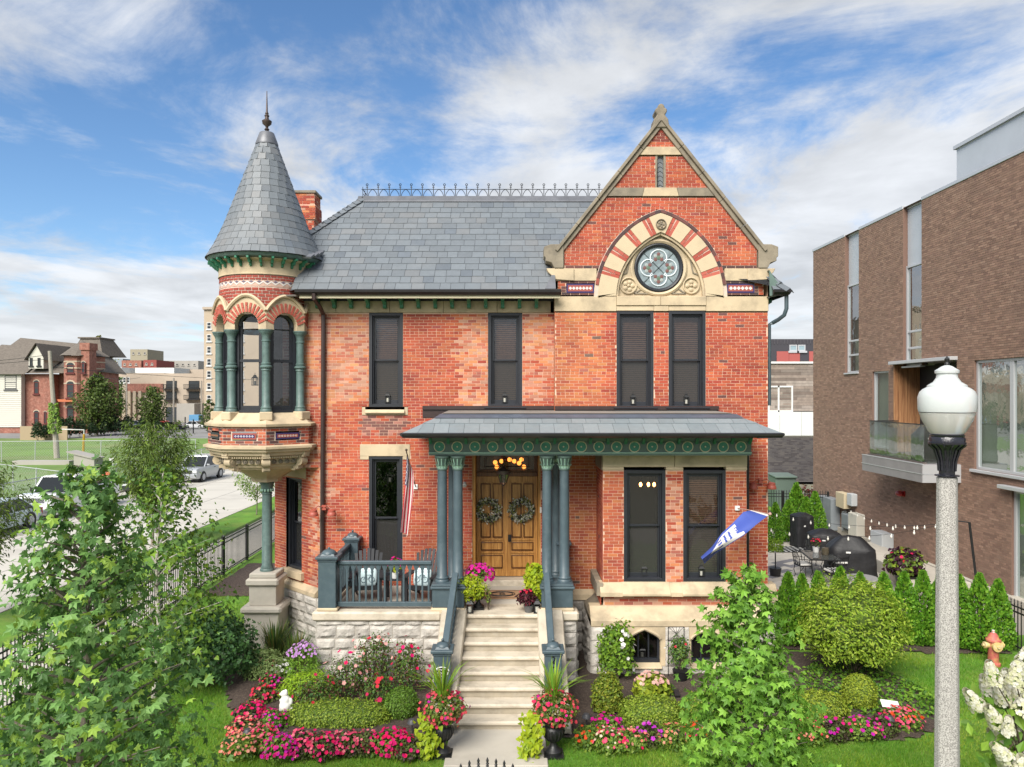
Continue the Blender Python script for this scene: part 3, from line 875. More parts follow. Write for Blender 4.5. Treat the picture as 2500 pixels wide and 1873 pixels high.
for k in range(4):
 a = k * math.pi / 2
 cx_, cz_ = 0.235 * math.cos(a), 0.235 * math.sin(a)
 pts += [(RWX + cx_ + 0.20 * math.cos(a + t), yt + 0.02, RWZ + cz_ + 0.20 * math.sin(a + t)) for t in np.linspace(-R(122), R(122), 16)]
pts.append(pts[0]); b.tube(pts, 0.016, 5)
b.build('tracery', ROSEP, rose, smooth=True)
ROSEC = [mat('stained glass %d' % i, c, 0.2, spec=0.8) for i, c in enumerate(((0.30, 0.33, 0.32), (0.16, 0.07, 0.06), (0.10, 0.15, 0.10), (0.33, 0.22, 0.10)))]
for k in range(4):
 a = k * math.pi / 2
 b = MB()
 for i in range(5):
  t = a + R(-120 + 60 * i)
  x_, z_ = RWX + 0.25 * math.cos(a) + 0.085 * math.cos(t), RWZ + 0.25 * math.sin(a) + 0.085 * math.sin(t)
  b.mi = 0 if i % 2 else 1
  b.T = Matrix.Translation((x_, yt + 0.022, z_)) @ Matrix.Rotation(R(90), 4, 'X'); b.lathe([(0, 0.006), (0.045, 0.0)], 0, 0, 8, cap=False)
 b.mi = 2; b.T = Matrix.Translation((RWX + 0.25 * math.cos(a), yt + 0.02, RWZ + 0.25 * math.sin(a))) @ Matrix.Rotation(R(90), 4, 'X'); b.lathe([(0, 0.006), (0.05, 0.0)], 0, 0, 8, cap=False)
 b.T = None
 for s_ in (-1, 1):
  a2 = a + s_ * R(45)
  b.bar((RWX, yt + 0.02, RWZ), (RWX + 0.49 * math.cos(a2), yt + 0.02, RWZ + 0.49 * math.sin(a2)), 0.008)
 b.build('stained_glass', ROSEC[:3], rose)
# ---------- painted tile panels
NAVY = mat('navy glazed tile', (0.035, 0.022, 0.10), 0.25, spec=0.7)
TILER = mat('red glazed tile', (0.30, 0.075, 0.055), 0.35)
TILEW = mat('white glazed tile', (0.62, 0.58, 0.55), 0.3)
TILEB = mat('blue glazed tile', (0.12, 0.20, 0.42), 0.3)
TILEO = mat('ochre glazed tile', (0.45, 0.20, 0.08), 0.35)
def tile_panel(parent, c, t, n, w, h, border, field, dot, nd, dot2=None):
 c, t, n = Vector(c), Vector(t), Vector(n); Zv = Vector((0, 0, 1))
 b = MB()
 b.mi = 0; b.obox(c + n * 0.004, t * w / 2, n * 0.012, Zv * h / 2)
 b.mi = 1; b.obox(c + n * 0.008, t * (w / 2 - 0.035), n * 0.0115, Zv * (h / 2 - 0.035))
 for i in range(nd):
  u = (i + 0.5) / nd * (w - 0.1) - (w - 0.1) / 2
  r = min(0.5 * (w - 0.1) / nd, h / 2 - 0.045)
  b.mi = 2
  p = c + n * 0.021 + t * u
  b.add([p - t * r, p - Zv * r, p + t * r, p + Zv * r], [(0, 1, 2, 3)])
  if dot2 is not None:
   b.mi = 3; p = p + n * 0.002; r *= 0.5
   b.add([p - t * r, p - Zv * r, p + t * r, p + Zv * r], [(0, 1, 2, 3)])
 return b.build('tile_panel', [border, field, dot, dot2 or dot], parent)
tile_panel(house, (1.64, YG, 8.715), (1, 0, 0), (0, -1, 0), 0.66, 0.215, NAVY, TILER, TILEW, 7)
tile_panel(house, (5.485, YG, 8.715), (1, 0, 0), (0, -1, 0), 0.66, 0.215, NAVY, TILER, TILEW, 6)
# ---------- sash windows
def window(x0, x1, z0, z1, y, split=0.5, name='sash_window', T=None, rec=0.10, blind=True, curtain=False, deep=0.5, low=True):
 """wooden double hung window set back in its opening; local frame x right, -y out"""
 b = MB(); b.T = T
 f = 0.075
 frame_boxes(b, x0, x1, z0, z1, f, y + rec - 0.10, y + rec + 0.10)
 frame_boxes(b, x0 + f, x1 - f, z0 + f * 0.6, z1 - f, 0.035, y + rec - 0.03, y + rec + 0.10)
 w = b.build(name, CHARC, house, bevel=0.006)
 zi = z0 + f + (z1 - z0 - 2 * f) * (1 - split)
 for k, (za, zb, yo) in enumerate(((zi - 0.02, z1 - f - 0.03, 0.0), (z0 + f * 0.6 + 0.03, zi + 0.02, 0.045))):
  b = MB(); b.T = T
  xa, xb = x0 + f + 0.035, x1 - f - 0.035
  t_ = 0.042
  b.box(xa, xa + t_, y + rec + yo, y + rec + yo + 0.035, za, zb); b.box(xb - t_, xb, y + rec + yo, y + rec + yo + 0.035, za, zb)
  b.box(xa + t_, xb - t_, y + rec + yo, y + rec + yo + 0.035, zb - t_, zb); b.box(xa + t_, xb - t_, y + rec + yo, y + rec + yo + 0.035, za, za + (t_ if k == 0 else 0.10))
  b.build('sash', CHARC, w, bevel=0.004)
  b = MB(); b.T = T
  b.quad((xa + t_, y + rec + yo + 0.012, za), (xb - t_, y + rec + yo + 0.012, za), (xb - t_, y + rec + yo + 0.012, zb), (xa + t_, y + rec + yo + 0.012, zb))
  b.build('pane', PANE if (k == 0 or not low) else PANE_SCR, w)
 if blind:
  b = MB(); b.T = T
  nz = int((z1 - z0 - 0.2) / 0.05)
  for i in range(nz):
   z_ = z0 + 0.12 + i * 0.05
   b.add([(x0 + 0.1, y + rec + 0.16, z_), (x1 - 0.1, y + rec + 0.16, z_), (x1 - 0.1, y + rec + 0.19, z_ + 0.036), (x0 + 0.1, y + rec + 0.19, z_ + 0.036)], [(0, 1, 2, 3)])
  b.build('blind', BLIND, w)
 b = MB(); b.T = T
 b.add([(x0, y + rec + 0.09, z0), (x1, y + rec + 0.09, z0), (x1, y + rec + deep, z0), (x0, y + rec + deep, z0), (x0, y + rec + 0.09, z1), (x1, y + rec + 0.09, z1), (x1, y + rec + deep, z1), (x0, y + rec + deep, z1)],
    [(0, 1, 2, 3), (7, 6, 5, 4), (1, 5, 6, 2), (0, 3, 7, 4), (3, 2, 6, 7)])
 b.build('room_recess', DARKROOM, w)
 return w
WINS = []
WINS.append(window(-3.49, -2.66, 5.86, 8.165, YF))
WINS.append(window(-0.585, 0.25, 5.86, 8.165, YF))
WINS.append(window(2.51, 3.40, 5.82, 8.17, YG))
WINS.append(window(3.76, 4.65, 5.82, 8.17, YG))
w1f = window(-3.49, -2.67, 1.62, 4.66, YF, blind=False)
window(BW[0][0], BW[0][1], 1.985, 4.475, YB, 0.5, blind=False, deep=1.0)
window(BW[1][0], BW[1][1], 1.985, 4.475, YB, 0.5)
CHT = Matrix(((-CHU.x, -CHN.x, 0, CH0.x), (-CHU.y, -CHN.y, 0, CH0.y), (0, 0, 1, 0), (0, 0, 0, 1)))
window(-1.62, -0.84, 1.70, 4.05, 0.0, 0.5, T=CHT, rec=0.16, blind=False)
# black aprons below the upper windows that stand on the porch roof
for (xa, xb, y_) in ((-0.64, 0.30, YF), (2.47, 3.44, YG), (3.72, 4.69, YG)):
 b = MB(); b.box(xa, xb, y_ - 0.05, y_ + 0.02, 5.66, 5.83); b.box(xa - 0.04, xb + 0.04, y_ - 0.10, y_ + 0.02, 5.83, 5.862); b.build('window_apron', CHARC, house, bevel=0.006)
# warm filament bulbs and a pendant inside the bay window
BULB = mat_emit('warm bulb', (1.0, 0.42, 0.10), 9.0)
pend = thing('pendant_lamp', 'three warm filament bulbs hanging inside the left bay window', 'lamp', (0.0, YB + 0.5, 4.4))
for px_ in (1564, 1583, 1597):
 x_ = PX(px_, YB + 0.5); b = MB(); b.ball((x_, YB + 0.5, PZ(1183, YB + 0.5)), 0.04, 8, 6, (0.8, 0.8, 1.3)); b.build('bulb', BULB, pend, smooth='all')
 b = MB(); b.tube([(x_, YB + 0.5, PZ(1183, YB + 0.5) + 0.05), (x_, YB + 0.5, 4.45)], 0.006, 5); b.build('flex', BLACKM, pend)
# ---------- rough stone foundations: every block its own piece
def rock_block(name, pos, u0, u1, z0, z1, parent, out=0.065, tone=None, n=(6, 4), m=None, gap=0.006):
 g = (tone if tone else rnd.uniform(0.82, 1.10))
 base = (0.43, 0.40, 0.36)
 b = MB(tuple(v * g for v in base))
 nu, nz = n
 sd = rnd.uniform(0, 99)
 vs = [];
 u0, u1, z0, z1 = u0 + gap, u1 - gap, z0 + gap, z1 - gap
 for j in range(nz + 1):
  for i in range(nu + 1):
   u = u0 + (u1 - u0) * i / nu; z = z0 + (z1 - z0) * j / nz
   p, t, nn = pos(u)
   ed = min(i, nu - i, 2) / 2.0; ez = min(j, nz - j, 1)
   h = out * (0.25 + 0.75 * min(ed, ez) * (0.75 + 0.6 * noise.noise(Vector((u * 7, z * 9, sd)))))
   if ed == 0 or ez == 0: h = out * 0.12
   v = Vector((p.x, p.y, z)) + nn * h
   vs.append(v)
 fs = []
 w_ = nu + 1
 for j in range(nz):
  for i in range(nu): fs.append((j * w_ + i, j * w_ + i + 1, (j + 1) * w_ + i + 1, (j + 1) * w_ + i))
 # skirt back into the wall
 bd = [i for i in range(w_)] + [j * w_ + nu for j in range(1, nz + 1)] + [nz * w_ + i for i in range(nu - 1, -1, -1)] + [j * w_ for j in range(nz - 1, 0, -1)]
 k0 = len(vs)
 _, _, nn = pos((u0 + u1) / 2)
 for i in bd: vs.append(vs[i] - nn * 0.05)
 for i in range(len(bd)): fs.append((bd[(i + 1) % len(bd)], bd[i], k0 + i, k0 + (i + 1) % len(bd)))
 b.add(vs, fs)
 return b.build(name, m or ASHLAR, parent)
FNDM = mat('lime joint', (0.37, 0.33, 0.275), 0.9, var=(5, 0.15), bump=(50, 0.3))
def ashlar_wall(part_name, pos, u0, u1, rows, parent=house, wmin=0.28, wmax=0.62, tone=None):
 b = MB()
 p0, _, n0 = pos(u0); p1, _, _ = pos(u1)
 zb, zt = rows[0], rows[-1]
 b.add([(p0.x, p0.y, zb), (p1.x, p1.y, zb), (p1.x, p1.y, zt), (p0.x, p0.y, zt)] + [(p.x - n0.x * 0.25, p.y - n0.y * 0.25, z) for p, z in ((p0, zb), (p1, zb), (p1, zt), (p0, zt))],
    [(0, 1, 2, 3), (1, 5, 6, 2), (0, 3, 7, 4), (3, 2, 6, 7)])
 wall = b.build(part_name, FNDM, parent)
 for j in range(len(rows) - 1):
  u = u0
  while u < u1 - 0.01:
   w_ = rnd.uniform(wmin, wmax)
   if u1 - (u + w_) < wmin * 0.7: w_ = u1 - u
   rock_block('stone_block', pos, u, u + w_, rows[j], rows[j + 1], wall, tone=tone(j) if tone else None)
   u += w_
 return wall
ashlar_wall('corner_foundation', straight(CH0 + CHN * 0.12 - CHU * 0.0, CHU, CHN), -0.05, 2.3, [-0.1, 0.24, 0.50, 0.76, 1.0, 1.22], tone=lambda j: rnd.uniform(0.95, 1.15))
ashlar_wall('corner_foundation', straight((-4.62, YF - 0.12, 0), (1, 0, 0), (0, -1, 0)), -0.12, 0.5, [-0.1, 0.24, 0.50, 0.76, 1.0, 1.22], tone=lambda j: rnd.uniform(0.95, 1.15))
b = MB()     # sloped stone course above it
o1, o2 = CH0 + CHN * 0.15, CH0 + CHU * 2.3 + CHN * 0.15
i1, i2 = CH0 - CHN * 0.05, CH0 + CHU * 2.3 - CHN * 0.05
f1, fi = Vector((-4.15, YF - 0.15, 0)), Vector((-4.15, YF + 0.05, 0))
c1 = Vector((-4.63, YF - 0.15, 0)); ci = Vector((-4.71, YF + 0.02, 0)); c1b = CH0 + CHN * 0.15 + CHU * 0.03
def up(v, z): return (v.x, v.y, z)
for (pa, pb, qa, qb) in ((o1, o2, i1, i2), (c1, f1, ci, fi)):
 b.add([up(pa, 1.225), up(pb, 1.225), up(pb, 1.32), up(pa, 1.32), up(qa, 1.48), up(qb, 1.48), up(qa, 1.225), up(qb, 1.225)], [(0, 1, 2, 3), (3, 2, 5, 4), (0, 3, 4, 6), (1, 7, 5, 2), (0, 6, 7, 1)])
b.build('water_table', LIME, house)
ch_lint = MB(); ch_lint.T = CHT; ch_lint.box(-1.8, -0.62, -0.03, 0.2, 4.06, 4.36); ch_lint.box(-1.72, -0.72, -0.10, 0.2, 1.50, 1.69); ch_lint.build('lintel_stone', LIME, house, bevel=0.006)
# foundations right of the porch, its shade painted into the tone, and at the right corner
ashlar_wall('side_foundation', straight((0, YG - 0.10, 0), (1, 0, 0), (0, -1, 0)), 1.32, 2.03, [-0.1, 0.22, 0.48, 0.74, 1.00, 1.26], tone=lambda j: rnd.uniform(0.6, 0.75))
b = MB(); b.prism([(YG - 0.14, 1.27), (YG - 0.14, 1.40), (YG - 0.02, 1.50), (YG + 0.05, 1.50), (YG + 0.05, 1.27)], 'x', 1.0, 2.0); b.build('water_table', LIME, house)
ashlar_wall('side_foundation', straight((0, YG - 0.10, 0), (1, 0, 0), (0, -1, 0)), 5.28, 6.30, [-0.1, 0.26, 0.6, 0.92, 1.2], tone=lambda j: rnd.uniform(1.0, 1.15))
b = MB(); b.prism([(YG - 0.16, 1.21), (YG - 0.16, 1.36), (YG - 0.02, 1.62), (YG + 0.3, 1.62), (YG + 0.3, 1.21)], 'x', 5.24, 6.33); b.build('water_table', LIME, house, bevel=0.01)
# ---------- the bay's stonework
YBB = 16.08
b = MB(); b.prism([(YBB, 1.10), (YBB, 1.23), (YB - 0.06, 1.47), (YB + 0.2, 1.47), (YB + 0.2, 1.10)], 'x', 1.72, 5.5); b.build('water_table', LIME, house, bevel=0.008)
b = MB(); b.prism([(1.72, YBB), (2.0, YB), (2.0, YG), (1.72, YG)], 'z', 1.10, 1.23); b.add([(1.72, YBB, 1.23), (2.0, YB - 0.06, 1.47), (2.0, YG, 1.47), (1.72, YG, 1.23)], [(3, 2, 1, 0)]); b.build('water_table', LIME_D, house)  # left return darker than the front: shade in the stone colour
b = MB(); b.prism([(YB - 0.20, 1.70), (YB - 0.20, 1.80), (YB - 0.02, 1.978), (YB + 0.2, 1.978), (YB + 0.2, 1.70)], 'x', 1.95, 5.31); b.build('sill_course', LIME, house, bevel=0.006)
b = MB(); b.box(1.88, 2.02, YB - 0.1, YG, 1.70, 1.975); b.build('sill_course', LIME_D, house)  # side piece coloured darker for its shaded face
for a, c in BW:
 b = MB(); b.prism([(YB - 0.24, 1.725), (YB - 0.24, 1.775), (YB - 0.03, 1.99), (YB + 0.05, 1.99), (YB + 0.05, 1.725)], 'x', a - 0.06, c + 0.07); b.build('window_sill', LIME, house, bevel=0.008)
xm = (BW[0][1] + BW[1][0]) / 2
stone('lintel_stone', [(2.02, xm - 0.004, YB - 0.03, YB + 0.2, 4.55, 4.86), (xm + 0.004, 5.24, YB - 0.03, YB + 0.2, 4.55, 4.86), (2.02, BW[0][0] - 0.003, YB - 0.03, YB + 0.2, 4.482, 4.547), (BW[0][1] + 0.003, BW[1][0] - 0.003, YB - 0.03, YB + 0.2, 4.482, 4.547), (BW[1][1] + 0.003, 5.24, YB - 0.03, YB + 0.2, 4.482, 4.547)])
stone('lintel_stone', [(2.0, 2.022, YB + 0.0, YG, 4.482, 4.86)], LIME_D)  # left face of the lintel, shade painted as darker stone
# basement wall with two pointed windows
AW = [(PX(1534, YBB), PX(1613, YBB)), (PX(1688, YBB), PX(1768, YBB))]
def base_pts(a, c, zs, zt, n=8):
 xc, hw = (a + c) / 2, (c - a) / 2; rise = zt - zs
 rr = (hw * hw + rise * rise) / (2 * hw); cc = rr - hw
 if rise < 0.9 * hw: L_ = [(a + hw * t, zs + rise * t ** 0.62) for t in np.linspace(0, 1, n) ** 1.5]
 else: L_ = [(xc + cc - rr * math.cos(t), zs + rr * math.sin(t)) for t in np.linspace(0, math.acos(cc / rr), n)]
 return L_, [(2 * xc - x, z) for x, z in reversed(L_)]
x_l, x_r = 1.76, 5.46
pt = []
b = MB()
xs_ = [x_l] + [v for a in AW for v in a] + [x_r]
for (a, c) in ((xs_[0], xs_[1]), (xs_[2], xs_[3]), (xs_[4], xs_[5])): b.box(a, c, YBB + 0.02, YBB + 0.3, 0.24, 1.10)
for a, c in AW:
 l_, r_ = base_pts(a, c, 0.80, 1.02)
 for half in (l_, r_):
  q = [(x, z) for x, z in half]
  q2 = q + ([(q[-1][0], 1.10), (q[0][0], 1.10)])
  b.prism(q2, 'y', YBB + 0.02, YBB + 0.3)
b.build('basement_wall', LIME, house)
for a, c in AW:
 l_, r_ = base_pts(a, c, 0.80, 1.02)
 q = l_ + r_[1:]
 b = MB(); b.tube([(x, YBB + 0.015, z + 0.03) for x, z in q], 0.035, 6); b.build('arch_moulding', LIME, house, smooth=True)
 b = MB(); b.tube([(x, YBB + 0.16, z - 0.03) for x, z in q], 0.03, 5)
 b.box(a, a + 0.05, YBB + 0.12, YBB + 0.2, 0.3, 0.82); b.box(c - 0.05, c, YBB + 0.12, YBB + 0.2, 0.3, 0.82); b.box(a, c, YBB + 0.10, YBB + 0.2, 0.28, 0.36)
 for t in (0.34, 0.66): b.box(a + (c - a) * t - 0.015, a + (c - a) * t + 0.015, YBB + 0.14, YBB + 0.17, 0.34, 1.0)
 w = b.build('basement_window', CHARC, house)
 b = MB(); b.poly([(a, YBB + 0.17, 0.36), (c, YBB + 0.17, 0.36)] + [(x, YBB + 0.17, z) for x, z in reversed(q)]); b.build('pane', PANE, w)
 b = MB(); b.box(a, c, YBB + 0.55, YBB + 0.6, 0.2, 1.1); b.build('room_recess', DARKROOM, w)
 b = MB(); b.prism([(YBB - 0.08, 0.20), (YBB - 0.08, 0.235), (YBB + 0.12, 0.29), (YBB + 0.2, 0.29), (YBB + 0.2, 0.20)], 'x', a - 0.02, c + 0.02); b.build('window_sill', LIME, house, bevel=0.008)
pb_ = straight((0, YBB + 0.0, 0), (1, 0, 0), (0, -1, 0))
bw_ = FNDM
bwall = MB(); bwall.box(1.74, 5.48, YBB + 0.0, YBB + 0.3, -0.1, 0.235); bwo = bwall.build('bay_foundation', FNDM, house)
u = 1.74
while u < 5.4:
 w_ = rnd.uniform(0.4, 0.6); w_ = min(w_, 5.48 - u); rock_block('stone_block', pb_, u, u + w_, -0.06, 0.235, bwo, tone=rnd.uniform(1.0, 1.15)); u += w_
for (a, c) in ((1.74, AW[0][0] - 0.05), (AW[0][1] + 0.1, AW[1][0] - 0.05), (AW[1][1] + 0.05, 5.48)):
 for (z0, z1) in ((0.24, 0.52), (0.52, 0.80)) + (((0.80, 1.09),) if c - a > 0.5 or a < 2 else ()):
  rock_block('stone_block', pb_, a, c, z0, z1, bwo, tone=rnd.uniform(1.0, 1.2), out=0.045)
pl_ = straight((1.72, YG, 0), (0, -1, 0), (-1, 0, 0))
for j, (z0, z1) in enumerate(((-0.06, 0.24), (0.24, 0.52), (0.52, 0.80), (0.80, 1.1))):
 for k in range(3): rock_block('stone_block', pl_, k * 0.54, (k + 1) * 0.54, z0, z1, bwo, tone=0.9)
b = MB(); b.box(1.74, 2.0, YBB + 0.05, YG, -0.1, 1.1); b.build('bay_foundation', FNDM, house)
# === ROOFS
SLT = []     # slates of the house: (part, verts(8), colour)
def slate_col():
 g = rnd.uniform(0.90, 1.10); w = rnd.random()
 base = (0.130, 0.147, 0.163) if w < 0.8 else ((0.145, 0.155, 0.165) if w < 0.93 else (0.108, 0.125, 0.145))
 return tuple(v * g for v in base)
def slate(part, a, b_, c, d, n, th=0.010, lift=0.008):
 """a b lower edge, c d upper edge; the butt is lifted"""
 a, b_, c, d, n = map(Vector, (a, b_, c, d, n))
 l = lift * rnd.uniform(0.8, 1.2)
 T_ = [a + n * (l + th), b_ + n * (l + th), c + n * th * 0.6, d + n * th * 0.6]
 B_ = [a + n * l, b_ + n * l, c, d]
 SLT.append((part, B_ + T_, slate_col()))
SLF = [(4, 5, 6, 7), (0, 1, 5, 4), (1, 2, 6, 5), (3, 0, 4, 7), (3, 2, 1, 0)]
def plane_slates(part, O, U, V, n, rows, expo, ivs, w=0.31, jit=0.05):
 O, U, V, n = map(Vector, (O, U, V, n))
 for k in range(rows):
  v0 = k * expo; v1 = v0 + expo * 1.10
  a, c = ivs(v0 + expo * 0.5)
  if c - a < 0.05: continue
  u = a - rnd.uniform(0, w)
  while u < c:
   ww = w * rnd.uniform(0.8, 1.25)
   ua, ub = max(u, a), min(u + ww, c)
   u += ww
   if ub - ua < 0.04: continue
   dv = rnd.uniform(-0.008, 0.004)
   slate(part, O + U * (ua + 0.004) + V * (v0 + dv), O + U * (ub - 0.004) + V * (v0 + dv), O + U * (ub - 0.004) + V * v1, O + U * (ua + 0.004) + V * v1, n)
# main hipped roof with a flat ridge deck
EY, EZ, RY, RZ = 17.36, 8.63, 20.36, 11.60
EXL, EXR, RXL, RXR = -6.85, 6.52, -4.12, 4.12
b = MB()
A_, B_, C_, D_ = (EXL, EY, EZ), (EXR, EY, EZ), (EXR, 25.5, EZ), (EXL, 25.5, EZ)
E_, F_, G_, H_ = (RXL, RY, RZ), (RXR, RY, RZ), (RXR, 22.6, RZ), (RXL, 22.6, RZ)
zn = EZ + (YG + 0.38 - EY) * (RZ - EZ) / (RY - EY)
N1, N2, N3, N4 = (1.03, EY, EZ), (1.03, YG + 0.38, zn), (6.14, YG + 0.38, zn), (6.14, EY, EZ)
A1, A2 = (-5.12, EY, EZ), (EXL, 19.3, EZ)      # the corner is cut off where the turret stands
b.add([A1, N1, N2, N3, N4, B_, C_, D_, E_, F_, G_, H_, A2], [(0, 1, 2, 3, 4, 5, 9, 8), (5, 6, 10, 9), (6, 7, 11, 10), (7, 12, 8, 11), (12, 0, 8), (8, 9, 10, 11)])
main_roof = b.build('main_roof', SLATE_UND, house)
Vs = Vector((0, RY - EY, RZ - EZ)); SL = Vs.length; Vs.normalize(); Ns = Vector((0, -Vs.z, Vs.y))
rows = 16
plane_slates('M', (0, EY, EZ), (1, 0, 0), Vs, Ns, rows, SL / rows, lambda v: (max(EXL + (RXL - EXL) * v / SL, -5.2 if EY + v * Vs.y < 19.0 else -9), 1.02 if EY + v * Vs.y < YG + 0.45 else EXR + (RXR - EXR) * v / SL))
plane_slates('M', (0, EY, EZ), (1, 0, 0), Vs, Ns, rows, SL / rows, lambda v: (6.15, EXR + (RXR - EXR) * v / SL) if EY + v * Vs.y < YG + 0.45 else (0, 0))
Ul = Vector((0, -1, 0)); Vl = Vector((RXL - EXL, 0, RZ - EZ)); SLl = Vl.length; Vl.normalize(); Nl = Vector((-Vl.z, 0, Vl.x))
plane_slates('M', (EXL, 25.0, EZ), Ul, Vl, Nl, rows, SLl / rows, lambda v: (2.4 * v / SLl, min(5.9, 25.0 - EY - (RY - EY) * v / SLl)))
Vr = Vector((RXR - EXR, 0, RZ - EZ)); Vr.normalize(); Nr = Vector((Vr.z, 0, -Vr.x))
plane_slates('M', (EXR, EY, EZ), (0, 1, 0), Vr, Nr, rows, SLl / rows, lambda v: ((RY - EY) * v / SLl, 7.6 - 2.4 * v / SLl))
# hip capping slates
for (p0, p1, nn) in (((EXL + 0.35 * (RXL - EXL), EY + 0.35 * (RY - EY), EZ + 0.35 * (RZ - EZ)), (RXL, RY, RZ), (-0.45, -0.5, 0.74)), ((EXR, EY, EZ), (RXR, RY, RZ), (0.45, -0.5, 0.74))):
 p0, p1 = Vector(p0), Vector(p1); n_ = 17; d = p1 - p0
 nn = Vector(nn).normalized()
 for sd in (-1, 1):
  e = d.normalized().cross(nn) * sd
  dn = (nn * 0.0 - Vector((0, 0, 1)) * 0.09 + e * 0.17)
  for i in range(n_):
   a_ = p0 + d * (i / n_) + nn * 0.03; c_ = p0 + d * ((i + 1.12) / n_) + nn * 0.02
   q = (a_, a_ + dn, c_ + dn, c_) if sd > 0 else (a_ + dn, a_, c_, c_ + dn)
   slate('M', q[0], q[1], q[2], q[3], nn, 0.012, 0.012)
b = MB(); b.prism([(RY - 0.20, RZ - 0.15), (RY - 0.19, RZ - 0.13), (RY - 0.02, RZ + 0.045), (RY + 0.2, RZ + 0.05), (RY + 0.2, RZ)], 'x', RXL - 0.12, RXR + 0.1); b.build('ridge_flashing', METALR, house)
# iron cresting along the ridge
cr = thing('roof_cresting', 'thin black iron cresting with rings and pointed arches along the slate ridge', 'cresting', (0, RY, RZ))
nC = int((RXR - RXL) / 0.305)
crs = []
for i in range(nC + 1):
 x_ = RXL + 0.12 + i * 0.305
 if x_ > 3.2: break
 b = MB()
 b.tube([(x_, RY, RZ), (x_, RY, RZ + 0.33)], 0.011, 5)
 b.tube([(x_ + 0.028 * math.cos(t), RY, RZ + 0.362 + 0.028 * math.sin(t)) for t in np.linspace(0, 2 * math.pi, 11)], 0.009, 4, cap=False)
 b.box(x_ - 0.03, x_ + 0.03, RY - 0.006, RY + 0.006, RZ + 0.285, RZ + 0.30)
 for s_ in (-1, 1): b.tube([(x_ + s_ * 0.02, RY, RZ + 0.01), (x_ + s_ * 0.045, RY, RZ + 0.12), (x_ + s_ * 0.10, RY, RZ + 0.20), (x_ + s_ * 0.152, RY, RZ + 0.235)], 0.008, 4)
 b.build('crest_post', BLACKM, cr)
b = MB(); b.tube([(RXL, RY, RZ + 0.235), (3.3, RY, RZ + 0.235)], 0.009, 4); b.tube([(RXL, RY, RZ + 0.03), (3.3, RY, RZ + 0.03)], 0.009, 4)
for zz in (0.0, 0.12, 0.235): b.tube([(RXL, RY, RZ + zz), (RXL, RY + 1.2, RZ + zz)], 0.008, 4)
for k in range(5): b.tube([(RXL, RY + k * 0.3, RZ), (RXL, RY + k * 0.3, RZ + 0.3)], 0.008, 4)
b.build('rail', BLACKM, cr)
# eaves: gutter, soffit, brackets
b = MB()
b.prism([(EY + 0.05, 8.60), (EY - 0.06, 8.64), (EY - 0.09, 8.62), (EY - 0.08, 8.57), (EY - 0.02, 8.52), (EY + 0.05, 8.50)], 'x', -5.1, 1.16)
b.prism([(EY + 0.05, 8.60), (EY - 0.06, 8.64), (EY - 0.09, 8.62), (EY - 0.08, 8.57), (EY - 0.02, 8.52), (EY + 0.05, 8.50)], 'x', 6.15, EXR)
b.prism([(EXR - 0.05, 8.60), (EXR + 0.06, 8.64), (EXR + 0.09, 8.62), (EXR + 0.02, 8.52), (EXR - 0.05, 8.50)], 'y', EY, 24)
b.build('gutter', GUTTER, house)
b = MB(); b.box(-5.02, 1.14, EY + 0.05, EY + 0.08, 8.44, 8.575); b.build('fascia_board', CREAMP, house)
b = MB(); b.box(-5.5, 1.10, EY + 0.07, YF + 0.1, 8.49, 8.53); b.build('soffit', mat('dark soffit paint', (0.10, 0.085, 0.075), 0.7), house)
b = MB(); b.box(-5.6, 1.10, YF - 0.06, YF + 0.02, 8.44, 8.50); b.build('fascia_board', CHARC, house)
def bracket_poly(y0, z0, dy, dz):
 P = [(0, 1), (1, 1), (1, 0.80), (0.78, 0.70), (0.50, 0.55), (0.34, 0.34), (0.34, 0.10), (0.26, 0.0), (0.0, 0.0)]
 return [(y0 - dy * u, z0 + dz * v) for u, v in P]
for k in range(15):
 x_ = -4.72 + 0.4085 * k
 if x_ > 0.95: break
 b = MB(); b.prism(bracket_poly(YF - 0.035, 8.255, 0.40, 0.25), 'x', x_ - 0.042, x_ + 0.042); b.build('eave_bracket', GREEN, house, bevel=0.006)
# roof return beside the gable and the bits at the right corner
b = MB(); b.add([(0.78, EY - 0.02, 8.66), (1.03, EY - 0.02, 8.66), (1.03, YG + 0.1, 9.22), (1.03, EY + 0.02, 8.50), (0.80, EY + 0.02, 8.50)], [(0, 1, 2), (1, 0, 4, 3)]); b.build('roof_flashing', METALR, house)
b = MB(); b.add([(6.10, EY + 0.1, 8.50), (6.44, EY + 0.05, 8.56), (6.10, EY + 0.12, 9.12), (6.10, 18.0, 8.50), (6.44, 18.0, 8.56), (6.10, 18.0, 9.12)], [(0, 1, 2), (3, 5, 4), (0, 3, 4, 1), (1, 4, 5, 2)]); b.build('eave_box', ENTAB, house)
for k in range(3):
 b = MB(); b.prism([(6.14, 8.52), (6.42, 8.52), (6.42, 8.44), (6.3, 8.36), (6.22, 8.2), (6.14, 8.2)], 'y', 18.2 + k * 0.5, 18.28 + k * 0.5); b.build('eave_bracket', GREEN, house)
b = MB(); b.tube([(6.50, EY + 0.1, 8.52), (6.50, EY + 0.1, 8.20), (6.46, EY + 0.14, 8.05), (6.38, EY + 0.3, 7.96), (6.30, YG + 0.12, 7.90), (6.22, YG + 0.15, 7.85), (6.22, YG + 0.15, 5.9)], 0.05, 8); b.build('downspout', BLUEG, house, smooth=True)
b = MB(); b.tube([(-4.66, EY - 0.02, 8.54), (-4.66, EY - 0.02, 8.42), (-4.60, EY + 0.25, 8.28), (-4.585, YF - 0.10, 8.12), (-4.585, YF - 0.08, 7.9), (-4.62, YF - 0.08, 1.5)], 0.052, 8); b.build('downspout', DSPOUT, house, smooth=True)
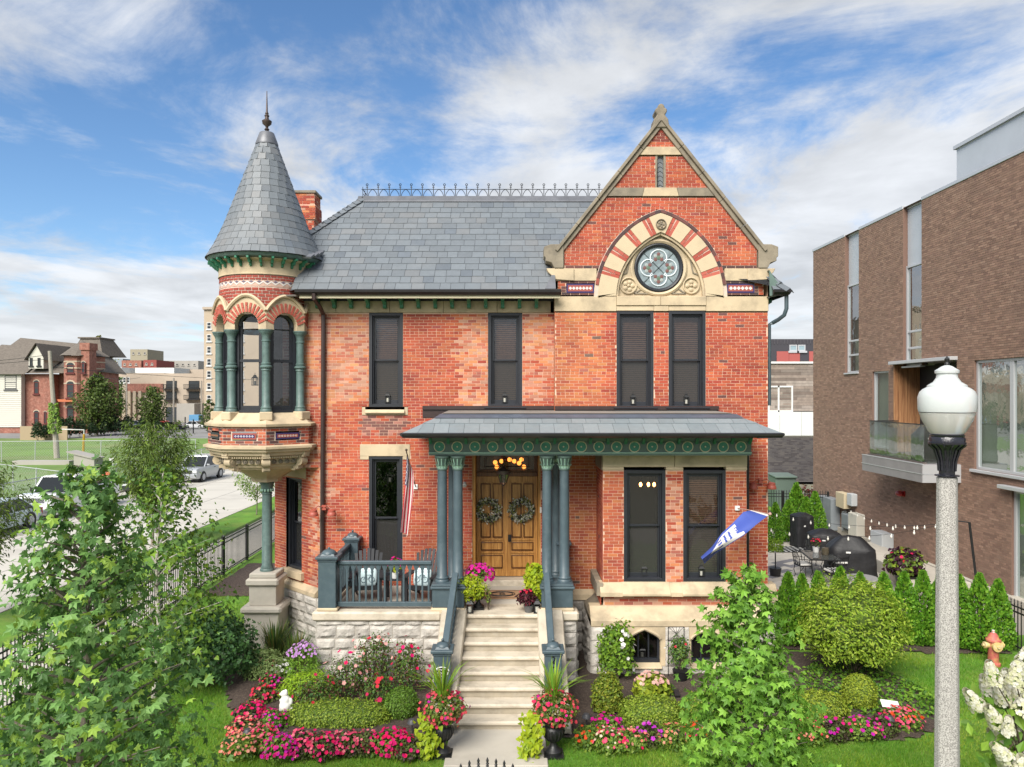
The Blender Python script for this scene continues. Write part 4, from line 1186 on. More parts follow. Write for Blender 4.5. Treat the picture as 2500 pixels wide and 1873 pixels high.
b = MB(); b.tube([(PX(1825, YB + 0.2), YB + 0.25, 4.80), (PX(1825, YB + 0.2), YB + 0.25, 0.9)], 0.055, 8); b.build('downspout', GUTTER, house, smooth=True)
# gable roof behind the coping
b = MB()
for s_ in (-1, 1):
 b.add([(GX + s_ * 2.55, YG + 0.35, 9.40), (GX, YG + 0.35, 12.60), (GX, 22.0, 12.60), (GX + s_ * 2.55, 22.0, 9.40)], [(0, 1, 2, 3)])
b.build('gable_roof', SLATE_UND, house)
Vg = Vector((2.55, 0, 3.20)); Lg = Vg.length; Vg.normalize()
plane_slates('M', (GX - 2.55, 22.0, 9.40), (0, -1, 0), Vg, Vector((-Vg.z, 0, Vg.x)), 16, Lg / 16, lambda v: (0.0, 3.9))
b = MB(); b.bar((GX, YG + 0.3, 12.62), (GX, 21.5, 12.62), 0.16, 0.06); b.build('ridge_flashing', METALR, house)
# chimney
CHX, CHY = PX(748, 21.5), 21.5
cm = MB()
for (h0, h1, hw) in ((9.0, 10.9, 0.27), (10.9, 11.2, 0.31), (11.2, 11.62, 0.35), (11.62, 11.95, 0.32)):
 cm.box(CHX - hw, CHX + hw, CHY - hw, CHY + hw, h0, h1)
chimney = cm.build('chimney', MORTAR, house); PARTS['K'] = chimney
for (h0, h1, hw) in ((9.0, 10.9, 0.27), (10.9, 11.2, 0.31), (11.2, 11.62, 0.35), (11.62, 11.95, 0.32)):
 for (o, u, n) in (((CHX - hw, CHY - hw, 0), (1, 0, 0), (0, -1, 0)), ((CHX + hw, CHY - hw, 0), (0, 1, 0), (1, 0, 0)), ((CHX - hw, CHY + hw, 0), (0, -1, 0), (-1, 0, 0))):
  lay('K', straight(o, u, n), h0, h1, lambda z, hw=hw: [(0, 2 * hw)], lambda u_, z: rnd.choice(REDS + MIXED[:3]), None, out=0.010)
b = MB(); b.box(CHX - 0.37, CHX + 0.37, CHY - 0.37, CHY + 0.37, 11.95, 12.03); b.build('chimney_cap', LIME_D, house, bevel=0.01)
# === CORNER TURRET
TC = Vector((-6.1, 18.35, 0))
TA = [R(v) for v in (-72.5, -27.5, 17.5, 62.5, 107.5, 152.5, 197.5, 242.5)]
def tv(r, a, z=0.0): return Vector((TC.x + r * math.sin(a), TC.y - r * math.cos(a), z))
OA0 = TA[0] - math.pi / 2
turret = None
b = MB()
prof = [(0.20, 4.00), (0.36, 4.02), (0.37, 4.08), (0.40, 4.12), (0.55, 4.22), (0.80, 4.33), (0.94, 4.385), (0.96, 4.42), (1.02, 4.44), (1.04, 4.50), (1.10, 4.52), (1.12, 4.64), (1.22, 4.66), (1.24, 4.72), (1.32, 4.74), (1.34, 4.80), (1.41, 4.83), (1.42, 4.88), (1.475, 4.90), (1.475, 4.955), (1.36, 4.985)]
b.lathe(prof, TC.x, TC.y, 8, OA0, OA0 + 2 * math.pi)
b.lathe([(1.35, 5.40), (1.44, 5.42), (1.45, 5.475), (1.37, 5.50), (1.10, 5.73), (0.9, 5.74)], TC.x, TC.y, 8, OA0, OA0 + 2 * math.pi)
turret = b.build('turret_stonework', LIME, house, bevel=0.0)
PARTS['T'] = turret
# brick belt with three tile panels
mort = MB()
RB = 1.355
fw_ = 2 * RB * math.sin(R(22.5))
for i in (7, 0, 1, 2, 3):
 p0, p1 = tv(RB, TA[i]), tv(RB, TA[(i + 1) % 8])
 U_ = (p1 - p0).normalized(); N_ = Vector((U_.y, -U_.x, 0))
 L_ = (p1 - p0).length
 has = i in (0, 1, 2)
 def cB(u, z, has=has): return c_dark(u, z) if has and (abs(u - fw_ / 2) < 0.42 and rnd.random() < 0.55) else rnd.choice(REDS + [(0.50, 0.14, 0.07), (0.47, 0.13, 0.06)])
 def ivB(z, has=has, L_=L_):
  iv = [(0, L_)]
  return sub_iv(iv, fw_ / 2 - 0.29, fw_ / 2 + 0.29) if has and 5.12 < z < 5.27 else iv
 lay('T', straight(p0, U_, N_), 4.98, 5.405, ivB, cB, mort, j=0.014, out=0.006)
 if has:
  c = (p0 + p1) / 2; c.z = 5.195
  tile_panel(turret, c, U_, N_, 0.575, 0.145, (CHARC, TILER, NAVY)[i], (CHARC, NAVY, TILER)[i], (TILEO, TILEW, TILEW)[i], 7, (TILER, TILEB, TILEO)[i])
mort.build('brick_belt', MORTAR_W, turret)
# carved corbel: scroll brackets on the corners, rosettes and dentils between
for i in (7, 0, 1, 2, 3):
 a = TA[i]; n = Vector((math.sin(a), -math.cos(a), 0)); t = Vector((math.cos(a), math.sin(a), 0))
 b = MB()
 b.obox(tv(1.20, a, 4.77), t * 0.085, n * 0.12, (0, 0, 0.045)); b.obox(tv(1.16, a, 4.70), t * 0.10, n * 0.14, (0, 0, 0.022))
 c = tv(1.14, a, 4.575)
 b.tube([c - t * 0.095, c + t * 0.095], 0.115, 12); b.tube([c - t * 0.108, c + t * 0.108], 0.055, 8)
 b.obox(tv(1.03, a, 4.43), t * 0.085, n * 0.08, (0, 0, 0.05)); b.obox(tv(0.95, a, 4.365), t * 0.095, n * 0.06, (0, 0, 0.025))
 b.build('scroll_bracket', LIME, turret, smooth=True)
 p0, p1 = tv(1.12, TA[i], 4.58), tv(1.12, TA[(i + 1) % 8], 4.58)
 am = a + R(22.5); n = Vector((math.sin(am), -math.cos(am), 0))
 for k in range(4):
  p = p0 + (p1 - p0) * (0.22 + 0.187 * k)
  b = MB()
  rot = Matrix.Translation(p + n * 0.005) @ n.to_track_quat('Z', 'Y').to_matrix().to_4x4()
  b.T = rot; b.lathe([(0.058, 0), (0.058, 0.02), (0.04, 0.03), (0.032, 0.012), (0.02, 0.03), (0, 0.036)], 0, 0, 10, cap=False); b.build('carved_rosette', LIME_D, turret, smooth=True)
 b = MB()
 p0, p1 = tv(1.235, TA[i], 4.69), tv(1.235, TA[(i + 1) % 8], 4.69)
 for k in range(17):
  p = p0 + (p1 - p0) * ((k + 0.5) / 17); b.obox(p, (p1 - p0).normalized() * 0.016, n * 0.025, (0, 0, 0.02))
 b.build('dentil_course', LIME, turret)
# windows and columns of the round bay
for i in range(8):
 am = TA[i] + R(22.5); n = Vector((math.sin(am), -math.cos(am), 0)); t = Vector((math.cos(am), math.sin(am), 0))
 if i not in (7, 0, 1, 2, 3): continue
 ap = 1.02 * math.cos(R(22.5)); hw = 1.02 * math.sin(R(22.5))
 T = Matrix(((t.x, -n.x, 0, TC.x + n.x * ap), (t.y, -n.y, 0, TC.y + n.y * ap), (0, 0, 1, 0), (0, 0, 0, 1)))
 # arched stone face; local y = 0 is the face plane moved out a little
 oh, zs, zt = 0.285, 7.80, 8.085
 yo = -0.195
 l_, r_ = base_pts(-oh, oh, zs, zt + 0.0, 9)
 hwf = 1.14 * math.tan(R(22.5)) - 0.002
 def hood(s): return 8.13 + 0.36 * (math.sin(math.pi / 2 * min(1, max(0, 1 - abs(s)))) ** 0.85)
 b = MB(); b.T = T
 top = [(-hwf + 2 * hwf * k / 16, hood((-1 + k / 8.0))) for k in range(17)]
 left = [(-hwf, 7.69), (-oh, 7.69)] + l_ + [p for p in reversed(top[:9])]
 right = [(oh, 7.69), (hwf, 7.69)] + [p for p in reversed(top[8:])] + r_
 b.prism(left, 'y', yo, yo + 0.22); b.prism(right, 'y', yo, yo + 0.22)
 b.build('arch_face', LIME, turret)
 b = MB(); b.T = T; b.tube([(x, yo - 0.02, z) for x, z in top], 0.045, 6); b.build('hood_mould', LIME, turret, smooth=True)
 # brick voussoirs
 q = l_ + r_[1:]
 for k in range(13):
  f = (k + 0.5) / 13 * (len(q) - 1); k0 = int(f); fr = f - k0
  x_ = q[k0][0] + (q[min(k0 + 1, len(q) - 1)][0] - q[k0][0]) * fr; z_ = q[k0][1] + (q[min(k0 + 1, len(q) - 1)][1] - q[k0][1]) * fr
  d = Vector((x_ * 1.0, 0, z_ - 7.70)).normalized()
  for (r0, r1) in (((0.01, 0.11), (0.12, 0.235)) if k % 2 else ((0.01, 0.155), (0.165, 0.235))):
   c = Vector((x_, yo - 0.004, z_)) + d * (r0 + r1) / 2; s_ = Vector((-d.z, 0, d.x))
   M3 = T.to_3x3()
   BRK.append(('T', T @ c, M3 @ (d * (r1 - r0) / 2), M3 @ (s_ * 0.026), n * 0.014, rnd.choice(TILE_RED)))
 # sash with arched head
 b = MB(); b.T = T
 f = 0.045
 b.box(-0.36, -0.26, -0.02, 0.08, 5.74, 7.80); b.box(0.26, 0.36, -0.02, 0.08, 5.74, 7.80)
 b.box(-0.26, 0.26, -0.03, 0.08, 5.74, 5.80); b.box(-0.26, 0.26, 0.0, 0.06, 6.93, 7.0)
 qa = [(x * 0.93, z - 0.02) for x, z in q]; b.tube([(x, 0.03, z) for x, z in qa], 0.055, 6)
 b.box(-0.26, -0.20, 0.02, 0.07, 5.8, 7.85); b.box(0.20, 0.26, 0.02, 0.07, 5.8, 7.85); b.box(-0.2, 0.2, 0.02, 0.07, 5.8, 5.90)
 w = b.build('arched_window', CHARC, turret)
 b = MB(); b.T = T; b.quad((-0.22, 0.05, 5.8), (0.22, 0.05, 5.8), (0.22, 0.05, 6.96), (-0.22, 0.05, 6.96)); b.poly([(-0.22, 0.045, 6.97), (0.22, 0.045, 6.97)] + [(x * 0.85, 0.045, z) for x, z in reversed(q)]); b.build('pane', PANE, turret)
 # column on the corner at the left end of this face
 a = TA[i]; c = tv(1.10, a)
 b = MB()
 P = [(0.135, 5.76), (0.135, 5.80), (0.118, 5.83), (0.125, 5.86), (0.098, 5.90), (0.096, 6.72), (0.112, 6.73), (0.112, 6.76), (0.10, 6.775), (0.14, 6.80), (0.14, 6.83), (0.10, 6.86), (0.112, 6.88), (0.112, 6.90), (0.094, 6.915), (0.093, 7.40), (0.105, 7.41), (0.105, 7.435), (0.093, 7.445), (0.095, 7.52), (0.12, 7.59), (0.155, 7.63), (0.155, 7.655), (0.17, 7.66), (0.17, 7.69)]
 b.lathe(P, c.x, c.y, 18); b.build('column', GREENG, turret, smooth=True)
 b = MB(); nn = Vector((math.sin(a), -math.cos(a), 0)); tt = Vector((math.cos(a), math.sin(a), 0))
 b.obox(tv(1.14, a, 5.66), tt * 0.15, nn * 0.15, (0, 0, 0.10)); b.build('column_base', LIME, turret, bevel=0.02)
# core of the turret, dark rooms, a back lining
b = MB(); b.lathe([(0.30, 5.72), (0.30, 8.6)], TC.x + 0.3, TC.y + 0.3, 8); b.lathe([(0.98, 7.72), (0.98, 7.70)], TC.x, TC.y, 8); b.build('turret_core', DARKROOM, turret)
# drum: brick, zigzag tile belt, stone frieze
RD = 1.10
pc = ring(TC, RD); pc.curved = True
mort = MB()
cI = lambda u, z: rnd.choice([(0.29, 0.052, 0.035), (0.33, 0.06, 0.04), (0.26, 0.045, 0.032)])
span = [(-2.25 * RD, 2.1 * RD)]
mort.lathe([(RD - 0.001, 8.05), (RD - 0.001, 8.98)], TC.x, TC.y, 40, cap=False)
lay('T', pc, 8.05, 8.70, lambda z: span, cI, None, cs=0.0755, L=0.16, j=0.020, out=0.008)
lay('T', pc, 8.85, 8.975, lambda z: span, cI, None, cs=0.0755, L=0.14, j=0.018, out=0.008)
mort.build('drum_wall', MORTAR_W, turret)
TILEP = mat('pale pink tile', (0.50, 0.33, 0.26), 0.4)
b = MB()
b.mi = 0; b.lathe([(RD + 0.006, 8.705), (RD + 0.006, 8.845)], TC.x, TC.y, 48, cap=False)
nz = 38
for k in range(nz):
 a0, a1 = 2 * math.pi * k / nz, 2 * math.pi * (k + 1) / nz; am = (a0 + a1) / 2
 b.mi = 1; r = RD + 0.011
 b.add([tv(r, a0, 8.735), tv(r, am, 8.80), tv(r, a1, 8.735), tv(r, a1, 8.77), tv(r, am, 8.835), tv(r, a0, 8.77)], [(0, 1, 4, 5), (1, 2, 3, 4)])
 b.mi = 2; b.add([tv(r, a0, 8.79), tv(r, a0 + 0.05, 8.815), tv(r, a0, 8.84), tv(r, a0 - 0.05, 8.815)], [(0, 1, 2, 3)])
b.build('zigzag_tile_belt', [TILEP, TILEW, mat('grey violet tile', (0.13, 0.11, 0.16), 0.35)], turret)
b = MB(); b.lathe([(RD + 0.02, 8.985), (RD + 0.035, 8.99), (RD + 0.035, 9.01), (RD + 0.02, 9.02), (RD + 0.03, 9.30), (RD + 0.14, 9.34), (RD + 0.15, 9.36)], TC.x, TC.y, 40, cap=False); b.build('drum_frieze', LIME, turret, smooth=True)
b = MB(); b.lathe([(1.10, 9.36), (1.33, 9.38), (1.35, 9.40), (1.38, 9.46), (1.36, 9.50)], TC.x, TC.y, 48, cap=False); b.build('cone_cornice', GREENG, turret, smooth=True)
for k in range(30):
 a = 2 * math.pi * k / 30; n = Vector((math.sin(a), -math.cos(a), 0)); t = Vector((math.cos(a), math.sin(a), 0))
 P = [(0.0, 9.36), (0.24, 9.375), (0.24, 9.33), (0.16, 9.31), (0.12, 9.24), (0.05, 9.23), (0.04, 9.18), (0.0, 9.16)]
 b = MB(); vs = [tv(RD + 0.03, a, 0) + n * u + t * s_ * 0.026 + Vector((0, 0, z)) for s_ in (-1, 1) for u, z in P]
 m_ = len(P); b.add(vs, [tuple(range(m_ - 1, -1, -1)), tuple(range(m_, 2 * m_))] + [(j, (j + 1) % m_, m_ + (j + 1) % m_, m_ + j) for j in range(m_)]); b.build('cone_bracket', GREEN, turret)
# the slated cone
cone_prof = [(1.42, 9.47), (1.22, 9.82), (1.02, 10.27), (0.235, 12.42)]
def cone_r(z):
 for (r0, z0), (r1, z1) in zip(cone_prof, cone_prof[1:]):
  if z <= z1: return r0 + (r1 - r0) * (z - z0) / (z1 - z0)
 return cone_prof[-1][0]
b = MB(); b.lathe([(r - 0.012, z) for r, z in cone_prof], TC.x, TC.y, 48); cone = b.build('cone_roof', SLATE_UND, house); PARTS['N'] = cone
PARTS['M'] = main_roof
nr_ = 17
for k in range(nr_):
 z0 = 9.47 + (12.42 - 9.47) * k / nr_; z1 = z0 + (12.42 - 9.47) / nr_ * 1.12; z1 = min(z1, 12.43)
 r0, r1 = cone_r(z0), cone_r(z1)
 n_ = max(8, int(2 * math.pi * r0 / 0.205)); off = rnd.random()
 for i in range(n_):
  a0 = 2 * math.pi * (i + off) / n_; a1 = 2 * math.pi * (i + 1 + off) / n_ - 0.006 / r0; am = (a0 + a1) / 2
  nn = Vector((math.sin(am), -math.cos(am), 0.36)).normalized()
  dz = rnd.uniform(-0.006, 0.004)
  slate('N', tv(r0, a0, z0 + dz), tv(r0, a1, z0 + dz), tv(r1, a1, z1), tv(r1, a0, z1), nn, 0.008, 0.006)
b = MB()
b.lathe([(0.275, 12.36), (0.275, 12.40), (0.18, 12.66), (0.165, 12.675), (0.0, 12.69)], TC.x, TC.y, 20); b.build('cone_cap', METALR, house, smooth=True)
b = MB()
b.lathe([(0.05, 12.68), (0.03, 12.72), (0.065, 12.76), (0.03, 12.80), (0.04, 12.84), (0.11, 12.90), (0.115, 12.94), (0.12, 12.95), (0.12, 12.97), (0.05, 13.02), (0.045, 13.08), (0.06, 13.09), (0.06, 13.11), (0.035, 13.13), (0.045, 13.16), (0.025, 13.2), (0.008, 13.72)], TC.x, TC.y, 12)
b.build('spire_finial', COPPERF, house, smooth=True)
b = MB()
fl = []
for k in range(8):
 a = R(60 + k * 8); z_ = 9.50 + k * 0.06; p = tv(1.42 - k * 0.035, a, z_ - 0.02)
 b.obox(p, (0.10, 0.02, 0), (0.02, 0.08, 0.05), (0, -0.01, 0.02))
b.build('roof_flashing', METALR, house)
# column and stone pedestal carrying the turret
b = MB(); b.lathe([(0.17, 1.80), (0.17, 1.84), (0.145, 1.87), (0.15, 1.90), (0.125, 1.94), (0.115, 3.70), (0.13, 3.71), (0.13, 3.73), (0.115, 3.74), (0.13, 3.80), (0.16, 3.95), (0.19, 4.0)], TC.x + 0.02, TC.y - 0.05, 18); b.build('column', GREENG, house, smooth=True)
b = MB()
for k in range(12):
 a = 2 * math.pi * k / 12; b.ball((TC.x + 0.02 + 0.145 * math.cos(a), TC.y - 0.05 + 0.145 * math.sin(a), 3.80), 0.028, 6, 4, (1, 1, 1.5))
b.build('column_capital', SAGE, house, smooth='all')
for (hw, z0, z1, bv) in ((0.42, -0.1, 0.85, 0.01), (0.50, 0.85, 1.02, 0.05), (0.33, 1.02, 1.50, 0.01), (0.40, 1.50, 1.68, 0.04), (0.33, 1.68, 1.80, 0.02)):
 b = MB(); b.box(TC.x + 0.02 - hw, TC.x + 0.02 + hw, TC.y - 0.05 - hw, TC.y - 0.05 + hw, z0, z1); b.build('pedestal_stone', CONC if z0 < 2 else LIME, house, bevel=bv)
# === PORCH
PF = 15.65      # front edge of the porch floor
b = MB(); b.box(-4.12, 1.34, PF + 0.06, YF, 1.30, 1.50); porch = b.build('porch_floor', CONC, house)
b = MB(); b.box(-4.24, -1.50, PF - 0.06, PF + 0.34, 1.36, 1.56); b.build('porch_coping', STEPM, house, bevel=0.04)
b = MB(); b.box(0.95, 1.42, PF - 0.06, PF + 0.34, 1.36, 1.56); b.build('porch_coping', STEPM, house, bevel=0.04)
b = MB(); b.box(-4.22, -3.9, PF + 0.34, YF, 1.36, 1.56); b.build('porch_coping', STEPM, house, bevel=0.03)
ashlar_wall('porch_foundation', straight((0, PF + 0.03, 0), (1, 0, 0), (0, -1, 0)), -4.16, -1.44, [-0.1, 0.10, 0.42, 0.74, 0.98, 1.26, 1.36], tone=lambda j: rnd.uniform(0.92, 1.12) * (1.0 if j > 2 else 0.95))
ashlar_wall('porch_foundation', straight((0, PF + 0.03, 0), (1, 0, 0), (0, -1, 0)), 1.02, 1.37, [-0.1, 0.2, 0.5, 0.8, 1.1, 1.36], wmin=0.34, wmax=0.36)
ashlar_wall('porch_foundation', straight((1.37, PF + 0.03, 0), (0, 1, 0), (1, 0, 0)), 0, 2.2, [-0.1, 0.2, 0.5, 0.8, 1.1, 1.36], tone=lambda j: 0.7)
ashlar_wall('porch_foundation', straight((-4.16, YF, 0), (0, -1, 0), (-1, 0, 0)), 0, 2.3, [-0.1, 0.2, 0.5, 0.8, 1.1, 1.36])
# steps
SX0, SX1 = -0.98, 0.56
RIS, TRD = 1.50 / 8, 0.305
for k in range(8):     # k = 0 the landing slab
 zt_ = 1.50 - k * RIS; y0 = PF - 0.06 - k * TRD
 b = MB(); b.box(SX0 - 0.02 - k * 0.012, SX1 + 0.02, y0, y0 + TRD + 0.06 + (0.5 if k == 0 else 0), zt_ - 0.085, zt_ + (0.003 if k == 0 else 0))
 b.build('step', STEPM, house, bevel=0.028)
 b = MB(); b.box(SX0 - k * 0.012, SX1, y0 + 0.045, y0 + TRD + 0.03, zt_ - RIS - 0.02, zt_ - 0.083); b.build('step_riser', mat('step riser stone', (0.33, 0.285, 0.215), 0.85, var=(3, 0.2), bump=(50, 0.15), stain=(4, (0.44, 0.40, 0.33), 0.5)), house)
# sloping cheek walls
yb_ = PF - 0.06 - 7.2 * TRD
for (xa, xb, xc, xd) in ((-1.46, -0.99, -1.50, -1.09), (0.57, 1.04, 0.57, 1.04)):
 b = MB()
 Pp = [(PF + 0.1, 1.52, xa, xb), (PF - 0.12, 1.50, xa, xb), (yb_, 0.16, xc, xd), (yb_ - 0.12, 0.06, xc, xd)]
 vs = [v for (y, z, a, c) in Pp for v in ((a, y, z), (c, y, z))] + [v for (y, z, a, c) in Pp for v in ((a, y, -0.1), (c, y, -0.1))]
 fs = []
 for i in range(3):
  j = 2 * i; k = 8 + 2 * i
  fs += [(j + 2, j + 3, j + 1, j), (j, k, k + 2, j + 2), (j + 1, j + 3, k + 3, k + 1)]
 fs.append((6, 14, 15, 7))
 b.add(vs, fs); b.build('stair_cheek', STEPM, house, bevel=0.0)
 # rounded coping slab on top
 b = MB()
 off = 0.035
 vs = []
 for (y, z, a, c) in Pp:
  vs += [(a - off, y, z + 0.05), (a - off * 0.4, y, z + 0.085), (c + off * 0.4, y, z + 0.085), (c + off, y, z + 0.05), (c + off, y, z - 0.06), (a - off, y, z - 0.06)]
 fs = [(0, 1, 2, 3, 4, 5), (23, 22, 21, 20, 19, 18)]
 for i in range(3):
  for k in range(6): fs.append((6 * i + (k + 1) % 6, 6 * i + k, 6 * i + 6 + k, 6 * i + 6 + (k + 1) % 6))
 b.add(vs, fs); b.build('cheek_coping', STEPM, house, smooth=True)
# plinths under the paired columns, columns with leafy capitals
for (xa, xb) in ((-1.70, -1.02), (0.63, 1.30)):
 b = MB(); b.box(xa - 0.03, xb + 0.03, PF - 0.01, PF + 0.66, 1.50, 1.625); b.build('plinth_stone', LIME, house, bevel=0.03)
 b = MB(); b.box(xa, xb, PF + 0.03, PF + 0.62, 1.625, 2.02); b.box(xa - 0.035, xb + 0.035, PF - 0.005, PF + 0.655, 2.02, 2.08); b.box(xa - 0.01, xb + 0.01, PF + 0.02, PF + 0.63, 2.08, 2.12); b.build('column_plinth', BLUEG, house, bevel=0.012)
COLX = [(-1.515, 16.0), (-1.175, 16.0), (-1.36, 16.95), (0.76, 16.0), (1.135, 16.0), (1.05, 17.5), (-1.05, 17.55)][:6]
def porch_column(x, y, z0=2.12):
 b = MB(); b.lathe([(0.155, z0), (0.155, z0 + 0.03), (0.14, z0 + 0.05), (0.146, z0 + 0.085), (0.115, z0 + 0.12), (0.110, z0 + 0.9), (0.102, 4.55)], x, y, 20)
 c = b.build('porch_column', BLUEG, house, smooth=True)
 b = MB(); b.lathe([(0.112, 4.53), (0.118, 4.54), (0.118, 4.565), (0.105, 4.58), (0.115, 4.70), (0.155, 4.79), (0.165, 4.80), (0.165, 4.835)], x, y, 20); b.build('capital', ENTAB, c, smooth=True)
 b = MB()
 for k in range(12):
  a = 2 * math.pi * k / 12
  d = Vector((math.cos(a), math.sin(a), 0)); s_ = Vector((-d.y, d.x, 0)); o = Vector((x, y, 0))
  r0 = 0.112
  P = [o + d * r0 + s_ * -0.026 + Vector((0, 0, 4.565)), o + d * r0 + s_ * 0.026 + Vector((0, 0, 4.565)), o + d * (r0 + 0.018) + s_ * 0.030 + Vector((0, 0, 4.62)), o + d * (r0 + 0.055) + s_ * 0.012 + Vector((0, 0, 4.655)), o + d * (r0 + 0.068) + Vector((0, 0, 4.64)), o + d * (r0 + 0.055) - s_ * 0.012 + Vector((0, 0, 4.655)), o + d * (r0 + 0.018) - s_ * 0.030 + Vector((0, 0, 4.62))]
  b.add(P, [(0, 1, 2, 6), (6, 2, 3, 5), (5, 3, 4)])
  P = [o + d * (r0 + 0.0) + s_ * 0.006 + Vector((0, 0, 4.60)), o + d * (r0 + 0.05) + s_ * 0.012 + Vector((0, 0, 4.785)), o + d * (r0 + 0.055) + s_ * -0.012 + Vector((0, 0, 4.785)), o + d * r0 - s_ * 0.006 + Vector((0, 0, 4.60))]
  b.add([p + Vector((0, 0, 0)) + d * 0.006 for p in P], [(0, 1, 2, 3)])
 b.build('capital_leaves', SAGE, c)
for (x, y) in COLX: porch_column(x, y, 2.12 if y < 16.5 else 1.9)
for (x, y) in COLX[2:3] + COLX[5:6]:
 b = MB(); b.box(x - 0.19, x + 0.19, y - 0.19, y + 0.19, 1.5, 1.90); b.build('column_plinth', BLUEG, house, bevel=0.01)
# entablature with painted rosettes
YE = 15.95
ex0, ex1 = -1.80, 5.18
b = MB()
prof = [(YE, 4.845), (YE, 4.875), (YE - 0.02, 4.885), (YE - 0.02, 4.91), (YE + 0.005, 4.925), (YE + 0.005, 5.13), (YE - 0.04, 5.16), (YE - 0.10, 5.23), (YE - 0.12, 5.25), (YE + 0.35, 5.25), (YE + 0.35, 4.845)]
b.prism(prof, 'x', ex0, ex1)
b.box(ex0, ex0 + 0.3, YE + 0.35, YF - 0.03, 4.845, 5.25); b.box(ex1 - 0.3, ex1, YE + 0.35, YG - 0.03, 4.845, 5.25)
ent = b.build('porch_entablature', ENTAB, house, bevel=0.004)
b = MB(); b.box(ex0 - 0.004, ex1 + 0.004, YE - 0.026, YE - 0.018, 4.893, 4.912); b.build('painted_fillet', SAGE, ent)
RDK = mat('rosette green', (0.022, 0.19, 0.12), 0.4, var=(15, 0.2))
for k in range(18):
 x_ = PX(1073 + 43.27 * k, YE); z_ = 5.035
 b = MB(); b.T = Matrix.Translation((x_, YE + 0.005, z_)) @ Matrix.Rotation(R(90), 4, 'X')
 b.mi = 0; b.lathe([(0.108, 0.012), (0.0, 0.008)], 0, 0, 28, cap=False)
 b.mi = 1; b.lathe([(0.122, 0.0), (0.122, 0.022), (0.112, 0.03), (0.104, 0.024), (0.103, 0.008)], 0, 0, 28, cap=False)
 b.mi = 1; b.lathe([(0.018, 0.008), (0.016, 0.02), (0, 0.024)], 0, 0, 10, cap=False)
 b.mi = 2
 for i in range(10):
  a = 2 * math.pi * i / 10; b.add([(0.03 * math.cos(a), 0.03 * math.sin(a), 0.0125), (0.10 * math.cos(a - 0.02), 0.10 * math.sin(a - 0.02), 0.0145), (0.10 * math.cos(a + 0.02), 0.10 * math.sin(a + 0.02), 0.0145)], [(0, 1, 2)])
 b.build('rosette', [RDK, CREAMP, GREEN], ent, smooth=True)
for k in range(19):
 x_ = PX(1073 + 43.27 * (k - 0.5), YE)
 b = MB(); b.prism([(YE - 0.0, 5.09), (YE - 0.03, 5.09), (YE - 0.05, 5.13), (YE - 0.11, 5.19), (YE - 0.13, 5.225), (YE, 5.225)], 'x', x_ - 0.032, x_ + 0.032); b.build('porch_bracket', GREEN, ent, bevel=0.004)
# porch roof: gutter, slate skirt, metal and flat top
gx0, gx1, gy = -2.28, 5.62, 15.32
b = MB()
sec = [(0.06, 5.36), (-0.03, 5.365), (-0.055, 5.345), (-0.04, 5.30), (0.02, 5.26), (0.5, 5.25), (0.5, 5.27)]
b.prism([(gy + u, z) for u, z in sec], 'x', gx0, gx1)
b.prism([(gx0 + u, z) for u, z in sec], 'y', gy - 0.0, YF - 0.02)
b.prism([(gx1 - u, z) for u, z in sec], 'y', gy - 0.0, YG - 0.02)
b.build('gutter', GUTTER, house)
tx0, tx1, ty = gx0 + 0.72, gx1 - 0.72, 16.12
zl, zt2 = 5.345, 5.70
b = MB(); b.add([(gx0, gy, zl), (gx1, gy, zl), (tx1, ty, zt2), (tx0, ty, zt2), (gx0, YF, zl), (tx0, YF, zt2), (gx1, YG, zl), (tx1, YG, zt2), (tx1, YF, zt2 + 0.02)], [(0, 1, 2, 3), (4, 0, 3, 5), (1, 6, 7, 2), (3, 2, 7, 5)])
proof = b.build('porch_roof', SLATE_UND, house); PARTS['P'] = proof
Vp = Vector((0, ty - gy, zt2 - zl)); Lp = Vp.length; Vp.normalize(); Np = Vector((0, -Vp.z, Vp.y))
w_ = 0.315
for k, (f0, f1) in enumerate(((0.0, 0.56), (0.52, 0.82))):
 n_ = int((gx1 - gx0) / w_)
 u = gx0 + (0.1 if k else 0)
 while u < gx1 - 0.02:
  ua, ub = u, min(u + w_ * rnd.uniform(0.97, 1.03), gx1); u = ub
  def ins(x, f): return min(max(x, gx0 + 0.72 * f), gx1 - 0.72 * f)
  P = [(ins(ua, f0) + 0.003, f0), (ins(ub, f0) - 0.003, f0), (ins(ub, f1) - 0.003, f1), (ins(ua, f1) + 0.003, f1)]
  if P[1][0] - P[0][0] < 0.03: continue
  Q = [Vector((x, gy, zl)) + Vp * (Lp * f) for x, f in P]
  SLT.append(('P', [q + Np * (0.014 if i < 2 else 0.002) for i, q in enumerate(Q)] + [q + Np * (0.028 if i < 2 else 0.014) for i, q in enumerate(Q)], mixc((0.165, 0.195, 0.21), (0.205, 0.235, 0.25), rnd.random())))
b = MB()
q0 = Vector((0, gy, zl)) + Vp * (Lp * 0.80) + Np * 0.03
b.add([(tx0 - 0.13, q0.y, q0.z), (tx1 + 0.13, q0.y, q0.z), (tx1 + 0.02, ty + 0.02, zt2 + 0.035), (tx0 - 0.02, ty + 0.02, zt2 + 0.035), (tx1, ty + 0.5, zt2 + 0.04), (tx0, ty + 0.5, zt2 + 0.04)], [(0, 1, 2, 3), (3, 2, 4, 5)])
b.build('roof_edge_metal', mat('blue grey roof metal', (0.085, 0.10, 0.13), 0.42, 0.1, var=(4, 0.15)), house)
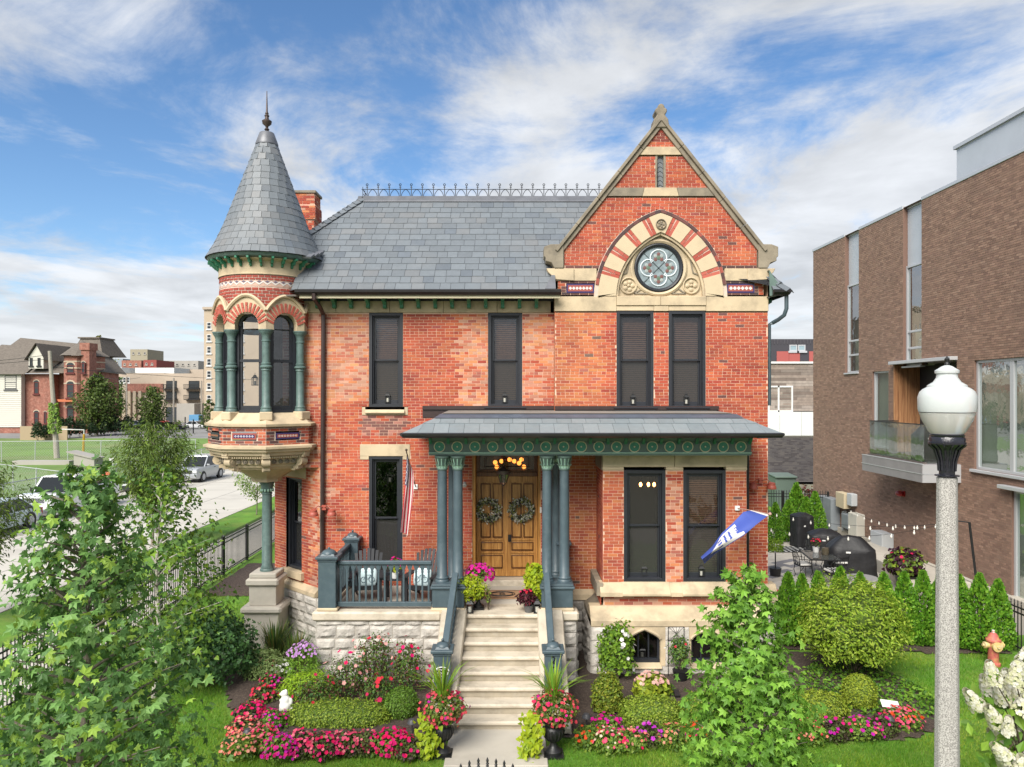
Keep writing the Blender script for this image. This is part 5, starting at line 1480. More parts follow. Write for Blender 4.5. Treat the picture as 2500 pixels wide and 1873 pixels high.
b = MB(); b.add([(tx0 + 0.02, ty + 0.03, zt2 + 0.05), (tx1 - 0.02, ty + 0.03, zt2 + 0.05), (tx1 - 0.02, YG - 0.02, zt2 + 0.075), (tx0 + 0.02, YG - 0.02, zt2 + 0.075), (1.03, YG, zt2 + 0.075), (1.03, YF, zt2 + 0.08), (tx0 + 0.02, YF, zt2 + 0.08)], [(0, 1, 2, 3), (3, 4, 5, 6)]); b.build('flat_roof', mat('flat roof felt', (0.20, 0.185, 0.165), 0.9, var=(2, 0.15)), house)
b = MB(); b.box(-2.18, 1.02, YF - 0.06, YF + 0.02, zt2 + 0.10, zt2 + 0.19); b.box(1.03, 4.95, YG - 0.06, YG + 0.02, zt2 + 0.10, zt2 + 0.19); b.box(-2.18, 1.02, YF - 0.02, YF + 0.02, zt2 - 0.1, zt2 + 0.10); b.box(1.03, 4.95, YG - 0.02, YG + 0.02, zt2 - 0.1, zt2 + 0.10)
b.build('wall_flashing', DSPOUT, house)
b = MB(); b.box(ex0 + 0.02, ex1 - 0.02, YE + 0.05, YF - 0.02, 5.10, 5.16); b.build('porch_ceiling', mat('porch ceiling boards', (0.16, 0.14, 0.11), 0.6), house)
# balustrades
def arcade(pa, pb, zr0, zr1, zb0, zb1, n, name='balustrade'):
 pa, pb = Vector(pa), Vector(pb); d = pb - pa; L_ = d.length; t = d.normalized(); s_ = Vector((-t.y, t.x, 0))
 def P(u, z): return Vector((pa.x + t.x * u, pa.y + t.y * u, z + (d.z * u / L_)))
 b = MB(); b.obox((P(0, (zr0 + zr1) / 2) + P(L_, (zr0 + zr1) / 2)) / 2, d / 2, s_ * 0.055, (0, 0, (zr1 - zr0) / 2)); rail = b.build('handrail', BLUEG, house, bevel=0.015)
 b = MB(); b.obox((P(0, (zb0 + zb1) / 2) + P(L_, (zb0 + zb1) / 2)) / 2, d / 2, s_ * 0.035, (0, 0, (zb1 - zb0) / 2)); b.build('bottom_rail', BLUEG, house, bevel=0.008)
 for i in range(n):
  u = (i + 0.5) / n * L_; w = L_ / n
  b = MB(); hz = (zr0 - zb1)
  b.obox(P(u, zb1 + hz / 2), t * 0.019, s_ * 0.02, (0, 0, hz / 2))
  b.obox(P(u, zr0 - 0.16), t * 0.026, s_ * 0.025, (0, 0, 0.012))
  for sg in (-1, 1):
   pts = [P(u + sg * 0.017, zr0 - 0.15), P(u + sg * 0.017, zr0), P(u + sg * w / 2, zr0), P(u + sg * w * 0.42, zr0 - 0.035), P(u + sg * w * 0.28, zr0 - 0.09)]
   b.add([p - s_ * 0.014 for p in pts] + [p + s_ * 0.014 for p in pts], [(0, 1, 2, 3, 4), (9, 8, 7, 6, 5), (0, 4, 9, 5), (4, 3, 8, 9), (3, 2, 7, 8)])
  b.build('baluster', BLUEG, house)
arcade((-3.74, 15.82, 0), (-1.72, 15.82, 0), 2.52, 2.60, 1.62, 1.72, 15)
arcade((-3.92, 16.0, 0), (-3.92, 17.75, 0), 2.52, 2.60, 1.62, 1.72, 12)
arcade((1.22, 16.35, 0), (1.22, 17.3, 0), 2.52, 2.60, 1.62, 1.72, 7)
def newel(x, y, z0, z1, w=0.19, name='newel_post'):
 b = MB(); b.box(x - w, x + w, y - w, y + w, z0, z1)
 b.box(x - w - 0.02, x + w + 0.02, y - w - 0.02, y + w + 0.02, z1 - 0.05, z1 - 0.01)
 b.box(x - w - 0.05, x + w + 0.05, y - w - 0.05, y + w + 0.05, z1, z1 + 0.06)
 o = b.build(name, BLUEG, house, bevel=0.012)
 b = MB(); b.lathe([(w + 0.03, z1 + 0.06), (w + 0.0, z1 + 0.09), (w * 0.95, z1 + 0.10)], x, y, 4, R(45), R(405)); b.ball((x, y, z1 + 0.09), w * 0.82, 16, 5, (1, 1, 0.62), 0.0); b.ball((x, y, z1 + 0.20), 0.03, 8, 5); b.build('newel_cap', BLUEG, o, smooth=True)
 return o
newel(-3.93, 15.84, 1.62, 2.66); newel(-3.86, 17.86, 1.56, 2.66, 0.16); newel(1.22, 17.5, 1.5, 2.62, 0.13)
b = MB(); b.box(-4.14, -3.70, 15.63, 16.05, 1.56, 1.63); b.build('plinth_stone', LIME, house, bevel=0.02)
ns = [newel(-1.31, 13.95, 0.15, 1.32, 0.16), newel(0.775, 13.95, 0.15, 1.32, 0.16)]
for (xa, xb) in ((-1.20, -1.29), (0.73, 0.76)):
 b = MB(); b.bar((xa, 15.66, 2.36), (xb, 14.12, 1.26), 0.13, 0.10); b.build('handrail', BLUEG, house, bevel=0.012)
 b = MB(); b.bar((xa, 15.6, 1.68), (xb, 14.12, 0.58), 0.06, 0.07); b.build('bottom_rail', BLUEG, house)
 for i in range(12):
  f = (i + 0.5) / 12; x_, y_ = xa + (xb - xa) * f, 15.6 - 1.48 * f
  b = MB(); b.box(x_ - 0.02, x_ + 0.02, y_ - 0.02, y_ + 0.02, 1.66 - 1.10 * f, 2.32 - 1.06 * f); b.build('baluster', BLUEG, house)
# lettering: house number on the right post, oval plate on the left one
def text(body, loc, size, m, parent, rot=(90, 0, 0), ext=0.004, name='lettering', align='CENTER', sx=1.0):
 c = bpy.data.curves.new(name, 'FONT'); c.body = body; c.size = size; c.extrude = ext; c.align_x = align; c.align_y = 'CENTER'
 o = bpy.data.objects.new('tmp_text', c); COL.objects.link(o)
 dg = bpy.context.evaluated_depsgraph_get(); me = bpy.data.meshes.new_from_object(o.evaluated_get(dg)); bpy.data.objects.remove(o)
 me.transform(Matrix.Translation(Vector(loc)) @ Matrix.Rotation(R(rot[2]), 4, 'Z') @ Matrix.Rotation(R(rot[0]), 4, 'X') @ Matrix.Rotation(R(rot[1]), 4, 'Y') @ Matrix.Diagonal((sx, 1, 1, 1)))
 me.materials.clear(); me.materials.append(m); me.name = name
 return link(name, me, parent)
text('2', (0.775, 13.782, 1.19), 0.19, BLACKM, ns[1]); text('0', (0.775, 13.782, 1.00), 0.19, BLACKM, ns[1])
b = MB(); b.T = Matrix.Translation((-1.31, 13.785, 0.985)) @ Matrix.Rotation(R(90), 4, 'X') @ Matrix.Diagonal((1, 0.62, 1, 1)); b.mi = 0; b.lathe([(0.142, 0.0), (0.142, 0.012), (0.128, 0.016), (0.126, 0.012)], 0, 0, 28, cap=False); b.mi = 1; b.lathe([(0.127, 0.012), (0, 0.012)], 0, 0, 28, cap=False)
pl = b.build('oval_plate', [WHITEP, BLACKM], ns[0])
text('PRIVATE', (-1.31, 13.768, 1.015), 0.058, WHITEP, ns[0], ext=0.002); text('RESIDENCE', (-1.31, 13.768, 0.955), 0.05, WHITEP, ns[0], ext=0.002)
# ---------- front doors
OAK = mat_pattern('varnished oak', 'wood', (0.30, 0.125, 0.026), (0.58, 0.30, 0.085), (22, 22, 1.6), 0.38, 0.12)
OAKD = mat_pattern('dark oak', 'wood', (0.085, 0.028, 0.008), (0.18, 0.07, 0.02), (22, 22, 1.6), 0.4, 0.12)
YD = 18.32
dx0, dx1, dz0, dz1 = PX(1163, YD), PX(1313, YD), 1.66, PZ(1163, YD)
b = MB(); b.box(dx0 - 0.13, dx0, YF + 0.02, YD + 0.1, 1.5, 5.1); b.box(dx1, dx1 + 0.13, YF + 0.02, YD + 0.1, 1.5, 5.1)
b.build('door_frame', OAK, house, bevel=0.02)
b = MB(); b.box(dx0, dx1, YD - 0.05, YD + 0.1, dz1, dz1 + 0.11); b.box(dx0, dx0 + 0.09, YD - 0.02, YD + 0.08, dz1 + 0.11, 5.1); b.box(dx1 - 0.09, dx1, YD - 0.02, YD + 0.08, dz1 + 0.11, 5.1); b.box(dx0 + 0.09, dx1 - 0.09, YD - 0.02, YD + 0.08, dz1 + 0.11, dz1 + 0.16); trf = b.build('transom_frame', OAKD, house, bevel=0.01)
b = MB(); b.box(dx0 - 0.13, dx1 + 0.13, YF - 0.05, YF + 0.4, 1.45, 1.64); b.build('door_threshold', STEPM, house, bevel=0.02)
b = MB(); b.box(dx0 - 0.13, dx1 + 0.13, YD + 0.75, YD + 0.8, 1.5, 5.2); b.box(dx0 - 0.13, dx1 + 0.13, YD - 0.02, YD + 0.8, 5.1, 5.15); b.build('hall_recess', DARKROOM, house)
xm_ = (dx0 + dx1) / 2
for s_, (xa, xb) in enumerate(((dx0 + 0.005, xm_ - 0.004), (xm_ + 0.004, dx1 - 0.005))):
 b = MB(); b.box(xa, xb, YD, YD + 0.05, dz0, dz1); d_ = b.build('door', OAK, house)
 w_ = xb - xa; st = 0.105
 px0, px1 = xa + st, xb - st
 def panel(x0, x1, z0, z1):
  b = MB(); b.box(x0, x1, YD - 0.010, YD + 0.01, z0, z1); b.build('door_panel', OAK, d_, bevel=0.006); b = MB(); frame_boxes(b, x0 - 0.022, x1 + 0.022, z0 - 0.022, z1 + 0.022, 0.022, YD - 0.024, YD + 0.01); b.build('panel_moulding', OAKD, d_, bevel=0.005)
 pm = (px0 + px1) / 2
 panel(px0 + 0.02, pm - 0.045, dz0 + 0.98, dz1 - 0.20); panel(pm + 0.045, px1 - 0.02, dz0 + 0.98, dz1 - 0.20)
 panel(px0 + 0.02, px1 - 0.02, dz0 + 0.66, dz0 + 0.82); panel(px0 + 0.02, px1 - 0.02, dz0 + 0.22, dz0 + 0.50)
 b = MB()
 b.box(xa, xa + st - 0.02, YD - 0.022, YD + 0.002, dz0, dz1); b.box(xb - st + 0.02, xb, YD - 0.022, YD + 0.002, dz0, dz1)
 for (z0, z1) in ((dz0, dz0 + 0.16), (dz0 + 0.56, dz0 + 0.60), (dz0 + 0.88, dz0 + 0.92), (dz1 - 0.14, dz1)): b.box(xa + st - 0.02, xb - st + 0.02, YD - 0.022, YD + 0.002, z0, z1)
 b.build('door_rail', OAK, d_, bevel=0.005)
 if s_ == 1: b = MB(); b.box(xa + 0.02, xa + 0.10, YD - 0.05, YD - 0.02, dz0 + 0.86, dz0 + 1.03); b.tube([(xa + 0.06, YD - 0.09, dz0 + 0.86), (xa + 0.06, YD - 0.10, dz0 + 0.93)], 0.012, 6); b.build('door_handle', BLACKM, d_)
 else: b = MB(); b.box(xb - 0.03, xb + 0.025, YD - 0.035, YD - 0.02, dz0, dz1); b.build('astragal', OAK, d_)
TRG = mat('leaded transom glass', (0.16, 0.13, 0.09), 0.3, spec=0.6, var=(30, 0.4))
b = MB(); b.quad((dx0 + 0.09, YD + 0.03, dz1 + 0.16), (dx1 - 0.09, YD + 0.03, dz1 + 0.16), (dx1 - 0.09, YD + 0.03, 5.1), (dx0 + 0.09, YD + 0.03, 5.1)); b.build('pane', mat_glass('old transom glass', (0.75, 0.66, 0.5), 1.5, 0.02, 0.40, (0.20, 0.15, 0.09)), trf)
b = MB()
for k in range(1, 9): b.tube([(dx0 + 0.09 + 0.15 * k, YD + 0.022, dz1 + 0.16), (dx0 + 0.09 + 0.15 * k, YD + 0.022, 5.1)], 0.005, 4)
pp = [(dx0 + 0.2, dz1 + 0.24), (dx1 - 0.2, dz1 + 0.24), (dx1 - 0.2, dz1 + 0.42), (dx1 - 0.42, dz1 + 0.58), (dx0 + 0.42, dz1 + 0.58), (dx0 + 0.2, dz1 + 0.42), (dx0 + 0.2, dz1 + 0.24)]
b.tube([(x, YD + 0.02, z) for x, z in pp], 0.008, 4); b.build('lead_strip', BLACKM, trf)
ch = thing('chandelier', 'chandelier of warm glowing globes behind the transom over the oak doors', 'chandelier', (xm_, YD + 0.45, 4.9))
GLOW = mat_emit('warm globe', (1.0, 0.36, 0.075), 2.2)
for dx_, dz_ in ((-0.30, 0.17), (-0.26, 0.06), (-0.14, 0.20), (0.18, 0.20), (0.30, 0.15), (0.42, 0.06), (0.36, 0.24), (0.06, 0.24)):
 b = MB(); b.ball((xm_ + dx_, YD + 0.17, dz1 + 0.16 + dz_), 0.055, 10, 7); b.build('globe', GLOW, ch, smooth='all')
b = MB(); b.bar((xm_ - 0.4, YD + 0.2, 4.75), (xm_ + 0.5, YD + 0.2, 4.75), 0.02); b.tube([(xm_, YD + 0.2, 4.75), (xm_, YD + 0.2, 5.1)], 0.01, 5); b.build('arm', BLACKM, ch)
# blank wall behind the left column pair is real brick already; a small white doorbell plate
b = MB(); b.box(PX(1320, YF) - 0.02, PX(1320, YF) + 0.02, YF - 0.02, YF + 0.01, 3.28, 3.42); b.build('door_bell', WHITEP, house)
# === sort the bricks and slates: the 300 that show largest become parts
def finish(items, faces_fn, names, matl, nmax, vis=None):
 def size(it):
  return it[0]
 order = sorted(range(len(items)), key=lambda i: -items[i][0])
 chosen = set(order[:nmax])
 groups = {}
 for i, (s, part, vs, fs, col) in enumerate(items):
  if i in chosen:
   b = MB(col); b.add(vs, fs); b.build(names[0], matl, PARTS[part])
  else: groups.setdefault(part, []).append(i)
 for part, ids in groups.items():
  V, F4, C = [], [], []
  k = 0
  for i in ids:
   _, _, vs, fs, col = items[i]
   V.extend(vs);
   for f in fs: F4.append([v + k for v in f]); C.append(col)
   k += len(vs)
  me = np_mesh(names[1], [tuple(v) for v in V], F4, C, matl, 4)
  props(link(names[1], me, PARTS[part]), kind='stuff')
CAMP = Vector((0, 0, H))
BF = [(0, 1, 2, 3), (1, 5, 6, 2), (4, 0, 3, 7), (3, 2, 6, 7), (4, 5, 1, 0)]
items = []
for (part, c, u, w, n, col) in BRK:
 vs = [c - u - w + n, c + u - w + n, c + u + w + n, c - u + w + n, c - u - w - n, c + u - w - n, c + u + w - n, c - u + w - n]
 d = CAMP - c; dist = d.length
 facing = max(0, n.normalized().dot(d / dist))
 s = u.length * w.length * 4 * facing / dist ** 2
 if part == 'S' or (part == 'F' and c.z < 4.9 and c.x > -1.0) or abs(c.x / c.y) > 0.7: s = 0
 items.append((s * rnd.uniform(0.93, 1.07), part, vs, BF, col))
finish(items, None, ('brick', 'bricks'), BRICK, 300)
items = []
for (part, vs, col) in SLT:
 c = sum(vs, Vector()) / 8; n = (vs[5] - vs[4]).cross(vs[7] - vs[4])
 d = CAMP - c; a = n.length * max(0, n.normalized().dot(d.normalized())) / d.length_squared
 items.append((a * rnd.uniform(0.95, 1.05), part, vs, SLF, col))
finish(items, None, ('slate', 'slates'), SLATE, 300)
# === THE MODERN BUILDING ON THE RIGHT
XW = 14.3
modern = thing('modern_building', 'long brown brick modern building with tall slot windows and a cantilevered balcony', 'building', (XW, 28, 0))
MBRK = []
MODW = mat('grey brown mortar', (0.20, 0.15, 0.12), 0.9, var=(0.6, 0.12))
MBM = mat('brown brick', rough=0.85, attr=True, var=(30, 0.12), bump=(100, 0.1), stain=(0.45, (0.17, 0.115, 0.09), 0.35))
ALU = mat('silver window metal', (0.50, 0.51, 0.53), 0.35, 0.3)
PANELM = mat('pale metal cladding', (0.46, 0.49, 0.53), 0.4, 0.15, var=(1.5, 0.05))
SHADEM = mat('pale roller shade', (0.36, 0.36, 0.31), 0.8, var=(0.8, 0.12))
GREENGL = mat_glass('greenish glass', (0.62, 0.70, 0.66), 1.45, 0.02, boost=0.35)
CEDAR = mat_pattern('cedar boards', 'wood', (0.20, 0.085, 0.035), (0.42, 0.22, 0.10), (14, 14, 0.8), 0.6, 0.15)
S1, S2 = (30.4, 31.66), (25.74, 26.95)
HOLES = [(S1[0], S1[1], 7.1, 13.0), (S2[0], S2[1], 7.2, 13.0), (28.0, 29.25, 4.1, 7.1), (23.7, 27.45, 4.0, 7.3), (14.0, 22.8, 3.87, 7.22), (12.0, 21.1, 0.0, 3.45)]
def iv_mod(z):
 iv = [(35.0 - 35.0, 35.0 - 13.0)]
 for (a, c, z0, z1) in HOLES:
  if z0 < z < z1: iv = sub_iv(iv, 35.0 - c, 35.0 - a)
 return iv
def c_mod(u, z):
 g = rnd.uniform(0.78, 1.15); k = rnd.random()
 base = (0.26, 0.16, 0.115) if k < 0.6 else ((0.225, 0.135, 0.10) if k < 0.85 else (0.29, 0.185, 0.135))
 return tuple(v * g for v in base)
mort = MB()
lay('W', straight((XW, 35.0, 0), (0, -1, 0), (-1, 0, 0)), 0.42, 12.95, iv_mod, c_mod, mort, cs=0.0715, L=0.212, j=0.011, out=0.005, dst=MBRK)
mwall = mort.build('side_wall', MODW, modern); PARTS['W'] = mwall
mort = MB(); lay('R', straight((XW, 35.0, 0), (1, 0, 0), (0, 1, 0)), 0.0, 12.95, lambda z: [(0, 8)], c_mod, mort, dst=MBRK, L=0.6, cs=0.3)
PARTS['R'] = mort.build('end_wall', MODW, modern)
# reveals of the openings
b = MB()
for (a, c, z0, z1) in HOLES:
 dp = 0.9 if z0 == 4.0 else 0.22
 for y in (a, c):
  b.quad((XW, y, z0), (XW + dp, y, z0), (XW + dp, y, z1), (XW, y, z1))
 b.quad((XW, a, z0), (XW, c, z0), (XW + dp, c, z0), (XW + dp, a, z0)); b.quad((XW, a, z1), (XW, c, z1), (XW + dp, c, z1), (XW + dp, a, z1))
b.build('window_reveal', mat('brown reveal', (0.17, 0.10, 0.075), 0.85), modern)
b = MB(); b.box(XW + 1.0, XW + 9, 8, 34.8, 0, 12.9); b.build('inner_core', DARKROOM, modern)
b = MB(); b.box(XW - 0.12, XW + 0.35, 8, 35.02, -0.05, 0.42); b.build('concrete_base', CONC, modern, bevel=0.02)
# parapet caps, stepping at the slots
for (a, c) in ((S1[1], 35.05), (S2[1], S1[0]), (8.0, S2[0])):
 b = MB(); b.box(XW - 0.03, XW + 0.5, a + 0.003, c - 0.003, 12.95, 13.07); b.build('parapet_cap', ALU, modern, bevel=0.01)
for (a, c) in (S1, S2):
 b = MB(); b.box(XW + 0.12, XW + 0.6, a, c, 12.93, 13.02); b.build('parapet_cap', ALU, modern, bevel=0.01)
 zb = 10.85
 b = MB(); b.box(XW + 0.16, XW + 0.24, a, c, zb, 12.93); b.build('cladding_panel', PANELM, modern, bevel=0.01)
 z0 = 7.1 if a == S1[0] else 7.2
 b = MB()
 b.box(XW + 0.10, XW + 0.22, c - 0.09, c, z0, zb); b.box(XW + 0.10, XW + 0.22, a, a + 0.05, z0, zb); b.box(XW + 0.10, XW + 0.22, a + 0.05, c - 0.09, zb - 0.08, zb); b.box(XW + 0.10, XW + 0.22, a + 0.05, c - 0.09, z0, z0 + 0.07)
 for zz in (8.45, 7.85): b.box(XW + 0.12, XW + 0.20, a + 0.05, c - 0.09, zz - 0.04, zz + 0.04)
 b.box(XW - 0.06, XW + 0.12, a - 0.02, c + 0.02, z0 - 0.06, z0)
 w = b.build('slot_window', ALU, modern, bevel=0.006)
 b = MB(); b.quad((XW + 0.16, a, z0), (XW + 0.16, c, z0), (XW + 0.16, c, zb), (XW + 0.16, a, zb)); b.build('pane', GREENGL, w)
 b = MB(); b.quad((XW + 0.45, a, z0), (XW + 0.45, c, z0), (XW + 0.45, c, 8.5), (XW + 0.45, a, 8.5)); b.build('blind', SHADEM, w)
 b = MB(); b.quad((XW + 0.7, a - 0.5, 8.0), (XW + 0.7, c + 1, 8.0), (XW + 0.7, c + 1, zb), (XW + 0.7, a - 0.5, zb)); b.build('room_recess', mat('grey room', (0.09, 0.095, 0.09), 0.9), w)
b = MB(); b.box(XW + 1.2, XW + 7, 6.0, 25.7, 13.0, 14.72); b.build('penthouse', PANELM, modern); b = MB(); b.box(XW + 1.12, XW + 7, 6.0, 25.78, 14.72, 14.84); b.build('parapet_cap', ALU, modern)
# low window, balcony recess, big windows
def modwin(y0, y1, z0, z1, mull=(), shade=True, name='window', dp=0.12):
 b = MB(); t = 0.085
 b.box(XW + dp - 0.06, XW + dp + 0.06, y1 - t, y1, z0, z1); b.box(XW + dp - 0.06, XW + dp + 0.06, y0, y0 + t, z0, z1)
 b.box(XW + dp - 0.06, XW + dp + 0.06, y0 + t, y1 - t, z1 - t, z1); b.box(XW + dp - 0.06, XW + dp + 0.06, y0 + t, y1 - t, z0, z0 + t)
 for m_ in mull: b.box(XW + dp - 0.05, XW + dp + 0.05, m_ - t, m_ + t, z0 + t, z1 - t)
 w = b.build(name, ALU, modern, bevel=0.006)
 b = MB(); b.quad((XW + dp, y0, z0), (XW + dp, y1, z0), (XW + dp, y1, z1), (XW + dp, y0, z1)); b.build('pane', GREENGL, w)
 if shade: b = MB(); b.quad((XW + dp + 0.12, y0, z0), (XW + dp + 0.12, y1, z0), (XW + dp + 0.12, y1, z1), (XW + dp + 0.12, y0, z1)); b.build('roller_shade', SHADEM, w)
 return w
modwin(28.0, 29.25, 4.1, 7.1)
modwin(14.0, 22.8, 3.87, 7.22, mull=(21.2, 19.4, 17.0))
b = MB(); b.box(XW - 0.10, XW + 0.06, 14, 22.9, 3.78, 3.868); b.build('window_sill', ALU, modern, bevel=0.008)
modwin(12.0, 21.1, 0.1, 3.45, mull=(19.3,), shade=True)
b = MB(); b.box(XW - 0.20, XW + 0.2, 12, 21.45, 3.45, 3.56); b.build('door_canopy', ALU, modern, bevel=0.01)
b = MB(); b.box(XW - 0.25, XW + 0.9, 23.65, 27.55, 7.28, 7.40); b.build('balcony_canopy', ALU, modern, bevel=0.01)
for k in range(6): b = MB(); b.box(XW - 0.10 + k * 0.165, XW + 0.06 + k * 0.165 - 0.006, 27.38, 27.46, 4.05, 7.27); b.build('cedar_board', CEDAR, modern, bevel=0.004)
b = MB(); b.quad((XW + 0.85, 23.7, 4.0), (XW + 0.85, 27.4, 4.0), (XW + 0.85, 27.4, 7.3), (XW + 0.85, 23.7, 7.3)); b.build('balcony_wall', mat('dark cladding', (0.03, 0.03, 0.033), 0.6), modern)
b = MB(); frame_boxes(b, 24.2, 26.2, 4.05, 6.5, 0.09, 0, 0.08); b.T = None
b.v = [(XW + 0.84 - y, x, z) for x, y, z in b.v]; bd = b.build('balcony_door', ALU, modern)
b = MB(); b.quad((XW + 0.80, 24.2, 4.05), (XW + 0.80, 26.2, 4.05), (XW + 0.80, 26.2, 6.5), (XW + 0.80, 24.2, 6.5)); b.build('pane', GREENGL, bd)
XB0 = 13.07
FASC = mat('grey zinc fascia', (0.27, 0.255, 0.265), 0.45, 0.2, var=(2, 0.08))
b = MB(); b.box(XB0 + 0.02, XW, 23.5, 27.5, 3.38, 3.95); bal = b.build('balcony', FASC, modern)
for (z0, z1) in ((3.36, 3.62), (3.645, 3.93)):
 for k in range(9): b = MB(); b.box(XB0 - 0.012, XB0 + 0.02, 23.48 + k * 0.4467 + 0.004, 23.48 + (k + 1) * 0.4467 - 0.004, z0, z1); b.build('fascia_panel', FASC, bal)
 for k in range(2): b = MB(); b.box(XB0 + k * 0.615 + 0.004, XB0 + (k + 1) * 0.615 - 0.004, 23.47, 23.5, z0, z1); b.build('fascia_panel', mat('pale zinc fascia', (0.40, 0.40, 0.41), 0.45, 0.2), bal)
b = MB(); b.box(XB0 - 0.025, XB0 + 0.02, 23.46, 27.52, 3.622, 3.643); b.box(XB0, XW, 23.46, 23.5, 3.622, 3.643); b.box(XB0 - 0.02, XB0 + 0.03, 23.46, 27.52, 3.932, 3.955); b.build('fascia_trim', ALU, bal)
RGL = mat_glass('balcony rail glass', (0.80, 0.84, 0.82), 1.45, 0.01, haze=0.06, hazecol=(0.25, 0.25, 0.22), boost=0.6)
for k in range(3): b = MB(); b.box(XB0 + 0.17, XB0 + 0.182, 23.7 + k * 1.2, 23.7 + (k + 1) * 1.2 - 0.01, 3.97, 5.18); b.build('glass_panel', RGL, bal)
b = MB(); b.box(XB0 + 0.19, XW - 0.05, 23.68, 23.692, 3.97, 5.18); b.build('glass_panel', RGL, bal); b = MB(); b.box(XB0 + 0.19, XW - 0.05, 27.28, 27.292, 3.97, 5.18); b.build('glass_panel', RGL, bal)
b = MB(); b.bar((XB0 + 0.176, 23.68, 5.20), (XB0 + 0.176, 27.3, 5.20), 0.035); b.bar((XB0 + 0.176, 27.29, 5.20), (XW, 27.29, 5.20), 0.035); b.build('handrail', GUTTER, bal)
b = MB(); b.box(XB0 + 0.12, XB0 + 0.24, 23.65, 27.35, 3.94, 3.99); b.build('rail_shoe', mat('dark brown rail shoe', (0.09, 0.07, 0.06), 0.6), bal)
items = []
for (part, c, u, w, n, col) in MBRK:
 vs = [c - u - w + n, c + u - w + n, c + u + w + n, c - u + w + n, c - u - w - n, c + u - w - n, c + u + w - n, c - u + w - n]
 d = CAMP - c; dist = d.length
 s = 0 if part == 'R' else u.length * w.length * max(0, n.normalized().dot(d / dist)) / dist ** 2
 if c.x / c.y > 0.69: s = 0
 items.append((s, part, vs, BF, col))
finish(items, None, ('brick', 'bricks'), MBM, 300)
COVERM = mat('black vinyl cover', (0.012, 0.012, 0.014), 0.55, var=(5, 0.3), bump=(7, 0.6))
# ---------- meters and boxes on the side wall
ZINC = mat('grey meter steel', (0.235, 0.26, 0.28), 0.5, 0.2, var=(4, 0.08))
def wallbox(name, label, cat, y0, y1, z0, z1, dep, m, group=None):
 b = MB(); b.box(XW - dep, XW - 0.003, y0, y1, z0, z1); return props(b.build(name, m, bevel=0.015), label, cat, group=group)
mt = thing('meter_bank', 'grey steel bank of electric meters mounted on the brown brick wall', 'meter', (XW, 33, 0.5))
for k, (y0, y1, z1, dep) in enumerate(((34.2, 34.7, 1.25, 0.3), (33.6, 34.2, 1.45, 0.34), (33.0, 33.6, 1.6, 0.36), (32.1, 33.0, 1.62, 0.42))):
 b = MB(); b.box(XW - dep, XW - 0.003, y0 + 0.005, y1 - 0.005, 0.25, z1); b.build('meter_cabinet', ZINC, mt, bevel=0.012)
for (y_, z_) in ((33.3, 1.25), (33.3, 0.85), (33.85, 1.05), (33.85, 0.68), (34.4, 0.9), (33.3, 0.5), (33.85, 0.38)):
 b = MB(); b.T = Matrix.Translation((XW - 0.36, y_, z_)) @ Matrix.Rotation(R(-90), 4, 'Y'); b.lathe([(0.13, 0), (0.13, 0.05), (0.10, 0.06), (0.10, 0.14), (0.07, 0.17), (0, 0.175)], 0, 0, 14); b.build('meter', mat('meter glass dome', (0.45, 0.47, 0.48), 0.2, 0.3), mt, smooth=True)
wallbox('junction_box', 'beige steel box high on the brown brick wall right of the meter bank', 'utility box', 31.05, 31.85, 1.35, 2.0, 0.32, mat('beige steel', (0.50, 0.42, 0.28), 0.55))
wallbox('conduit_box', 'small pale grey box on conduits beside the beige wall box', 'utility box', 30.5, 30.95, 1.55, 2.05, 0.25, mat('pale steel', (0.45, 0.47, 0.48), 0.5))
wallbox('meter_cabinet', 'tall off white cabinet on the brick wall below the conduit box', 'utility box', 29.85, 30.6, 0.25, 1.3, 0.35, mat('off white steel', (0.56, 0.54, 0.47), 0.55))
wallbox('gas_regulator', 'grey regulator box with conduit between the meter bank and the off white cabinet', 'utility box', 30.75, 31.35, 0.55, 1.15, 0.3, ZINC)
b = MB(); b.tube([(XW - 0.12, 31.6, 0.35), (XW - 0.12, 31.6, 1.0), (XW - 0.14, 31.5, 1.15), (XW - 0.14, 31.3, 1.2)], 0.06, 8); b.build('wall_conduit', mat('conduit grey', (0.4, 0.42, 0.43), 0.45, 0.3), smooth=True, label='bent grey conduit pipe on the brown wall next to the regulator', cat='pipe')
wallbox('air_unit', 'low pale grey utility box behind the black grill covers', 'utility box', 27.6, 28.5, 0.1, 0.95, 0.45, mat('pale steel', (0.45, 0.47, 0.48), 0.5))
b = MB(); b.ball((XW - 0.12, 27.0, 2.55), 0.12, 12, 8, (1.0, 1.6, 0.85)); b.box(XW - 0.04, XW - 0.004, 26.8, 27.2, 2.46, 2.66); b.build('fire_bell', mat('red enamel', (0.35, 0.02, 0.02), 0.3), smooth=True, label='small red alarm bell below the balcony on the brown wall', cat='alarm')
# ---------- concrete planter wall
b = MB(); b.prism([(11.9, 19.0), (12.9, 19.0), (13.0, 22.3), (13.9, 22.3), (13.95, 28.5), (12.75, 28.5), (12.6, 24.6), (11.9, 22.2)], 'z', 0.0, 0.48)
b.build('planter_wall', CONC, bevel=0.02, label='low concrete planter ledge along the foot of the brown building', cat='planter')
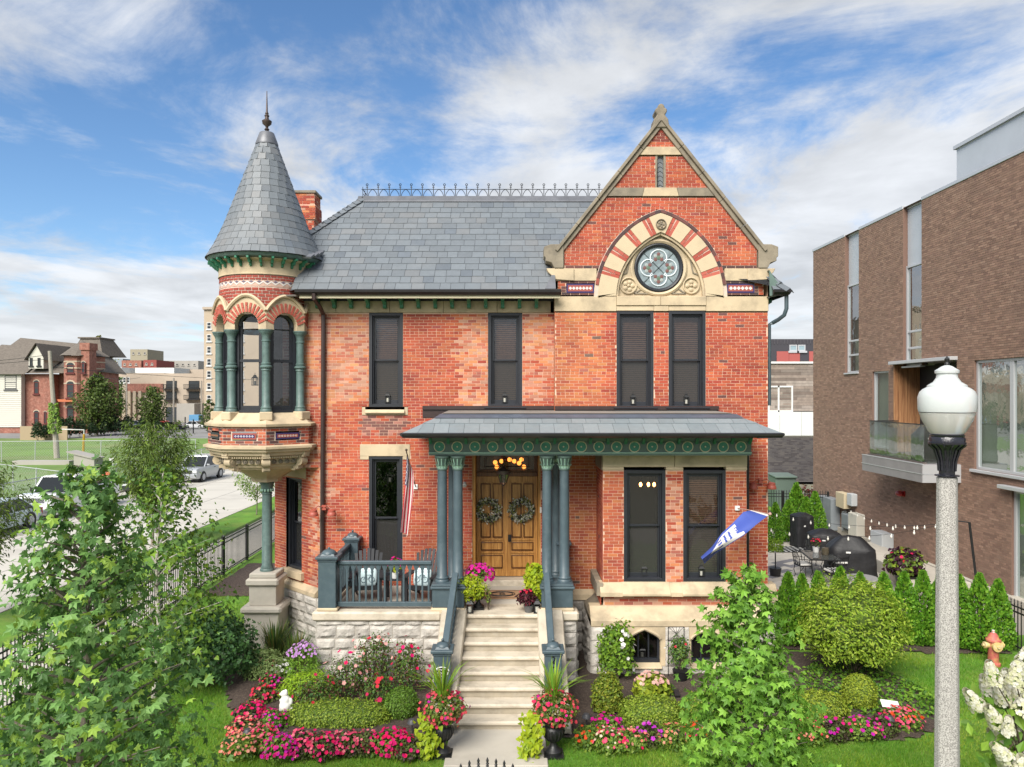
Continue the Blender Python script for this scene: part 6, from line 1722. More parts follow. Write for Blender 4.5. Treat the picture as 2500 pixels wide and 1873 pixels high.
# === PATIO FURNITURE
IRON = BLACKM
def cover(name, label, x, y, w, d, h, rz=0.0, dome=0.25, seed=1):
 """draped vinyl cover over a grill: rounded box with folds flaring to the hem"""
 t = thing(name, label, 'grill cover', (x, y, 0.02), 'black covers over grills on the patio'); t.rotation_euler = (0, 0, rz)
 b = MB(); NA, NZ = 40, 12
 for j in range(NZ + 1):
  f = j / NZ
  for i in range(NA):
   a = 2 * math.pi * i / NA
   ca_, sa_ = math.cos(a), math.sin(a)
   p = 5.5; rr = (abs(ca_) ** p + abs(sa_) ** p) ** (-1 / p)
   if f < 0.68: z = h * (1 - dome) * f / 0.68; s_ = 1.0 + 0.07 * (1 - f) + 0.055 * (1 - f) ** 0.7 * math.sin(a * 7 + seed + 3 * f + 2 * math.sin(a * 3 + seed)) + 0.06 * noise.noise(Vector((a * 2, z * 3, seed)))
   else: g = (f - 0.68) / 0.32; z = h * (1 - dome) + h * dome * g * (1.15 - 0.15 * g) - 0.03 * abs(math.sin(a * 2)) * g; s_ = 1 - 0.55 * g + 0.02 * math.sin(a * 5 + seed)
   b.v.append((w / 2 * ca_ * rr * s_, d / 2 * sa_ * rr * s_, z))
 for j in range(NZ):
  for i in range(NA): b.f.append([j * NA + i, j * NA + (i + 1) % NA, (j + 1) * NA + (i + 1) % NA, (j + 1) * NA + i])
 b.f.append([NZ * NA + i for i in range(NA)])
 b.c = [(1, 1, 1)] * len(b.f); b.m = [0] * len(b.f)
 me = b.mesh('cover', COVERM, smooth=True); o = bpy.data.objects.new('cover', me); COL.objects.link(o); o.parent = t
 b = MB(); b.box(-w * 0.16, -w * 0.06, -d / 2 - 0.03, -d / 2 - 0.005, h * 0.62, h * 0.66); o = bpy.data.objects.new('label_patch', b.mesh('label_patch', WHITEP)); COL.objects.link(o); o.parent = t
 return t
cover('covered_grill', 'largest black vinyl grill cover, nearest the glass dining table', 11.55, 25.2, 1.45, 0.95, 1.32, R(-12), 0.3, 1)
cover('covered_grill', 'middle black grill cover with a low flat top', 11.95, 28.2, 1.15, 0.9, 1.02, R(-10), 0.18, 5)
cover('covered_smoker', 'tall narrow black smoker cover beside the rear arborvitae', 11.75, 29.9, 0.72, 0.7, 1.38, R(8), 0.08, 9)
bg = cover('covered_grill', 'black covered grill standing behind the glass rail of the balcony', 13.8, 24.6, 0.75, 0.55, 1.18, 0.1, 0.25, 12); bg.location.z = 3.96
if 'group' in bg: del bg['group']
def chair(label, x, y, rz, used=[]):
 if not used:
  t = thing('patio_chair', label, 'chair')
  b = MB(); b.obox((0, 0, 0.45), (0.23, 0, 0), (0, 0.22, 0), (0, 0, 0.02)); fr_ = b.build('seat', IRON, t, bevel=0.01)
  for k in range(7): b = MB(); b.mi = 0; b.obox((-0.195 + 0.065 * k, -0.01, 0.50), (0.0315, 0, 0), (0, 0.21, 0), (0, 0, 0.03)); b.build('cushion_stripe', mat('white stripe cloth', (0.62, 0.61, 0.58), 0.9) if k % 2 == 0 else mat('black stripe cloth', (0.02, 0.02, 0.022), 0.9), t, bevel=0.008)
  for (sx, sy) in ((-1, -1), (1, -1), (-1, 1), (1, 1)):
   b = MB(); b.tube([(0.2 * sx, 0.18 * sy, 0.44), (0.235 * sx, 0.21 * sy, 0.25), (0.19 * sx, 0.17 * sy, 0.10), (0.235 * sx, 0.225 * sy, 0.0)], 0.012, 5); b.build('leg', IRON, t)
  b = MB()
  b.tube([(-0.21, 0.2, 0.45), (-0.23, 0.25, 0.75), (-0.14, 0.30, 0.93), (0, 0.31, 0.97), (0.14, 0.30, 0.93), (0.23, 0.25, 0.75), (0.21, 0.2, 0.45)], 0.013, 5)
  b.tube([(-0.21, 0.22, 0.56), (0.21, 0.22, 0.56)], 0.01, 5)
  for k in range(4): b.tube([(-0.13 + 0.087 * k, 0.225, 0.56), (-0.15 + 0.1 * k, 0.26, 0.75), (-0.09 + 0.06 * k, 0.30, 0.93)], 0.008, 4)
  for k in range(3): b.tube([(-0.1 + 0.1 * k + 0.045 * math.cos(q), 0.255, 0.73 + 0.045 * math.sin(q)) for q in np.linspace(0, 6.3, 9)], 0.007, 4)
  b.build('backrest', IRON, t)
  for s_ in (-1, 1): b = MB(); b.tube([(0.22 * s_, 0.22, 0.68), (0.27 * s_, 0.0, 0.68), (0.25 * s_, -0.17, 0.64), (0.22 * s_, -0.18, 0.45)], 0.011, 5); b.build('armrest', IRON, t)
  proto = t
 else: proto = used[0]
 return place(proto, used, (x, y, 0.02), rz, 1.0, label, 'wrought iron chairs round the patio table')
chair('striped cushion iron chair on the house side of the glass patio table', 9.75, 24.7, R(95))
chair('striped cushion iron chair with its back to the front arborvitae hedge', 10.35, 23.75, R(190))
chair('iron chair at the far end of the glass patio table', 10.7, 26.2, R(5))
chair('iron chair between the glass patio table and the large grill cover', 11.05, 24.95, R(-85))
t = thing('patio_table', 'rectangular iron patio table with a glass top', 'table', (10.4, 24.9, 0.02)); t.rotation_euler = (0, 0, R(-8))
def sub(b, name, m, par, **k):
 o = bpy.data.objects.new(name, b.mesh(name, m, **k)); COL.objects.link(o); o.parent = par; return o
b = MB(); frame_boxes(b, -0.5, 0.5, -0.8, 0.8, 0.035, -0.015, 0.02); b.v = [(x, z, 0.72 + y) for x, y, z in b.v]; sub(b, 'table_frame', IRON, t)
b = MB(); b.box(-0.47, 0.47, -0.77, 0.77, 0.722, 0.732); sub(b, 'tabletop', mat_glass('table glass', (0.55, 0.6, 0.58), 1.52, 0.02, haze=0.35, hazecol=(0.2, 0.21, 0.2)), t)
for (sx, sy) in ((-1, -1), (1, -1), (-1, 1), (1, 1)):
 b = MB(); b.tube([(0.45 * sx, 0.74 * sy, 0.71), (0.42 * sx, 0.68 * sy, 0.4), (0.36 * sx, 0.6 * sy, 0.2), (0.45 * sx, 0.72 * sy, 0.0)], 0.014, 5); sub(b, 'leg', IRON, t)
b = MB(); b.lathe([(0.09, 0.755), (0.115, 0.93)], 10.45, 25.35, 14); b.build('flower_pot', WHITEP, label='white pot with red flowers on the glass patio table', cat='flower pot', smooth=True);
b = MB(); b.lathe([(0.11, 0.755), (0.13, 0.85), (0.11, 0.99), (0.07, 1.0)], 10.6, 24.95, 14); b.build('candle_lantern', mat('smoked glass', (0.09, 0.075, 0.05), 0.25), label='smoked glass candle jar on the patio table beside the white pot', cat='lantern', smooth=True)
t = thing('fire_table', 'round grey stone topped table behind the front arborvitae', 'table', (10.25, 21.6, 0.02))
b = MB(); b.lathe([(0.44, 0.72), (0.46, 0.74), (0.46, 0.78), (0.44, 0.80), (0, 0.80)], 0, 0, 36); sub(b, 'tabletop', mat('grey stone top', (0.24, 0.235, 0.23), 0.6, var=(12, 0.2)), t)
b = MB(); b.lathe([(0.30, 0.0), (0.28, 0.72)], 0, 0, 8); sub(b, 'base', COVERM, t)
t = thing('doormat', 'black and white patterned outdoor mat beside the tall smoker cover', 'mat', (10.9, 29.2, 0.04))
b = MB(); b.box(-0.9, 0.9, -0.55, 0.55, 0, 0.012); sub(b, 'mat_base', mat('black mat', (0.02, 0.02, 0.02), 0.9), t)
b = MB()
for i in range(9):
 for j in range(5): b.add([(-0.8 + 0.2 * i - 0.07, -0.42 + 0.21 * j, 0.014), (-0.8 + 0.2 * i, -0.42 + 0.21 * j - 0.07, 0.014), (-0.8 + 0.2 * i + 0.07, -0.42 + 0.21 * j, 0.014), (-0.8 + 0.2 * i, -0.42 + 0.21 * j + 0.07, 0.014)], [(0, 1, 2, 3)])
props(sub(b, 'printed_diamond', WHITEP, t), kind='stuff')
# string lights
sp = thing('light_pole', 'thin black pole holding the patio string lights at the brown wall', 'pole', (13.4, 21.2, 0))
b = MB(); b.tube([(13.45, 21.2, 0), (13.15, 21.2, 2.5)], 0.035, 8); b.build('pole', IRON, sp); b = MB(); b.tube([(13.16, 21.2, 2.49), (12.75, 21.2, 2.54), (12.3, 21.25, 2.48)], 0.02, 6); b.build('bracket_arm', IRON, sp)
for k, (ax, ay, az, bx, by, bz, sag) in enumerate(((12.7, 21.2, 2.52, 13.9, 30.5, 1.45, 0.35), (12.8, 21.2, 2.5, 9.0, 31.0, 1.9, 0.55), (12.6, 21.2, 2.5, 7.2, 26.5, 2.1, 0.7))):
 st = thing('string_lights', ['string of bulbs sagging along the brown wall towards the meters', 'string of bulbs sagging towards the rear arborvitae', 'string of bulbs sagging across the patio towards the red house'][k], 'string lights', (ax, ay, az), 'patio string lights')
 pt = [(ax + (bx - ax) * f, ay + (by - ay) * f, az + (bz - az) * f - sag * 4 * f * (1 - f)) for f in np.linspace(0, 1, 25)]
 b = MB(); b.tube(pt, 0.006, 4); b.build('wire', IRON, st)
 for q in pt[1:-1:2]:
  b = MB(); b.ball((q[0], q[1], q[2] - 0.08), 0.032, 8, 5, (1, 1, 1.6)); b.lathe([(0.018, q[2] - 0.04), (0.018, q[2])], q[0], q[1], 6); b.build('bulb', mat('white bulb glass', (0.75, 0.73, 0.66), 0.2), st, smooth='all')
# === FENCES
def fence(name, label, a, b_, h, n_post, spacing=0.115, z0=0.02, finial=True, rail_hi=0.16, kindtop=True):
 a, b_ = Vector(a), Vector(b_); d = b_ - a; L_ = d.length; t = d.normalized()
 f = thing(name, label, 'fence', tuple(a))
 for k in range(n_post + 1):
  p = a + d * (k / n_post); b = MB(); b.box(p.x - 0.04, p.x + 0.04, p.y - 0.04, p.y + 0.04, z0, h + 0.06); b.lathe([(0.055, h + 0.06), (0.055, h + 0.08), (0.0, h + 0.13)], p.x, p.y, 4, R(45), R(405)); b.build('fence_post', BLACKM, f)
 for zz in (h - 0.03, h - rail_hi, z0 + 0.12):
  b = MB(); b.bar(a + Vector((0, 0, zz)), b_ + Vector((0, 0, zz)), 0.03, 0.03); b.build('fence_rail', BLACKM, f)
 n = int(L_ / spacing); rest = MB()
 order = sorted(range(1, n), key=lambda i: (a + d * (i / n)).length)
 near = set(order[:300])
 for i in range(1, n):
  p = a + d * (i / n); b = MB() if i in near else rest
  b.box(p.x - 0.009, p.x + 0.009, p.y - 0.009, p.y + 0.009, z0 + 0.04, h + (0.05 if finial else 0.0))
  if finial: b.lathe([(0.010, h + 0.04), (0.020, h + 0.055), (0.010, h + 0.07), (0.017, h + 0.09), (0.0, h + 0.16)], p.x, p.y, 4)
  if i in near: b.build('picket', BLACKM, f)
 if rest.v: rest.build('pickets', BLACKM, f, kind='stuff')
 return f
fence('iron_fence', 'black iron picket fence along the side lawn beside the street', (-9.75, 11.5, 0), (-9.9, 32.0, 0), 1.25, 9)
fence('iron_fence', 'black iron picket fence between the right lawn and the brown building', (12.15, 12.8, 0), (12.05, 19.0, 0), 1.12, 3)
fence('iron_fence', 'tall black iron fence at the back of the patio', (6.4, 33.9, 0), (14.1, 32.9, 0), 1.75, 4, 0.11, 0.02, True)
# gate whose finials rise at the foot of the picture
gt = thing('iron_gate', 'black iron garden gate with spear finials in an arched row at the front walk', 'gate', (-0.33, 10.0, 0))
xs_ = [PX(p, 10) for p in (1125, 1146, 1168, 1190, 1211, 1231, 1252)]
for x_, y_ in zip(xs_, (1863, 1855, 1849, 1848, 1851, 1855, 1863)):
 zt_ = PZ(y_, 10); b = MB(); b.box(x_ - 0.009, x_ + 0.009, 9.991, 10.009, 0.06, zt_ - 0.13)
 b.lathe([(0.011, zt_ - 0.14), (0.026, zt_ - 0.125), (0.012, zt_ - 0.11), (0.024, zt_ - 0.09), (0.013, zt_ - 0.075), (0.02, zt_ - 0.045), (0.0, zt_)], x_, 10, 8); b.build('picket', BLACKM, gt)
for x_ in (xs_[0] - 0.17, xs_[-1] + 0.17):
 b = MB(); b.box(x_ - 0.05, x_ + 0.05, 9.95, 10.05, 0, 1.04); b.build('gate_post', BLACKM, gt)
for zz in (0.95, 0.2): b = MB(); b.box(xs_[0] - 0.12, xs_[-1] + 0.12, 9.985, 10.015, zz - 0.015, zz + 0.015); b.build('gate_rail', BLACKM, gt)
# === STREET LAMP
LX, LY = PX(2312, 6.5), 6.5
lamp = thing('street_lamp', 'speckled concrete street lamp with frosted acorn globe and black collar', 'street lamp', (LX, LY, 0))
k_ = 6.5 / FX
def lz(py): return PZ(py, 6.5)
b = MB(); b.lathe([(0.15, 0.0), (0.145, 0.5), (0.105, 2.5), (0.085, lz(1164))], LX, LY, 8, R(22.5), R(382.5)); b.build('lamp_post', mat_pattern('speckled aggregate concrete', 'speck', (0.19, 0.18, 0.168), (0.46, 0.44, 0.41), 105, 0.85, 0.5), lamp, bevel=0.01)
b = MB(); b.lathe([(0.098, lz(1162)), (0.098, lz(1160)), (0.062, lz(1158)), (0.066, lz(1125)), (0.10, lz(1095)), (0.148, lz(1084)), (0.15, lz(1080)), (0.142, lz(1078)), (0.142, lz(1070)), (0.132, lz(1066)), (0.14, lz(1062)), (0.12, lz(1058))], LX, LY, 28); b.build('lamp_collar', mat('glossy black casting', (0.010, 0.010, 0.016), 0.22, spec=0.7, bump=(30, 0.3)), lamp, smooth=True)
for q in range(14):
 a = 2 * math.pi * q / 14; b = MB(); b.tube([(LX + r_ * math.cos(a), LY + r_ * math.sin(a), lz(y_)) for r_, y_ in ((0.066, 1150), (0.072, 1125), (0.104, 1097), (0.146, 1086))], 0.008, 4); b.build('collar_rib', MATS['glossy black casting'], lamp)
def mat_globe(name, trn, col, rough):
 m = bpy.data.materials.new(name); m.use_nodes = True; b_ = m.node_tree.nodes['Principled BSDF']
 b_.inputs['Base Color'].default_value = (*col, 1); b_.inputs['Roughness'].default_value = rough; b_.inputs['Transmission Weight'].default_value = trn; b_.inputs['IOR'].default_value = 1.25
 MATS[name] = m; return m
b = MB(); b.lathe([(0.155, lz(1009)), (0.222, lz(1006)), (0.229, lz(998)), (0.231, lz(970)), (0.215, lz(957)), (0.19, lz(950)), (0.158, lz(945)), (0.156, lz(941)), (0.11, lz(933)), (0.085, lz(922)), (0.082, lz(914)), (0.096, lz(911)), (0.098, lz(905)), (0.075, lz(901)), (0.045, lz(895)), (0.018, lz(892))], LX, LY, 40, cap=False)
b.build('globe_top', mat_globe('frosted globe glass', 0.42, (0.80, 0.84, 0.84), 0.28), lamp, smooth=True)
b = MB(); b.lathe([(0.125, lz(1060)), (0.15, lz(1052)), (0.20, lz(1025)), (0.220, lz(1008))], LX, LY, 40, cap=False); b.build('globe_bottom', mat_globe('clear ribbed globe glass', 0.5, (0.84, 0.83, 0.80), 0.2), lamp, smooth=True)
b = MB(); b.lathe([(0.05, lz(1050)), (0.06, lz(1020)), (0.03, lz(1000)), (0.07, lz(985)), (0.07, lz(970)), (0, lz(965))], LX, LY, 16); b.build('lamp_bulb', mat('lamp reflector', (0.5, 0.5, 0.48), 0.3), lamp, smooth=True)
b = MB(); b.lathe([(0.02, lz(893)), (0.022, lz(888)), (0.012, lz(884)), (0.020, lz(879)), (0.022, lz(877)), (0.010, lz(873)), (0.0, lz(869))], LX, LY, 12); b.build('lamp_finial', BLACKM, lamp, smooth=True)
# === HYDRANT
hy = thing('fire_hydrant', 'faded red and yellow fire hydrant on the lawn by the arborvitae', 'hydrant', (PX(2425, 16.8), 16.8, 0))
hx, hyy = hy.location.x, hy.location.y
HR = mat('faded red hydrant paint', (0.42, 0.10, 0.085), 0.6, var=(12, 0.2), stain=(9, (0.50, 0.33, 0.10), 0.7)); HYL = mat('faded yellow hydrant paint', (0.55, 0.40, 0.16), 0.6, stain=(10, (0.6, 0.55, 0.45), 0.6))
b = MB(); b.lathe([(0.15, 0.0), (0.15, 0.06), (0.115, 0.08), (0.11, 0.36), (0.125, 0.40), (0.125, 0.55)], hx, hyy, 18); b.build('barrel', HR, hy, smooth=True)
b = MB(); b.lathe([(0.155, 0.55), (0.16, 0.58), (0.15, 0.60), (0.12, 0.62), (0.10, 0.68), (0.06, 0.73), (0.03, 0.74), (0.03, 0.79), (0, 0.79)], hx, hyy, 18); b.build('bonnet', HR, hy, smooth=True)
b = MB(); b.lathe([(0.034, 0.74), (0.03, 0.80), (0, 0.80)], hx, hyy, 6); b.build('operating_nut', WHITEP, hy)
for (T_, r_, l_) in ((Matrix.Rotation(R(90), 4, 'X'), 0.10, 0.17), (Matrix.Rotation(R(90), 4, 'Y'), 0.065, 0.21), (Matrix.Rotation(R(-90), 4, 'Y'), 0.065, 0.21)):
 b = MB(); b.T = Matrix.Translation((hx, hyy, 0.46)) @ T_; b.lathe([(r_, 0.05), (r_, l_ - 0.03), (r_ + 0.012, l_ - 0.03), (r_ + 0.012, l_), (0.03, l_ + 0.01), (0.03, l_ + 0.04), (0, l_ + 0.04)], 0, 0, 14); b.build('outlet_cap', HYL, hy, smooth=True)
# === WALL LIGHTS AND FLAGS, PORCH FURNITURE
RUST = mat('brick red lamp paint', (0.33, 0.075, 0.05), 0.5)
def wall_lamp(label, x, y, z):
 t = thing('wall_light', label, 'wall light', (x, y, z), 'twin brick red wall lights')
 b = MB(); b.tube([(x, y - 0.02, z + 0.12), (x - 0.12, y - 0.12, z + 0.17), (x - 0.22, y - 0.15, z + 0.08)], 0.013, 5); b.tube([(x, y - 0.02, z + 0.12), (x + 0.12, y - 0.12, z + 0.17), (x + 0.22, y - 0.15, z + 0.08)], 0.013, 5); b.box(x - 0.05, x + 0.05, y - 0.04, y, z + 0.06, z + 0.18); b.build('arm', RUST, t)
 for s_ in (-1, 1):
  b = MB(); b.lathe([(0.11, z - 0.06), (0.115, z - 0.04), (0.10, z + 0.02), (0.09, z + 0.03), (0.09, z + 0.08), (0.05, z + 0.10), (0, z + 0.10)], x + 0.22 * s_, y - 0.15, 16); b.build('lamp_shade', RUST, t, smooth=True)
wall_lamp('pair of brick red spotlights on a scrolled arm behind the left downspout', -4.55, YF - 0.14, PZ(1252, 17.8))
wall_lamp('pair of brick red spotlights at the right corner of the house', 5.95, YG - 0.02, PZ(1187, 17.6))
b = MB(); b.T = Matrix.Translation((PX(1135, 17.9), 17.9, PZ(1180, 17.9))) @ Matrix.Rotation(R(110), 4, 'X'); b.lathe([(0.045, 0), (0.05, 0.12), (0.02, 0.13)], 0, 0, 12); b.build('camera_light', mat('pale grey metal', (0.42, 0.42, 0.40), 0.5), smooth=True, label='small pale grey spotlight on the brick left of the front doors', cat='spotlight')
# stars and stripes, hanging limp from its staff
fl = thing('flag', 'stars and stripes flag hanging limp from an angled staff by the porch window', 'flag', (PX(1015, YF), YF, PZ(1190, YF)))
sa_, sb_ = Vector((PX(1015, YF), YF - 0.03, PZ(1188, YF))), Vector((PX(992, 16.75), 16.75, PZ(1102, 16.75)))
b = MB(); b.tube([sa_, sb_], 0.013, 6); b.ball(sb_ + Vector((0, 0, 0.03)), 0.03, 8, 6); b.build('flagstaff', mat('dark staff', (0.06, 0.04, 0.03), 0.5), fl)
b = MB(); b.box(sa_.x - 0.05, sa_.x + 0.05, YF - 0.03, YF + 0.0, sa_.z - 0.06, sa_.z + 0.06); b.build('staff_holder', WHITEP, fl)
RED = mat('flag red', (0.46, 0.006, 0.03), 0.75, trans=0.15); WHT = mat('flag white', (0.74, 0.70, 0.68), 0.75, trans=0.15); BLU = mat('flag blue', (0.022, 0.020, 0.10), 0.75, trans=0.1)
NU, NV = 39, 48
def flagpt(u, v):     # u 0..1 along the hoist, top of the staff to the lower end; v 0..1 hanging down
 h = sb_ + (sa_ - sb_) * (0.02 + 0.34 * u)
 g = 1 - math.exp(-5 * v)
 q = 8.5 * u + 1.2 * v
 tx = -0.02 - 0.17 * v + (u + 0.15 * math.sin(q)) * (0.25 - 0.04 * v)
 fold = 0.09 * math.cos(q) * (0.4 + 0.6 * v)
 return (h.x * (1 - g) + (sb_.x + tx) * g, h.y * (1 - g) + (sb_.y + 0.16) * g + fold, h.z - 1.78 * v + (sb_.z - 0.12 - h.z) * g * 0.8 + 0.04 * math.sin(u * 5) * v)
b = MB()
for i in range(NU):
 for j in range(NV):
  u, v = (i + 0.5) / NU, (j + 0.5) / NV
  if u < 7 / 13 and v < 0.40: b.mi = 2
  else: b.mi = 0 if (i // 3) % 2 == 0 else 1
  b.add([flagpt(i / NU, j / NV), flagpt((i + 1) / NU, j / NV), flagpt((i + 1) / NU, (j + 1) / NV), flagpt(i / NU, (j + 1) / NV)], [(0, 1, 2, 3)])
b.build('cloth', [RED, WHT, BLU], fl, smooth='all')
b = MB()
for r_ in range(9):
 for c_ in range(6 if r_ % 2 == 0 else 5):
  u, v = (r_ + 0.6) / 9.4 * 7 / 13, (c_ + (0.5 if r_ % 2 == 0 else 1.0)) / 6 * 0.40
  p = Vector(flagpt(u, v)); q = []
  for k in range(10):
   a = 2 * math.pi * k / 10; rr = 0.55 if k % 2 == 0 else 0.22
   q.append(Vector(flagpt(u + rr * 0.055 * math.cos(a), v + rr * 0.055 * math.sin(a))) + Vector((0, -0.006, 0)))
  b.add([p + Vector((0, -0.006, 0))] + q, [(0, 1 + k, 1 + (k + 1) % 10) for k in range(10)])
props(b.build('star', WHT, fl), kind='stuff')
# blue team banner streaming from the right pier
tb = thing('banner', 'blue banner with a white emblem streaming from a short pole on the right pier', 'flag', (PX(1799, YB), YB, PZ(1240, YB)))
pa_ = Vector((PX(1799, YB), YB - 0.03, PZ(1240, YB))); pe_ = Vector((PX(1880, 15.35), 15.35, PZ(1255, 15.35)))
b = MB(); b.tube([pa_, pe_], 0.012, 6); b.ball(pe_, 0.035, 8, 6); b.build('pole', mat('pale wood pole', (0.4, 0.24, 0.2), 0.5), tb); b = MB(); b.box(pa_.x - 0.05, pa_.x + 0.05, YB - 0.05, YB, pa_.z - 0.05, pa_.z + 0.05); b.build('pole_holder', WHITEP, tb)
BB = mat('banner blue', (0.055, 0.095, 0.40), 0.7, trans=0.2); BBD = BB
topE = [(1834, 1246), (1815, 1250), (1790, 1276), (1762, 1302), (1738, 1335), (1711, 1360)]
botE = [(1878, 1257), (1845, 1282), (1815, 1308), (1780, 1330), (1745, 1353), (1720, 1376)]
def banner(u, v):
 f = u * 5; k = min(4, int(f)); r_ = f - k
 tx = topE[k][0] + (topE[k + 1][0] - topE[k][0]) * r_; ty = topE[k][1] + (topE[k + 1][1] - topE[k][1]) * r_
 bx = botE[k][0] + (botE[k + 1][0] - botE[k][0]) * r_; by = botE[k][1] + (botE[k + 1][1] - botE[k][1]) * r_
 d = 15.75 - 0.35 * v * (1 - u) + 0.10 * math.sin(u * 7) + 0.12 * math.sin(v * 5 + u * 3) * u
 px_, py_ = tx + (bx - tx) * v, ty + (by - ty) * v
 return (PX(px_, d), d, PZ(py_, d))
def emblem(u, v):     # white emblem with blue bars printed on the banner
 if u < 0.025: return 1
 lo = 0.12 + 0.5 * max(0, u - 0.66) / 0.2; hi = 0.94 - 0.30 * max(0, u - 0.66) / 0.2
 if not (0.36 < u < 0.86 and lo < v < hi): return 0
 if u < 0.45 and not (v > 0.80 - (u - 0.36) * 1.2 or (0.40 < u and v < 0.30) or (0.42 < u and 0.36 < v < 0.46) or (0.415 < u and 0.52 < v < 0.56)): return 0
 w = u - 0.03 * (v - 0.5)
 if (0.515 < w < 0.545 or 0.585 < w < 0.615) and 0.22 < v < 0.76: return 0
 if 0.655 < w < 0.72 and (0.24 < v < 0.34 or 0.42 < v < 0.58 or 0.70 < v < 0.80): return 0
 return 1
b = MB(); nu, nv = 110, 40
for i in range(nu):
 for j in range(nv):
  b.mi = emblem((i + 0.5) / nu, (j + 0.5) / nv)
  b.add([banner(i / nu, j / nv), banner((i + 1) / nu, j / nv), banner((i + 1) / nu, (j + 1) / nv), banner(i / nu, (j + 1) / nv)], [(0, 1, 2, 3)])
b.build('cloth', [BB, WHT], tb, smooth='all')
# adirondack chairs with pillows and a side table
DKW = mat('charcoal poly lumber', (0.018, 0.019, 0.023), 0.65, var=(10, 0.15)); PIL = mat('pale aqua cushion', (0.50, 0.62, 0.64), 0.9)
def adirondack(label, x, y, rz, used=[]):
 if not used:
  t = thing('adirondack_chair', label, 'chair')
  for k in range(6): b = MB(); b.obox((0, -0.25 + k * 0.085, 0.37 - k * 0.022), (0.27, 0, 0), (0, 0.037, -0.009), (0, 0.002, 0.011)); b.build('seat_slat', DKW, t)
  for k in range(7):
   u = (k - 3) / 3.0; h = 0.80 - 0.10 * u * u
   b = MB(); b0 = Vector((u * 0.20, 0.20, 0.26)); b1 = Vector((u * 0.29, 0.20 + 0.33 * h / 0.8, 0.26 + h)); b.bar(b0, b1, 0.068, 0.018, up=(0, 1, 0.3)); b.build('back_slat', DKW, t)
  for s_ in (-1, 1):
   b = MB(); b.box(s_ * 0.30 - 0.03, s_ * 0.30 + 0.03, -0.30, -0.22, 0, 0.56); b.build('front_leg', DKW, t)
   b = MB(); b.bar((s_ * 0.27, -0.28, 0.36), (s_ * 0.27, 0.55, 0.03), 0.025, 0.10); b.build('side_rail', DKW, t)
   b = MB(); b.obox((s_ * 0.33, -0.02, 0.575), (0.07, 0, 0), (0, 0.36, 0), (0, 0, 0.012)); b.build('armrest', DKW, t)
  b = MB(); b.obox((0, 0.335, 0.52), (0.31, 0, 0), (0, 0.02, 0.0), (0, 0, 0.035)); b.obox((0, -0.27, 0.33), (0.28, 0, 0), (0, 0.012, 0), (0, 0, 0.045)); b.build('cross_rail', DKW, t)
  proto = t
 else: proto = used[0]
 return place(proto, used, (x, y, 1.505), rz, 1.0, label, 'charcoal adirondack chairs on the porch')
ad = [adirondack('charcoal adirondack chair by the corner newel of the porch', -3.28, 16.75, R(8)), adirondack('charcoal adirondack chair partly behind the left porch columns', -2.02, 16.75, R(-12))]
INK = mat('cushion print', (0.09, 0.13, 0.17), 0.9)
for (x, y, rz, lb) in ((-3.27, 16.72, R(8), 'pale cushion printed with bicycles on the left adirondack chair'), (-2.03, 16.72, R(-12), 'pale cushion printed with bicycles on the right adirondack chair')):
 t = thing('cushion', lb, 'cushion', (x, y, 2.02), 'printed porch cushions'); t.rotation_euler = (R(-20), 0, rz)
 b = MB(); b.ball((0, 0, 0), 0.235, 20, 10, (1, 0.32, 1)); vv = []
 for p in b.v:
  sx = math.copysign(min(1, abs(p[0] / 0.235)) ** 0.45, p[0]) * 0.21; sz = math.copysign(min(1, abs(p[2] / 0.235)) ** 0.45, p[2]) * 0.21; vv.append((sx, p[1], sz))
 b.v = vv; sub(b, 'cover', PIL, t, smooth='all')
 b = MB()
 for cx_ in (-0.09, 0.09): b.tube([(cx_ + 0.06 * math.cos(a), -0.078, -0.06 + 0.06 * math.sin(a)) for a in np.linspace(0, 6.29, 15)], 0.006, 4)
 b.tube([(-0.09, -0.08, -0.06), (-0.03, -0.08, 0.04), (0.07, -0.08, 0.04), (0.09, -0.078, -0.06)], 0.006, 4); b.tube([(-0.03, -0.08, 0.04), (0, -0.08, -0.06), (0.07, -0.08, 0.04)], 0.006, 4); sub(b, 'bicycle_print', INK, t)
t = thing('side_table', 'small charcoal slatted table between the adirondack chairs', 'table', (-2.66, 16.8, 1.505))
for k in range(5): b = MB(); b.box(-0.22, 0.22, -0.2 + k * 0.084, -0.125 + k * 0.084, 0.46, 0.485); sub(b, 'table_slat', DKW, t)
for (sx, sy) in ((-1, -1), (1, -1), (-1, 1), (1, 1)): b = MB(); b.box(0.19 * sx - 0.025, 0.19 * sx + 0.025, 0.17 * sy - 0.025, 0.17 * sy + 0.025, 0, 0.46); sub(b, 'leg', DKW, t)
